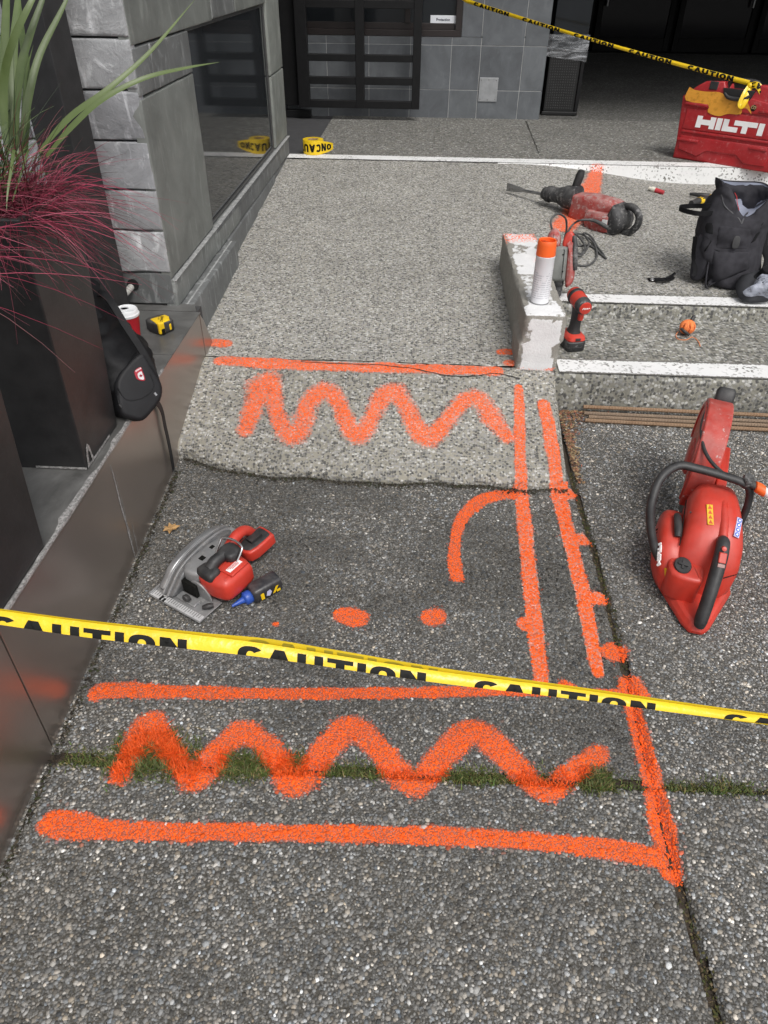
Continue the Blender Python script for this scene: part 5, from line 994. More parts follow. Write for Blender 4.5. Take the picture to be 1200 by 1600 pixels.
ob('top_pad', K2(puffy(smooth_poly([(.158, .132), (.206, .126), (.212, .156), (.202, .174), (.162, .174)], 3), .090, .120, np.eye(4), inset=.010)), M_rub, cs_, 50)
ob('grip_bridge', K2(tube([(.170, .085, .092), (.172, .105, .104), (.176, .135, .106)], [.018, .017, .016], 12, 3)), M_rub, cs_, 60)
ob('handle', K2(tube([(.160, .165, .092), (.156, .20, .106), (.150, .235, .100), (.144, .262, .078), (.140, .280, .052)], [.0165, .016, .0155, .015, .014], 12, 4)), M_red, cs_, 60)
Mw = MC2 @ FR((.168, .262, .040), (1, -.12, 0), (.12, 1, .1))
ob('battery_frame', T(cat(puffy(smooth_poly([(-.028, -.045), (.028, -.045), (.031, .035), (.022, .048), (-.022, .048), (-.031, .035)], 3), -.02, .018, np.eye(4), inset=.006)), Mw), M_red, cs_, 50)
ob('battery_rail', T(cat(puffy(smooth_poly([(-.021, -.038), (.021, -.038), (.024, .03), (.015, .040), (-.015, .040), (-.024, .03)], 3), .0175, .0215, np.eye(4), inset=.003), box(-.012, .012, -.02, .02, .021, .032)), Mw), M_rub, cs_, 50)
ob('hang_hook', K2(tube([(.138, .138, .084), (.140, .158, .112), (.144, .170, .124), (.180, .176, .128), (.212, .170, .126), (.218, .158, .116), (.217, .138, .096)], .0032, 8, 4)), mat('bright_wire', (.62, .62, .62), .25, .95), cs_, 60)

# ---- chalk bottle next to it
cbt = thing('chalk_bottle', 'black chalk bottle with a blue nozzle cap lying beside the circular saw', 'bottle', (-.43, 1.36, SG*1.36))
pa, pb = hit(398, 931, .022), hit(421, 914, .022); pc_ = hit(368, 944, .018); axb = nz(pb-pc_); MB_ = FR(pc_, axb, np.cross((0, 0, 1), axb))      # x along the bottle
ob('bottle_body', T(loft([[(x, a, b) for a, b in sup(0, .002, r_, r_, 5, 20)] for x, r_ in ((.048, .018), (.052, .0225), (.058, .024), (.128, .024), (.134, .0225), (.136, .019))]), MB_), mat('bottle_black', (.016, .017, .022), .35, var=.2, dust=.2), cbt, 40)
ob('nozzle_cap', T(lathe([(0, -.012), (.0035, -.011), (.0045, -.004), (.0085, .020), (.010, .024), (.017, .027), (.019, .030), (.019, .044), (.0165, .048), (0, .048)], 20, FR((0, 0, 0), (0, 1, 0), (0, 0, 1), (1, 0, 0))), MB_), mat('cap_blue', (.022, .075, .36), .38, var=.1), cbt, 35)
Mt = MB_ @ FR((.066, -.0245, -.010), (1, 0, 0), (0, 0, 1), (0, -1, 0)); ob('label_mark', T(cat(box(.0, .010, -.002, .020, 0, .0006), prism([(.036, .0), (.044, .0), (.056, .020), (.048, .020)], 0, .0006), box(.048, .060, -.002, .006, 0, .0006)), Mt), M_yel, cbt, 0)
ob('label_swoosh', T(cat(prism([(.016, .004), (.026, -.001), (.034, .010), (.030, .020), (.02, .018)], 0, .0006)), Mt), mat('label_lilac2', (.45, .45, .62), .5), cbt, 0)

# ---- dry leaf by the ledge
lf = hit(268, 829); pts = [(0, .026), (.006, .014), (.018, .018), (.016, .006), (.028, .0), (.014, -.006), (.012, -.018), (.002, -.012), (-.010, -.022), (-.012, -.008), (-.026, -.006), (-.016, .004), (-.018, .016), (-.006, .013)]
V = [(0, 0, .008)]+[(a, b, .004+.012*random.random()) for a, b in pts]; Fl = [[0, i, i % len(pts)+1] for i in range(1, len(pts)+1)]
o = ob('dry_leaf', T((np.array(V), Fl), RZ(.5, lf)), mat('dry_leaf_tan', (.42, .25, .10), .75, var=.35, vs=60), None, 0); solo(o, 'crumpled tan dry leaf on the pavement by the ledge, above the circular saw', 'leaf')
sd = o.modifiers.new('thick', 'SOLIDIFY'); sd.thickness = .0008

# ---- reinforcing bars along the first riser
NR = N('rusty_bar'); oi = NR.n('ShaderNodeObjectInfo').outputs['Random']; NR.set(Base_Color=NR.mix(NR.math('MULTIPLY', NR.noise(25, 5), .8), NR.mix(oi, (.24, .12, .05), (.17, .13, .10)), (.33, .24, .16)), Roughness=.65, Metallic=.25); M_rust = NR.m
def rebar(y, z, x0, L, lb):
    s_ = np.arange(0, L, .0035); r_ = .0068+.0014*((np.arange(len(s_)) % 3) == 0); bend = .004*np.sin(s_*2.2+y*40)
    o_ = ob('steel_bar', tube(np.stack([x0+s_, y+bend-.030*s_, z+0*s_], -1), r_, 8), M_rust, None, 0); solo(o_, lb, 'steel bar', 'rusty reinforcing bars along the bottom step')
gz = lambda y: SG*y
rebar(2.350, gz(2.345)+.026, .612, 1.9, 'rusty ribbed steel bar lying on top at the back of the bundle, against the step'); rebar(2.337, gz(2.338)+.0085, .615, 1.9, 'rusty ribbed steel bar second from the step in the bundle'); rebar(2.314, gz(2.314)+.009, .628, 1.9, 'rusty ribbed steel bar whose end sits furthest right, third from the step'); rebar(2.290, gz(2.29)+.009, .612, 1.9, 'rusty ribbed steel bar on the pavement side of the bundle')
# ---- red tool case leaning at the edge of the landing
P0 = pz(1049, 246, ZL+.001); P1 = pz(1200, 270.5, ZL+.001); exc = nz(P1-P0); nc = nz(np.array([exc[1], -exc[0], 0])); up_ = nz(np.array([0, 0, 1.])-nc*.10)
MK = np.eye(4); MK[:3, 0] = exc; MK[:3, 1] = up_; MK[:3, 2] = np.cross(exc, up_); MK[:3, 3] = P0+np.array([0, 0, .0])        # x right, y up, z towards viewer
def zc(x, y): return (1030+x/7.06, 110+y/7.06)
def kp(*pts): return uv(MK, [zc(x, y) for x, y in pts])
case = thing('tool_case', 'red plastic tool case with white lettering and a yellow paint smear, at the landing edge', 'tool case', tuple(P0+exc*.28))
Wc, Hc = .62, kp((400, 85))[0][1]
xl = kp((270, 230))[0][0]
out = [(.005, .0), (Wc, .0), (Wc+.005, .12), (Wc-.01, Hc-.10), (Wc-.08, Hc-.01), (.40, Hc), (.385, Hc-.035), (.215, Hc-.035), (.20, Hc), (.09, Hc-.008), (.045, Hc-.035), (xl-.0, Hc-.10), (.0, .10)]
ob('shell', puffy(out, -.085, .0, MK, inset=.012, steps=3), M_redcase, case, 35)
ob('back_shell', puffy(out, -.175, -.088, MK, inset=.012, steps=3), M_redcase, case, 35)
# raised panels and ribs
yA = kp((620, 700))[0][1]; yB = kp((620, 440))[0][1]
lo_ = kp((165, 905), (410, 950), (520, 890), (850, 935), (930, 1030)); low = [(.022, .012), (Wc-.03, .012)]
b0 = np.interp(0, [0, 1], [0, 1])
ob('lower_panel', puffy([(.030, .055), lo_[1], lo_[2], lo_[3], lo_[4], (Wc-.04, lo_[4][1]), (Wc-.03, yA-.03), (.026, yA-.03)], -.004, .010, MK, inset=.005), M_redcase, case, 35)
ob('middle_band', puffy([(.020, yA-.014), (Wc-.02, yA-.014), (Wc-.02, yA+.0), (.020, yA+.0)], -.004, .012, MK, inset=.004), M_redcase, case, 35)
ob('letter_panel', puffy([(.020, yA+.006), (Wc-.02, yA+.006), (Wc-.02, yB-.006), (.022, yB-.006)], -.004, .006, MK, inset=.003), M_redcase, case, 35)
ob('upper_panel', puffy([(.030, yB+.004), (Wc-.03, yB+.004), (Wc-.05, Hc-.10), (.40, Hc-.075), (.19, Hc-.075), (.05, Hc-.085)], -.004, .008, MK, inset=.005), M_redcase, case, 35)
for pts in (((205, 755), (440, 775)), ((1000, 855), (1190, 885))):
    a, b = kp(*pts); ob('rib', puffy([(a[0], a[1]-.006), (b[0], a[1]-.006), (b[0], a[1]+.010), (a[0], a[1]+.010)], .006, .018, MK, inset=.004), M_redcase, case, 35)
for pts in (((300, 355), (545, 375)), ((1115, 445), (1200, 455))):
    a, b = kp(*pts); ob('rib', puffy([(a[0], a[1]-.010), (b[0]+(.1 if pts[0][0] > 900 else 0), a[1]-.010), (b[0]+(.1 if pts[0][0] > 900 else 0), a[1]+.004), (a[0], a[1]+.004)], .004, .018, MK, inset=.004), M_redcase, case, 35)
# handle in its recess, latch
ob('handle_recess', puffy([(.205, Hc-.034), (.395, Hc-.034), (.38, Hc-.085), (.355, Hc-.10), (.245, Hc-.10), (.22, Hc-.085)], -.05, .0095, MK, inset=.004), mat('recess_black', (.01, .01, .01), .6), case, 35)
ob('handle', T(tube([(.205, Hc-.03, -.06), (.225, Hc+.004, -.06), (.30, Hc+.008, -.06), (.375, Hc+.004, -.06), (.395, Hc-.03, -.06)], [.014, .015, .016, .015, .014], 12, 4), MK), M_rub, case, 60)
ob('handle_grip', T(tube([(.225, Hc-.062, .016), (.26, Hc-.082, .02), (.34, Hc-.082, .02), (.375, Hc-.062, .016)], [.008, .011, .011, .008], 10, 4), MK), M_rub, case, 60)
ob('latch', T(box(.118, .168, Hc-.050, Hc-.006, -.09, .006), MK), M_rub, case, 0, .004)
# paint smear
sm_ = kp((330, 205), (350, 185), (400, 215), (540, 235), (670, 240), (760, 285), (860, 300), (960, 330), (1000, 400), (1020, 480), (970, 420), (920, 430), (900, 485), (760, 480), (660, 505), (540, 460), (545, 380), (300, 330))
NS = N('yellow_smear'); tc_ = NS.noise(22, 6, NS.stretch((1, 1, 3))); al = NS.ramp(NS.noise(30, 6), [(.30, .55), (.48, 1)])
NS.set(Base_Color=NS.mix(tc_, (.58, .25, .02), (.78, .36, .04)), Roughness=.55, Alpha=al); ob('paint_smear', prism(smooth_poly(sm_, 3), .0082, .0097, MK), NS.m, case, 0)
a, b = kp((398, 625), (415, 510)); e_ = kp((1135, 718))[0]; hh = b[1]-a[1]; 
hilti(case, MK @ FR((a[0], a[1], .0062), (1, 0, 0), (0, 1, 0)), (e_[0]-a[0])/6.33, .0016, .0)
st = kp((1045, 415))[0]; ob('badge', T(lathe([(.017, .007), (.017, .0100), (0, .0102)], 20), MK @ FR((st[0], st[1], 0), (1, 0, 0), (0, 1.3, 0))), M_ink, case, 30)
ob('badge_ring', T(cat(lathe([(.006, .0101), (.008, .0108), (.010, .0101)], 16, FR((-.006, .004, 0), (1, 0, 0), (0, 1, 0))), lathe([(.005, .0101), (.007, .0108), (.009, .0101)], 16, FR((.007, .002, 0), (1, 0, 0), (0, 1, 0)))), MK @ FR((st[0], st[1], 0), (1, 0, 0), (0, 1, 0))), mat('badge_gold', (.32, .22, .10), .5), case, 30)

# ---- caution tape
def ribbon(top, bot, nacross=4, bulge=0.):
    top = np.asarray(top); bot = np.asarray(bot); w = np.linspace(0, 1, nacross+1); n = len(top); nr = np.cross(np.gradient(top, axis=0), bot-top); nr /= np.linalg.norm(nr, axis=1)[:, None]
    if (nr[n//2] @ (CC-top[n//2])) < 0: nr = -nr
    V = np.stack([top+(bot-top)*q+nr*(bulge*4*q*(1-q)) for q in w], 1); i = (np.arange(n-1)[:, None]*(nacross+1)+np.arange(nacross)).reshape(-1); k = nacross+1
    return (V.reshape(-1, 3), np.stack([i, i+1, i+1+k, i+k], 1)), nr
def on_ribbon(piece, top, bot, s_of_top, lift=.0008, bulge=0., nr=None):
    """bend flat lettering (x along in the units of s_of_top, y from 0 bottom to 1 top) onto a ribbon"""
    v, f = piece; s_ = s_of_top; A = np.stack([np.interp(v[:, 0], s_, top[:, k]) for k in range(3)], -1); B = np.stack([np.interp(v[:, 0], s_, bot[:, k]) for k in range(3)], -1); Nn = np.stack([np.interp(v[:, 0], s_, nr[:, k]) for k in range(3)], -1)
    q = (1-v[:, 1])[:, None]; return (A+(B-A)*q+Nn*(bulge*4*q*(1-q)+lift), f)
M_tape = mat('tape_yellow', (.80, .54, .012), .30, var=.09, vs=7, bump=.6, bs=30, bd=.006)
M_tape2 = mat('tape_yellow_inside', (.62, .44, .012), .38, var=.08)
M_ghost = mat('tape_ghost_print', (.28, .22, .015), .45, var=.1)
tp = thing('caution_tape', 'yellow caution tape with black lettering stretched across the near foreground', 'caution tape', tuple(pd(600, 1040, 1.3)))
xs_ = np.linspace(-1200, 2600, 200)
yt = np.interp(xs_, [-1200, -420, 0, 200, 400, 700, 1000, 1200, 1620, 2600], [800, 900, 954, 979, 1005, 1050, 1092, 1118, 1168, 1284]); yt = yt+1.2*np.sin(xs_*.012)
th_ = np.interp(xs_, [-420, 0, 150, 330, 520, 700, 1000, 1200, 1620], [24, 22, 24, 23, 20, 18, 15, 12, 12])
dep = np.interp(xs_, [-1200, 0, 1200, 2600], [1.22, 1.29, 1.36, 1.44])
top = np.array([pd(x, y, d) for x, y, d in zip(xs_, yt, dep)]); bot = np.array([pd(x-1, y+h_, d-.006) for x, y, h_, d in zip(xs_, yt, th_, dep)])
pcs, nr = ribbon(top, bot, 6, .0022); ob('tape_front', pcs, M_tape, tp, 180)
# the folded over back half shows above the front edge in the middle
th2 = np.interp(xs_, [-420, 120, 330, 420, 560, 760, 900, 1620], [3, 3, 5, 9, 8, 5, 4, 4])
top2 = np.array([pd(x, y-h_, d+.004) for x, y, h_, d in zip(xs_, yt, th2, dep)]); bot2 = np.array([pd(x, y+14, d+.012) for x, y, d in zip(xs_, yt, dep)])
pc2, nr2 = ribbon(top2, bot2, 3); ob('tape_back', pc2, M_tape2, tp, 180)
def caution(par, x0, wpx, lo, hi, T_, B_, nr_, s_, name='letter', keep=.50, bulge=.0022, mat_=None, lift=.0009):
    ls_, wv = word_letters('CAUTION')
    for p in ls_:
        v, f = slice2d(p, ys=np.linspace(keep+.04, .97, 10), keep=(1, keep, 1.01)); v = v.copy(); v[:, 0] = x0+v[:, 0]/wv*wpx; v[:, 1] = lo+(v[:, 1]-keep)/(1-keep)*(hi-lo)
        if len(f): ob(name, on_ribbon((v, f), T_, B_, s_, lift, bulge, nr_), mat_ or M_ink, par, 0)
for x0, w_ in ((-780, 300), (-400, 300), (1510, 280), (1890, 280), (-15, 308), (372, 294), (742, 282), (1132, 280)): caution(tp, x0, w_, .0, .60 if x0 < 300 else .68, top, bot, nr, xs_, keep=.52)
for x0, w_, a_, b_ in ((384, 300, .42, .86), (748, 270, .45, .8)): caution(tp, x0, w_, a_, b_, top2, bot2, nr2, xs_, 'show_through', keep=.60, bulge=0, mat_=M_ghost, lift=.0006)

# far tape from the gate to the case handle
tf = thing('caution_tape', 'twisted yellow caution tape slanting down to the handle of the red tool case', 'caution tape', tuple(pd(950, 60, 5.2)))
hk = (MK @ np.array([.335, Hc+.002, -.03, 1]))[:3]; A0 = np.array([-.10, 6.24, 1.40]); xs2 = np.linspace(0, 1, 60)
pA_, pB_ = py(728, 1, 6.22), hk; ctr = pA_[None]*(1-xs2[:, None])+pB_[None]*xs2[:, None]; ctr[:, 2] -= .05*4*xs2*(1-xs2)*.25
ctr = np.vstack([[A0*(1-t)+ctr[0]*t for t in np.linspace(0, 1, 8)[:-1]], ctr]); s2 = np.r_[0, np.cumsum(np.linalg.norm(np.diff(ctr, axis=0), axis=1))]
wv = .0125+.002*np.sin(s2*3.); tw_ = .35+.25*np.sin(s2*2.2); U = np.stack([0*s2, -np.sin(tw_)*.8, np.cos(tw_)], -1)*wv[:, None]
pcs, nr = ribbon(ctr+U, ctr-U, 4, .006); ob('tape_strip', pcs, M_tape, tf, 180)
x = .05
while x+.32 < s2[-1]-.03:
    caution(tf, x, .29, .02, .98, ctr+U, ctr-U, nr, s2, keep=.02, bulge=.006, lift=.0016); x += .40
kn = hk+np.array([.0, -.02, -.01]); loopP = [kn, kn+np.array([-.03, -.03, -.04]), kn+np.array([-.045, -.045, -.09]), kn+np.array([-.03, -.05, -.10]), kn+np.array([-.012, -.04, -.06]), kn]
def band(P, w_, sm=6, d=(0, -.5, .2)):
    P = spline(np.array(P), sm); U_ = np.cross(np.gradient(P, axis=0), (0, -1, .2)); U_ /= np.linalg.norm(U_, axis=1)[:, None]; return ribbon(P+U_*w_, P-U_*w_, 3, .004)
ob('knot_loop', band(loopP, .014)[0], M_tape, tf, 180)
Pt = spline(np.array([kn, kn+np.array([.03, -.04, .005]), kn+np.array([.08, -.07, -.05]), kn+np.array([.15, -.12, -.14])]), 8); U_ = np.cross(np.gradient(Pt, axis=0), (0, -1, .2)); U_ /= np.linalg.norm(U_, axis=1)[:, None]
pcs, nrt = ribbon(Pt+U_*.017, Pt-U_*.017, 3, .004); ob('tape_tail', pcs, M_tape, tf, 180); st_ = np.r_[0, np.cumsum(np.linalg.norm(np.diff(Pt, axis=0), axis=1))]
caution(tf, .01, st_[-1]-.02, .1, .9, Pt+U_*.017, Pt-U_*.017, nrt, st_, keep=.02, bulge=.004, lift=.0015)
ob('knot', T(lathe([(0, -.016), (.014, -.012), (.018, 0), (.013, .012), (0, .016)], 12), FR(kn, (1, .3, .2), (0, 1, .4))), M_tape, tf, 60)

# roll of tape standing on the painted edge
rc = pz(488, 243, ZL+.003); rc = np.array([rc[0], rc[1]+.066, ZL+.005]); Rr, Hr = .066, .082
rl_ = thing('tape_roll', 'roll of yellow caution tape standing on the white painted edge by the stone wall', 'tape roll', tuple(rc))
MR = RZ(0, rc); ob('roll', lathe([(.036, 0), (Rr, 0), (Rr+.0005, .002), (Rr+.0005, Hr-.002), (Rr, Hr), (.036, Hr), (.036, 0)], 48, MR), M_tape, rl_, 40)
ob('core', lathe([(.0355, .001), (.0355, Hr-.001), (.031, Hr-.001), (.031, .001), (.0355, .001)], 32, MR), mat('cardboard', (.36, .24, .13), .8), rl_, 40)
def wrap(s, ang0, h, zmid, flip=True):
    ls_, wq = word_letters(s); k_ = h*.95; wv_ = wq*k_; out_ = []
    for v, f in ls_:
        v, f = slice2d((v*np.array([k_, h, 1]), f), xs=np.linspace(.003, wv_-.003, 40)); X = v[:, 0]; Yv = v[:, 1]
        if flip: X = wv_-X; Yv = h-Yv
        th = ang0+X/(Rr+.001); r_ = Rr+.0014; out_.append(T((np.stack([r_*np.cos(th), r_*np.sin(th), zmid-h/2+Yv], -1), f), MR))
    return out_, wv_
pcs, wv_ = wrap('CAUTION', 0, .046, Hr*.48)
pcs, wv_ = wrap('CAUTION', math.radians(-38)-wv_*0-(wv_)/(Rr+.001)+wv_*3/7/(Rr+.001)*0+.0, .046, Hr*.48); [ob('letter', q, M_ink, rl_, 0) for q in pcs]
ts = np.linspace(0, 1, 14); tail = np.array([[rc[0]+Rr*.75+.085*t, rc[1]-Rr*.62+.010*math.sin(t*3), 0] for t in ts]); tT = tail.copy(); tT[:, 2] = rc[2]+Hr-.002-.012*ts; tB = tail.copy(); tB[:, 2] = rc[2]+.004+.030*ts**2
pcs, nrr = ribbon(tT, tB, 3, .002); ob('loose_end', pcs, M_tape, rl_, 180); sT = np.r_[0, np.cumsum(np.linalg.norm(np.diff(tail, axis=0), axis=1))]
ls_, wq = word_letters('ON')
for v, f_ in ls_:
    v = np.stack([(wq-v[:, 0])/wq*.066+.008, (1-v[:, 1])*.62+.2, v[:, 2]], -1); ob('letter', on_ribbon((v, f_), tT, tB, sT, .0012, .002, nrr), M_ink, rl_, 0)

# ---- grey backpack standing open on the second tread
M_fab = mat('grey_canvas', (.036, .035, .040), .9, var=.25, vs=30, bump=.5, bs=900, bd=.0006, spec=.15)
M_fabd = mat('black_canvas', (.009, .009, .010), .85, var=.3, bump=.4, bs=700, spec=.2)
M_lin = mat('pale_blue_lining', (.27, .29, .36), .75, var=.2, vs=12, spec=.2)
bp = thing('grey_backpack', 'dark grey canvas backpack standing wide open on the steps', 'backpack', (1.29, 3.2, ZT2))
rows_b = [(456, 1106, 1170), (450, 1098, 1173), (430, 1094, 1176), (400, 1089, 1180), (375, 1090, 1184), (350, 1097, 1189), (330, 1103, 1194), (312, 1112, 1199), (300, 1117, 1202), (293, 1120, 1204)]
rings = []; inner = []; nb_ = 40
for k, (yy, xa, xb) in enumerate(rows_b):
    Yc = 3.215+.010*k; a_ = py(xa, yy, Yc); b_ = py(xb, yy, Yc); zc_ = ZT2+.003+((a_[2]+b_[2])/2-py(1130, 456, 3.215)[2])*.90; hw = (b_[0]-a_[0])/2; hd = .105-.002*k
    if k == 0: hw -= .015; hd -= .015
    s_ = sup((a_[0]+b_[0])/2, Yc, hw, hd, 3.6, nb_); z_ = np.full(nb_, zc_)
    f_ = k/9.
    rel = (s_-np.array([(a_[0]+b_[0])/2, Yc]))/np.array([hw, hd]); P3 = np.c_[s_, z_]
    wr = .016*(fnoise(P3*np.array([1, 1, 1.6]), 9, 3, 91)-.5)+.010*(fnoise(P3*np.array([1, 1, 2.5]), 22, 2, 95)-.5); s_ = s_+rel*wr[:, None]*2
    if k >= 6:   # mouth: corners stand up, the front sags into a V
        sag = np.clip(-rel[:, 1], 0, 1)*np.clip(1-np.abs(rel[:, 0]-.15)*1.1, 0, 1); z_ = z_-sag*.150*(k-5)/4+.022*(np.clip(-rel[:, 0], 0, 1)**3)*(k-5)/4; s_ = s_*1.
        s_[:, 1] += .015*sag*(k-5)/4
    rings.append(np.c_[s_, z_])
rings = np.array(rings); rings = np.stack([spline(rings[:, j], 5) for j in range(nb_)], 1); rings = np.concatenate([rings, rings[:, :1]], 1); rings = np.stack([spline(rings[k], 2)[:-1] for k in range(len(rings))]); nb_ = rings.shape[1]
c_ = rings.mean(1, keepdims=True); r_ = rings-c_; r_ /= np.linalg.norm(r_, axis=-1, keepdims=True)+1e-6; fold = np.abs(fnoise(rings*np.array([1, 1, 1.9]), 12, 3, 97)-.5)*2; amp = np.interp(np.arange(len(rings)), [0, 4, 20, len(rings)-8, len(rings)-1], [0, .012, .016, .024, .006])
rings = list(rings-r_*(fold*amp[:, None])[..., None])
bagv = loft(rings, caps=False); v, f = bagv; f = f+[list(range(nb_))[::-1]]
o = ob('body', (v, f), M_fab, bp, 180); sdm = o.modifiers.new('thick', 'SOLIDIFY'); sdm.thickness = .006; sdm.offset = -1
cen = rings[-1].mean(0); lin = [cen+(rings[-1]-cen)*np.array([.93, .90, 1])-np.array([0, 0, .004])]
for q, dz in ((.91, .02), (.86, .05), (.76, .085), (.5, .10)):
    rr_ = cen+(rings[-1]-cen)*np.array([q, q, .6]); rr_ = rr_+.05*(fnoise(rr_, 16, 3, 99)-.5)[:, None]*np.array([.5, .5, 1]); rr_[:, 2] -= dz; lin.append(rr_)
v, f = loft(lin, caps=False); f = f+[list(range(len(v)-nb_, len(v)))]; ob('lining', (v, f), M_lin, bp, 180)
def _tris(R_):
    R_ = np.array(R_); nx_ = np.roll(R_, -1, 1); A = R_[:-1].reshape(-1, 3); B = nx_[:-1].reshape(-1, 3); C_ = nx_[1:].reshape(-1, 3); D = R_[1:].reshape(-1, 3)
    return np.concatenate([A, A]), np.concatenate([B, C_]), np.concatenate([C_, D])
BT0, BT1, BT2 = _tris(rings); BE1, BE2 = BT1-BT0, BT2-BT0
def onbag(x, y, lift=.0):                        # a place on the bag's front as seen in the photograph
    r = ray(x, y); h_ = np.cross(r, BE2); a_ = (BE1*h_).sum(1); a_ = np.where(np.abs(a_) < 1e-12, 1e-12, a_); s_ = CC-BT0
    u_ = (s_*h_).sum(1)/a_; q_ = np.cross(s_, BE1); w_ = (q_@r)/a_; t_ = (BE2*q_).sum(1)/a_
    ok = (u_ >= -1e-6) & (w_ >= -1e-6) & (u_+w_ <= 1+1e-6) & (t_ > 0)
    best = t_[ok].min() if ok.any() else 3.12/r[1]
    return CC+r*(best-lift/np.linalg.norm(r))
zb_ = lambda x, y: (1060+x/7.27, 270+y/7.27)
def bagpatch(name, quad, m_, lift=.004, bul=.0, n1=14, n2=10):       # a panel sewn on the bag
    A_, B_, C2, D_ = [np.array(q, float) for q in quad]; V_ = []
    for i in range(n1+1):
        for j in range(n2+1):
            u_, w_ = i/n1, j/n2; p = (A_*(1-w_)+B_*w_)*(1-u_)+(D_*(1-w_)+C2*w_)*u_; V_.append(onbag(*zb_(*p), lift+bul*(math.sin(math.pi*u_)*math.sin(math.pi*w_))**.6))
    k_ = n2+1; o_ = ob(name, (np.array(V_), [[i*k_+j, i*k_+j+1, (i+1)*k_+j+1, (i+1)*k_+j] for i in range(n1) for j in range(n2)]), m_, bp, 180); sd_ = o_.modifiers.new('thick', 'SOLIDIFY'); sd_.thickness = .005; sd_.offset = 0
    return o_
def bagline(pts, r_, m_, name, lift=.003, sm=4): return ob(name, tube([onbag(*zb_(x, y), lift) for x, y in pts], r_, 6, sm), m_, bp, 60)
bagline([(400, 870), (500, 905), (600, 925), (720, 915), (815, 885)], .0032, M_fabd, 'pocket_zip')
bagline([(495, 330), (480, 560), (430, 800), (350, 1000), (310, 1250), (330, 1320)], .0035, M_fab, 'seam_piping', .002)
bagline([(490, 250), (520, 370), (600, 450), (680, 520), (715, 580)], .004, mat('zip_grey', (.06, .06, .064), .5), 'mouth_zip', .004)
bagline([(1000, 310), (900, 370), (800, 440), (740, 520), (715, 580)], .004, mat('zip_grey_2', (.06, .06, .064), .5), 'mouth_zip', .004)
ob('red_cord', tube([py(*zb_(640, 228), 3.30), py(*zb_(662, 275), 3.26), py(*zb_(668, 340), 3.22), py(*zb_(690, 425), 3.17)], .0016, 6, 5), mat('red_cord', (.5, .03, .03), .5), bp, 60)
bagline([(715, 575), (690, 640), (660, 700)], .0025, M_fab, 'zip_pull', .005)
u0 = onbag(*zb_(655, 790), .014); ob('port_patch', T(puffy(smooth_poly([(-.012, -.022), (.012, -.022), (.014, .012), (.006, .024), (-.008, .024), (-.014, .01)], 3), -.006, .004, np.eye(4), inset=.002), FR(u0, (1, -.1, 0), (.0, .25, 1))), M_rub, bp, 40)
sp0 = [onbag(*zb_(x, y), .0) for x, y in ((250, 740), (360, 770), (330, 880), (260, 960), (230, 1150), (290, 1240), (250, 900))]
bagline([(230, 720), (300, 715), (372, 770)], .004, M_fabd, 'side_pocket_edge', .003); bagline([(372, 775), (300, 890), (235, 970)], .004, M_fabd, 'side_pocket_edge', .003)
q0 = onbag(*zb_(300, 860), -.02); ob('side_pocket', puffy(smooth_poly([(-.035, .055), (.03, .045), (.035, -.03), (.028, -.12), (-.02, -.13), (-.04, -.03)], 3), -.02, .016, FR(q0, (.72, -.68, 0), (0, .1, 1)), inset=.010), M_fab, bp, 60)
bagpatch('front_pocket', ((405, 890), (815, 900), (800, 1090), (335, 1290)), M_fab, .004, .018)
bagpatch('upper_pocket', ((455, 600), (840, 640), (815, 870), (412, 860)), M_fab, .003, .010)
bagpatch('side_panel', ((300, 560), (395, 560), (400, 700), (275, 690)), M_fabd, .003, .004, 8, 6)
bagpatch('buckle_strap', ((935, 590), (985, 520), (905, 770), (820, 800)), M_fabd, .004, .002, 8, 6)
# carry strap sticking out to the left
g_ = [onbag(*zb_(395, 380), -.01), py(*zb_(300, 375), 3.24), py(*zb_(150, 375), 3.27), py(*zb_(30, 385), 3.25), py(*zb_(12, 405), 3.20), py(*zb_(90, 435), 3.15), py(*zb_(230, 462), 3.12), onbag(*zb_(395, 455), -.008)]
P_ = spline(np.array(g_), 6); ob('side_strap', loft([np.array([p+np.array([0, 0, .009]), p+np.array([.0, -.004, .009]), p+np.array([0, -.004, -.009]), p+np.array([0, 0, -.009])]) for p in P_]), M_fabd, bp, 40)
ob('shoulder_strap', tube([py(1196, 360, 3.22), py(1194, 385, 3.20), py(1201, 405, 3.17), py(1196, 425, 3.12), py(1183, 436, 3.08), py(1180, 444, 3.06)], [.018, .02, .022, .022, .02, .016], 10, 4, .45), M_fabd, bp, 60)
ob('webbing_strap', loft([np.array([p+np.array([-.008, 0, 0]), p+np.array([.008, -.004, 0]), p+np.array([.008, -.004, .002]), p+np.array([-.008, 0, .002])]) for p in spline(np.array([onbag(1086, 370, 0), py(1083, 400, 3.2), py(1086, 420, 3.18), py(1083, 432, 3.16)]), 4)]), M_fabd, bp, 40)

# black and yellow hand tool behind the bag
ht = thing('hand_tool', 'black and yellow hand tool lying on the step behind the grey backpack', 'hand tool', tuple(hit(1100, 315)))
t0, t1 = hit(1080, 318, .02), hit(1112, 310, .02)
ob('handle', cat(tube([t0, (t0+t1)/2+np.array([0, 0, .006]), t1], [.016, .020, .018], 10, 4), tube([hit(1078, 303, .015), hit(1096, 305, .02), hit(1112, 307, .018)], [.008, .014, .014], 8, 4)), M_rub, ht, 60)
for f_ in (.35, .95): ob('yellow_band', tube([t0+(t1-t0)*f_+np.array([0, 0, .004]), t0+(t1-t0)*(f_+.16)+np.array([0, 0, .004])], .0205, 12), M_yel, ht, 40)

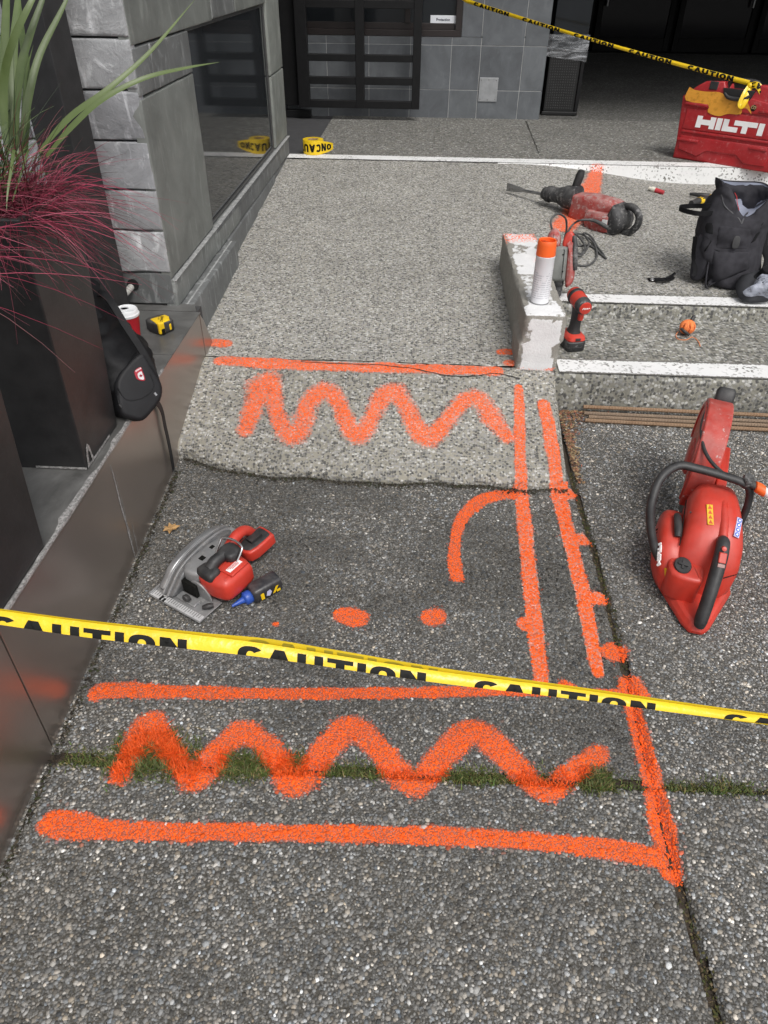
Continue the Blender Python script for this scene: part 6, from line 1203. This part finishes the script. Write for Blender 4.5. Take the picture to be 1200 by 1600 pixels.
# black cap with a plastic bag in it
cp_ = thing('baseball_cap', 'black baseball cap lying in front of the grey backpack', 'cap', (1.42, 3.0, ZT2))
c0 = np.array([1.520, 3.06, ZT2+.004]); rg = []
for t in np.linspace(0, math.pi/2, 9): rg.append(np.array([(c0[0]+.10*math.cos(a)*math.sin(t+.0)+.0, c0[1]+.085*math.sin(a)*math.sin(t), c0[2]+.105*(1-math.cos(t))) for a in np.arange(28)*2*math.pi/28]))
rg[0] = c0+(rg[1]-c0)*.1
v, f = loft(rg, caps=False); o = ob('crown', (v, f), M_fabd, cp_, 180); q = o.modifiers.new('thick', 'SOLIDIFY'); q.thickness = .004
bo = [onplane(x, y, (1.4, 3.0, ZT2+.03), np.array([.0, -.25, 1])/1.03) for x, y in ((1190, 426), (1172, 424), (1156, 433), (1149, 449), (1153, 463), (1163, 471), (1180, 473), (1200, 471), (1215, 465))]
bi = [onplane(x, y, (1.4, 3.0, ZT2+.05), np.array([.0, -.25, 1])/1.03) for x, y in ((1200, 428), (1190, 431), (1182, 438), (1178, 447), (1180, 455), (1186, 460), (1196, 462), (1208, 462), (1220, 458))]
bo = spline(np.array(bo), 4); bi = spline(np.array(bi), 4); mid = (bo+bi)/2+np.array([0, 0, .012]); nb2 = len(bo); v = np.concatenate([bo, mid, bi]); f = [[i+k*nb2, i+1+k*nb2, i+1+(k+1)*nb2, i+(k+1)*nb2] for k in range(2) for i in range(nb2-1)]
o = ob('brim', (v, f), mat('cap_brim', (.026, .027, .031), .8, var=.15, bump=.3), cp_, 180); q = o.modifiers.new('thick', 'SOLIDIFY'); q.thickness = .004
M_poly = N('clear_polythene'); nn2 = M_poly.noise(18, 6, dist=1.5); M_poly.set(Base_Color=(.50, .53, .62), Roughness=.2, Alpha=M_poly.ramp(nn2, [(.35, .28), (.6, .68)]), Normal=M_poly.bump(M_poly.noise(40, 5, dist=1), 1., .008))
pbg = thing('plastic_bag', 'crumpled clear plastic bag stuffed into the black cap', 'plastic bag', (1.44, 3.04, ZT2+.06))
pts = [onplane(x, y, (1.43, 3.02, ZT2+.09), np.array([0, -.5, .9])) for x, y in ((1161, 455), (1170, 451), (1176, 446), (1186, 431), (1196, 432), (1212, 436), (1215, 462), (1200, 466), (1184, 462), (1172, 463), (1163, 461))]
pts = np.array(pts); cc_ = pts.mean(0); rgp = []
for q_, l_ in ((1, 0), (.85, .018), (.6, .030), (.3, .034), (.05, .035)):
    a_ = spline(np.vstack([pts, pts[:1]]), 4)[:-1]; z_ = cc_+(a_-cc_)*q_; z_ = z_+np.array([0, -.5, .9])*(l_+.030*(fnoise(z_, 26, 3, 13)-.5)[:, None]); rgp.append(z_)
v, f = loft(rgp, caps=False); ob('film', (v, f), M_poly.m, pbg, 25)

# black strap with a snap
vs = thing('velcro_strap', 'short black strap with a metal snap lying on the step left of the backpack', 'strap', tuple(hit(1034, 437)))
ob('strap', loft([np.array([p+np.array([0, .016, 0]), p+np.array([0, -.018, .0]), p+np.array([0, -.018, .003]), p+np.array([0, .016, .003])]) for p in [hit(1013, 437, .003), hit(1022, 437, .006), hit(1035, 437, .016), hit(1046, 436, .012), hit(1053, 433, .004)]]), M_fabd, vs, 60)
ob('end_tab', loft([np.array([p+np.array([0, .010, 0]), p+np.array([0, -.010, .0]), p+np.array([0, -.010, .003]), p+np.array([0, .010, .003])]) for p in [hit(1040, 436, .018), hit(1048, 432, .022), hit(1055, 427, .03)]]), M_fabd, vs, 60)
sn = hit(1019, 437, .010); ob('snap', lathe([(.009, 0), (.0095, .002), (.007, .004), (.005, .003), (0, .003)], 18, FR(sn, (1, 0, 0), (0, 1, .3))), M_metal, vs, 35)

# ball of orange string
sr = thing('string_reel', 'small reel of orange string with a black clip on the lowest step', 'string reel', tuple(hit(1071, 524)))
sc_ = hit(1071, 522)+np.array([0, .0, .030]); P_ = []
for k in range(420):
    a = k*.41; b = k*.0573; P_.append(sc_+.028*np.array([math.cos(a)*math.cos(b)-.0*math.sin(a), math.cos(a)*math.sin(b), math.sin(a)*.95])*(1+.05*random.random()))
ob('string_ball', tube(P_, .0021, 5), mat('orange_string', (.80, .22, .06), .7, var=.15), sr, 60); ob('ball_core', lathe([(0, -.027), (.016, -.022), (.026, 0), (.016, .022), (0, .027)], 14, FR(sc_, (1, 0, 0), (0, 1, 0))), mat('orange_string_in', (.7, .17, .05), .8), sr, 60)
ob('clip', cat(tube([sc_+np.array([-.030, -.016, .0]), sc_+np.array([-.016, -.030, -.008]), sc_+np.array([.002, -.030, -.02])], [.005, .0065, .006], 8, 4), tube([sc_+np.array([.012, .01, .024]), sc_+np.array([.022, .02, .036])], .008, 8)), M_rub, sr, 60)
e0 = hit(1071, 524); ob('loose_string', cat(tube([hit(1060, 518, .012), hit(1056, 524, .004), hit(1060, 530, .003), hit(1072, 531, .003), hit(1080, 527, .004)], .0016, 5, 5), tube([hit(1080, 526, .006), hit(1087, 529, .003), hit(1092, 535, .003), hit(1094, 541, .003)], .0016, 5, 5)), mat('orange_string_loose', (.75, .26, .10), .7), sr, 60)

# little red tube
rt_ = thing('marker_stub', 'small red and white marker stub lying on the ramp right of the hammer', 'marker', tuple(hit(1024, 297)))
m0, m1, m2 = hit(1014, 294, .014), hit(1024, 297, .014), hit(1037, 301, .012)
ob('white_end', tube([m0, m0+(m1-m0)*.4, m0+(m1-m0)*.42, m1], [.010, .010, .014, .014], 12), mat('cream_plastic', (.66, .63, .54), .5), rt_, 40); ob('red_end', tube([m1, m2], [.013, .012], 12), mat('marker_red', (.42, .03, .04), .5), rt_, 40)

# ---- things on the ledge
cu = thing('coffee_cup', 'red paper coffee cup with a white lid, standing behind the black backpack', 'coffee cup', (-.985, 2.16, ZK))
MU = RZ(0, tuple(np.r_[pz(205, 528, ZK)[:2], ZK+.001])); MU[1, 3] -= .02; MU[0, 3] += .012
M_cup = mat('cup_red', (.48, .012, .022), .45, var=.05)
ob('cup', lathe([(0, 0), (.024, 0), (.0275, .003), (.0375, .088), (.0385, .090), (.0375, .092), (0, .091)], 32, MU), M_cup, cu, 40)
ob('lid', lathe([(.0392, .088), (.0402, .090), (.0402, .096), (.0375, .098), (.0365, .108), (.034, .111), (.030, .109), (.012, .1075), (0, .1075)], 32, MU), M_white_pl, cu, 40)
ob('lid_ring', T(lathe([(.011, .108), (.013, .1105), (.015, .108)], 20, FR((-.006, .004, 0), (1, 0, 0), (0, 1, 0))), MU), mat('lid_shadow', (.5, .5, .51), .5), cu, 50)
ob('cup_print', T(cat(*[lathe([(.0345+.0001*i, .050), (.0352, .054)], 10) for i in range(0)], (np.array([[.0352*math.cos(a), .0352*math.sin(a), z] for a in np.linspace(-2.1, -1.2, 10) for z in (.030, .040+.006*math.sin(a*9))])*np.array([.93, .93, 1]), [[2*i, 2*i+2, 2*i+3, 2*i+1] for i in range(9)])), MU), M_wprint, cu, 0)
tm = thing('tape_measure', 'yellow and black tape measure lying on the ledge', 'tape measure', tuple(np.r_[pz(253, 518, ZK)[:2], ZK]))
ta, tb = pz(238, 520, ZK), pz(262, 530, ZK); exm = nz(tb-ta); MM = FR(np.r_[(pz(252, 516, ZK))[:2], ZK+.001], exm, np.cross((0, 0, 1), exm))     # x right-near, y away
prof = smooth_poly([(-.036, -.030), (.030, -.032), (.038, -.022), (.038, .020), (.024, .036), (-.014, .038), (-.036, .022)], 3)
ob('case', puffy(prof, 0, .040, MM, inset=.006), mat('measure_black', (.02, .02, .02), .5, dust=.2), tm, 40)
ob('yellow_shell', puffy([(-.020, -.022), (.026, -.031), (.036, -.022), (.036, .016), (.010, .034), (-.012, .034)], .030, .0425, MM, inset=.004), M_yel, tm, 40)
ob('yellow_front', T(cat(box(.028, .0400, -.033, -.010, .004, .041), box(.030, .040, .006, .018, .006, .03)), MM), M_yel, tm, 0, .004)
ob('tape_hook', T(cat(box(.0395, .043, -.026, -.014, .002, .022)), MM), M_ink, tm, 0, .001)
ob('lettering', T(cat(text2d('DEWALT', .009, .03), T(text2d('8m / 26ft', .005, .01), FR((.002, -.008, 0), (1, 0, 0), (0, 1, 0)))), MM @ FR((-.008, .014, .0431), (.75, -.66, 0), (.66, .75, 0))), M_ink, tm, 0)

# ---- black backpack slumped on the ledge with its strap hanging down
M_nyl = mat('black_nylon', (.008, .008, .009), .6, var=.35, vs=25, bump=.5, bs=500, bd=.0008, spec=.3)
M_nyl2 = mat('black_nylon_panel', (.011, .011, .0125), .55, var=.25, vs=25, bump=.4, bs=800, bd=.0006, spec=.35)
bb = thing('black_backpack', 'black backpack with a red and white crest slumped on the ledge beside the planter', 'backpack', (-.87, 1.84, ZK))
rg = []
for z_, cx, cy, a_, b_ in ((.004, -.865, 1.80, .080, .10), (.015, -.862, 1.80, .095, .115), (.06, -.860, 1.81, .100, .12), (.12, -.868, 1.83, .098, .12), (.18, -.896, 1.84, .084, .105), (.24, -.918, 1.85, .070, .090), (.29, -.930, 1.86, .056, .075), (.33, -.938, 1.865, .036, .05), (.345, -.94, 1.87, .010, .015)):
    s_ = sup(cx, cy, a_, b_, 2.8, 36); P3 = np.c_[s_, np.full(36, ZK+z_)]; wr = .030*(fnoise(P3*np.array([1, 1, 1.7]), 11, 3, 17)-.5)+.014*(fnoise(P3, 28, 2, 18)-.5); d_2 = nz([1, 0, 0]); ctr_ = np.array([cx, cy, ZK+z_]); r_ = P3-ctr_; rg.append(P3+r_/(np.linalg.norm(r_, axis=1)[:, None]+1e-6)*wr[:, None]*(1 if z_ > .01 else .2))
def refine(rg, m_, amp, sc_, seed, skip=1):       # more rings, with soft wrinkles across them
    A = np.array(rg); out = np.stack([spline(A[:, j], m_) for j in range(A.shape[1])], 1); c_ = out.mean(1, keepdims=True); r_ = out-c_; ln_ = np.linalg.norm(r_, axis=-1, keepdims=True)+1e-6
    w_ = np.abs(fnoise(out*np.array([1, 1, 2.2])+seed, sc_, 3, seed)-.5)*2; k_ = np.ones(len(out)); k_[:2] = 0
    return list(out-r_/ln_*(w_*amp*k_[:, None])[..., None])
ob('body', loft(refine(rg, 6, .030, 13, 19)), M_nyl, bb, 180)
npk = nz((.62, -.62, .42)); Op = onplane(214, 606, (-.775, 1.745, .555), npk); MP = FR(Op, nz(np.cross((0, 0, 1), npk)), np.cross(npk, nz(np.cross((0, 0, 1), npk))))
zz_ = lambda x, y: (160+x/5., 440+y/5.)
pk = smooth_poly(uv(MP, [zz_(*q) for q in ((95, 800), (130, 715), (195, 635), (270, 565), (325, 560), (370, 640), (425, 730), (466, 830), (450, 930), (390, 1010), (315, 1085), (230, 1078), (135, 1030), (105, 900))]), 3)
ob('front_pocket', puffy(pk, -.09, .012, MP, inset=.013, steps=5), M_nyl2, bb, 180)
def pl(pts, r_, m_, name, z_=.010, sm=5):
    q = uv(MP, [zz_(*p) for p in pts]); return ob(name, T(tube([(a, b, z_) for a, b in q], r_, 6, sm), MP), m_, bb, 60)
pl([(110, 830), (150, 900), (200, 930), (280, 920), (340, 890), (380, 850), (390, 800), (360, 720)], .0022, M_nyl, 'pocket_zip', .011); pl([(300, 560), (228, 620), (165, 700), (112, 790)], .002, M_nyl, 'piping', .008)
pl([(395, 870), (412, 890)], .0045, mat('zip_pull_steel', (.55, .55, .56), .3, .9), 'zip_pull', .010); pl([(112, 890), (125, 960), (150, 1000)], .004, M_nyl, 'side_webbing', .006); pl([(160, 990), (200, 1030), (235, 1052)], .004, M_nyl, 'side_webbing', .006); pl([(120, 960), (140, 985)], .005, M_rub, 'buckle', .010)
# crest
cr = uv(MP, [zz_(*q) for q in ((238, 705), (262, 680), (290, 672), (300, 700), (320, 752), (318, 775), (290, 777), (258, 765), (243, 735))]); crc = np.mean(cr, 0)
crs = ob('crest', puffy(smooth_poly(cr, 3), .010, .0142, MP, inset=.001), mat('crest_red', (.42, .02, .04), .55), bb, 30)
ob('crest_field', prism(smooth_poly([tuple(crc+(np.array(q)-crc)*.60+np.array([.0008, -.004])) for q in cr], 3), .0138, .0147, MP), mat('crest_white', (.72, .72, .72), .55), crs, 0)
leaf = [(0, 1), (.18, .62), (.36, .72), (.30, .25), (.55, .48), (.62, .32), (.95, .36), (.84, .12), (.96, 0), (.50, -.34), (.54, -.5), (.06, -.44), (.06, -.9), (-.06, -.9), (-.06, -.44), (-.54, -.5), (-.50, -.34), (-.96, 0), (-.84, .12), (-.95, .36), (-.62, .32), (-.55, .48), (-.30, .25), (-.36, .72), (-.18, .62)]
ang = math.atan2(cr[2][1]-cr[0][1], cr[2][0]-cr[0][0]); Ml = MP @ FR((crc[0]+.001, crc[1]-.004, .0149), (math.cos(ang-.25), math.sin(ang-.25), 0), (-math.sin(ang-.25), math.cos(ang-.25), 0)); ob('crest_leaf', prism([(a*.0052, b*.0052) for a, b in leaf], 0, .0004, Ml), mat('crest_leaf_red', (.30, .015, .03), .55), crs, 0)
ctp = np.array(cr[0])*.5+np.array(cr[2])*.5; tx = text2d('CANADA', .0058, .03); wt = tx[0][:, 0].max(); L_ = np.linalg.norm(np.array(cr[2])-np.array(cr[0])); Mx = MP @ FR((cr[0][0]+.0016*math.cos(ang)+.0030*math.sin(ang), cr[0][1]+.0016*math.sin(ang)-.0030*math.cos(ang)-.0005, .0143), (math.cos(ang), math.sin(ang), 0), (-math.sin(ang), math.cos(ang), 0)); Mx[:3, 1] *= .8; tx = (tx[0]*np.array([(L_-.003)/wt, 1, 1]), tx[1]); ob('crest_lettering', T(tx, Mx), M_wprint, crs, 0)
def flat_strap(P_, w_, th, nrm, sm=6):
    P_ = spline(np.array(P_), sm); R_ = []; tg = np.gradient(P_, axis=0); nrm = np.array(nrm, float)
    for p, t in zip(P_, tg):
        s_ = nz(np.cross(t, nrm)); n_ = nz(np.cross(s_, t)); R_.append(np.array([p-s_*w_, p+s_*w_, p+s_*w_+n_*th, p-s_*w_+n_*th]))
    return loft(R_)
ob('shoulder_strap', flat_strap([onplane(x, y, (-.79, 1.78, .6), nz((.55, -.6, .4)))+np.array(nz((.55, -.6, .4)))*l_ for x, y, l_ in ((160, 455, -.04), (167, 460, -.02), (177, 478, .0), (193, 508, .01), (211, 537, .016), (226, 562, .016), (238, 585, .012), (247, 607, .0))], .0095, .005, (.55, -.6, .4)), M_nyl, bb, 50)
hs_ = [np.array([-.782, 1.80, ZK+.03])]+[px(x, y, -.787) for x, y in ((250, 636), (258, 668), (265, 700), (271, 735))]
ob('hanging_strap', flat_strap(hs_, .011, .0016, (1, 0, 0)), M_nyl2, bb, 50)
rgc = px(274, 747, -.788); a_ = np.arange(21)*2*math.pi/20; ob('strap_ring', tube(np.stack([np.full(21, rgc[0]), rgc[1]+.010*np.cos(a_), rgc[2]+.012*np.sin(a_)], 1), .0026, 6), M_rub, bb, 60)

# ---- plants in the planters
def blade_mesh(P_, w_, up=(0, 0, 1), fold=.25):
    P_ = np.asarray(P_); tg = np.gradient(P_, axis=0); S2 = np.cross(tg, up); S2 /= np.linalg.norm(S2, axis=1)[:, None]+1e-9; N2 = np.cross(S2, tg); N2 /= np.linalg.norm(N2, axis=1)[:, None]+1e-9
    V = np.stack([P_-S2*w_[:, None], P_-N2*(w_*fold)[:, None], P_+S2*w_[:, None]], 1); n_ = len(P_); F_ = []
    for i in range(n_-1):
        for j in range(2): F_.append([i*3+j, i*3+j+1, i*3+j+4, i*3+j+3])
    return (V.reshape(-1, 3), F_)
NG = N('flax_leaf'); oi = NG.n('ShaderNodeObjectInfo').outputs['Random']; g1 = NG.mix(oi, (.026, .050, .009), (.066, .098, .024)); g1 = NG.mix(NG.math('MULTIPLY', NG.noise(30, 5), .4), g1, (.19, .24, .09)); NG.set(Base_Color=g1, Roughness=.42, Specular_IOR_Level=.45, Normal=NG.bump(NG.noise(240, 3, NG.stretch((1, 1, 1))), .15, .001)); M_flax = NG.m
def grow(root_, n_, Lr, el, az, droop, wr, cols, seg=9, curl=.0):
    V = []; F_ = []; Cc = []; k0 = 0
    for i in range(n_):
        a = rng.uniform(*az); e = rng.uniform(*el); L_ = rng.uniform(*Lr); d_ = rng.uniform(*droop); p0 = root_+np.array([rng.uniform(-.085, .085), rng.uniform(-.085, .085), rng.uniform(-.02, .02)]); w_ = rng.uniform(*wr); t = np.linspace(0, 1, seg); b_ = rng.normal(0, .25)
        h_ = L_*math.cos(e)*(t+.25*d_*t*t); P_ = np.stack([p0[0]+np.cos(a+b_*t)*h_, p0[1]+np.sin(a+b_*t)*h_, p0[2]+L_*math.sin(e)*t-d_*L_*t*t], 1)
        tg = np.gradient(P_, axis=0); S2 = np.cross(tg, (0, 0, 1)); S2 /= np.linalg.norm(S2, axis=1)[:, None]+1e-9; N2 = np.cross(S2, tg); N2 /= np.linalg.norm(N2, axis=1)[:, None]+1e-9; q = w_*(1-.85*t**1.5)
        V.append(np.stack([P_-S2*q[:, None], P_+S2*q[:, None], P_+N2*q[:, None]*1.2], 1).reshape(-1, 3))
        for s_ in range(seg-1):
            o_ = k0+s_*3
            for j in range(3): F_.append([o_+j, o_+(j+1) % 3, o_+3+(j+1) % 3, o_+3+j])
        c_ = np.array(cols[rng.integers(len(cols))])*rng.uniform(.6, 1.35); tip_ = np.clip(c_*rng.uniform(.9, 1.7), 0, .8); Cc.append(np.repeat(c_[None]*(1-t[:, None])+tip_[None]*t[:, None], 3, 0)); k0 += seg*3
    return (np.concatenate(V), np.array(F_)), np.concatenate(Cc)
M_blade = attr_mat('grass_leaf', .5, .35)
PINK = [(.17, .018, .040), (.25, .042, .07), (.11, .011, .025), (.31, .08, .115), (.10, .04, .042), (.06, .012, .016)]
GRN = [(.040, .075, .018), (.065, .105, .03), (.022, .045, .014), (.09, .13, .05), (.016, .022, .014)]
rB = np.array([-.935, 1.55, 1.045]); rA = np.array([-.935, 1.04, 1.045])
pg_ = thing('pink_grass', 'spiky pink and crimson grass spilling over the rim of the second planter', 'grass plant', tuple(rB))
pcs, c_ = grow(rB+np.array([.045, -.01, 0]), 640, (.09, .33), (.25, 1.3), (-1.3, 1.5), (.2, .9), (.0008, .0018), PINK); ob('blades', pcs, M_blade, pg_, 180, attrs={'col': c_}, kind='stuff')
pcs, c_ = grow(rB, 70, (.12, .28), (.3, 1.3), (-3.1, 3.1), (.2, .7), (.0006, .0013), PINK); ob('fine_blades', pcs, M_blade, pg_, 180, attrs={'col': c_}, kind='stuff')
gg = thing('green_grass', 'tuft of thin green grass in the middle of the second planter', 'grass plant', tuple(rB+np.array([0, 0, .001])))
pcs, c_ = grow(rB+np.array([-.02, -.04, .01]), 380, (.16, .34), (.8, 1.5), (-3.1, 3.1), (.05, .5), (.0009, .002), GRN); ob('blades', pcs, M_blade, gg, 180, attrs={'col': c_}, kind='stuff')
fx = thing('flax_plant', 'tall flax with broad green strap leaves in the second planter', 'flax plant', tuple(rB+np.array([-.02, 0, .002])))
def leafpx(pts, w_, name='leaf'):
    P_ = spline(np.array([pd(x, y, d) for x, y, d in pts]), 6); t = np.linspace(0, 1, len(P_)); wv_ = w_*np.clip(np.minimum(.55+t*2.2, 1.)*(1-t**3.2), .04, 1); vd = nz(CC-P_[len(P_)//2]); ob(name, blade_mesh(P_, wv_, vd*.75+np.array([0, 0, .5]), .3), M_flax, fx, 70)
for pts, w_ in [([(60, 238, 1.50), (110, 182, 1.47), (170, 138, 1.46), (235, 80, 1.48), (304, 0, 1.52)], .0125), ([(72, 245, 1.50), (110, 200, 1.47), (160, 155, 1.45), (225, 122, 1.46), (290, 106, 1.50), (343, 97, 1.54)], .0115), ([(30, 240, 1.52), (45, 150, 1.50), (62, 85, 1.50), (95, 18, 1.5), (120, -35, 1.5)], .0150), ([(22, 240, 1.50), (30, 120, 1.44), (45, 60, 1.42), (66, 0, 1.42), (90, -70, 1.42)], .0150), ([(10, 230, 1.5), (6, 130, 1.45), (22, 60, 1.40), (50, 0, 1.38), (80, -60, 1.4)], .016), ([(28, 240, 1.5), (20, 110, 1.5), (26, 20, 1.52), (34, -60, 1.55)], .018), ([(18, 240, 1.5), (8, 100, 1.52), (10, 0, 1.55), (14, -70, 1.6)], .018), ([(12, 240, 1.5), (-4, 110, 1.45), (-10, 0, 1.42), (-20, -80, 1.42)], .017), ([(40, 240, 1.54), (42, 120, 1.58), (30, 20, 1.62), (28, -50, 1.65)], .016), ([(6, 250, 1.48), (-20, 180, 1.40), (-60, 130, 1.34), (-110, 110, 1.3)], .013), ([(36, 250, 1.52), (36, 190, 1.53), (40, 120, 1.56), (52, 70, 1.6)], .008), ([(28, 250, 1.42), (22, 235, 1.40), (18, 262, 1.38), (12, 300, 1.37), (10, 330, 1.37)], .006), ([(34, 262, 1.5), (44, 235, 1.46), (24, 300, 1.42), (18, 318, 1.41)], .004)]: leafpx(pts, w_*.52)
pa_ = thing('pink_grass', 'spiky pink grass drooping from the nearest planter at the left edge', 'grass plant', tuple(rA))
pcs, c_ = grow(rA+np.array([0, .05, .0]), 80, (.26, .50), (.35, 1.15), (-.2, 1.9), (.35, .95), (.0008, .0017), PINK); ob('blades', pcs, M_blade, pa_, 180, attrs={'col': c_}, kind='stuff')
ga_ = thing('green_grass', 'tuft of thin green grass in the nearest planter, mostly outside the photo', 'grass plant', tuple(rA+np.array([0, 0, .001])))
pcs, c_ = grow(rA, 130, (.18, .36), (.6, 1.5), (-3.1, 3.1), (.05, .5), (.0009, .002), GRN); ob('blades', pcs, M_blade, ga_, 180, attrs={'col': c_}, kind='stuff')
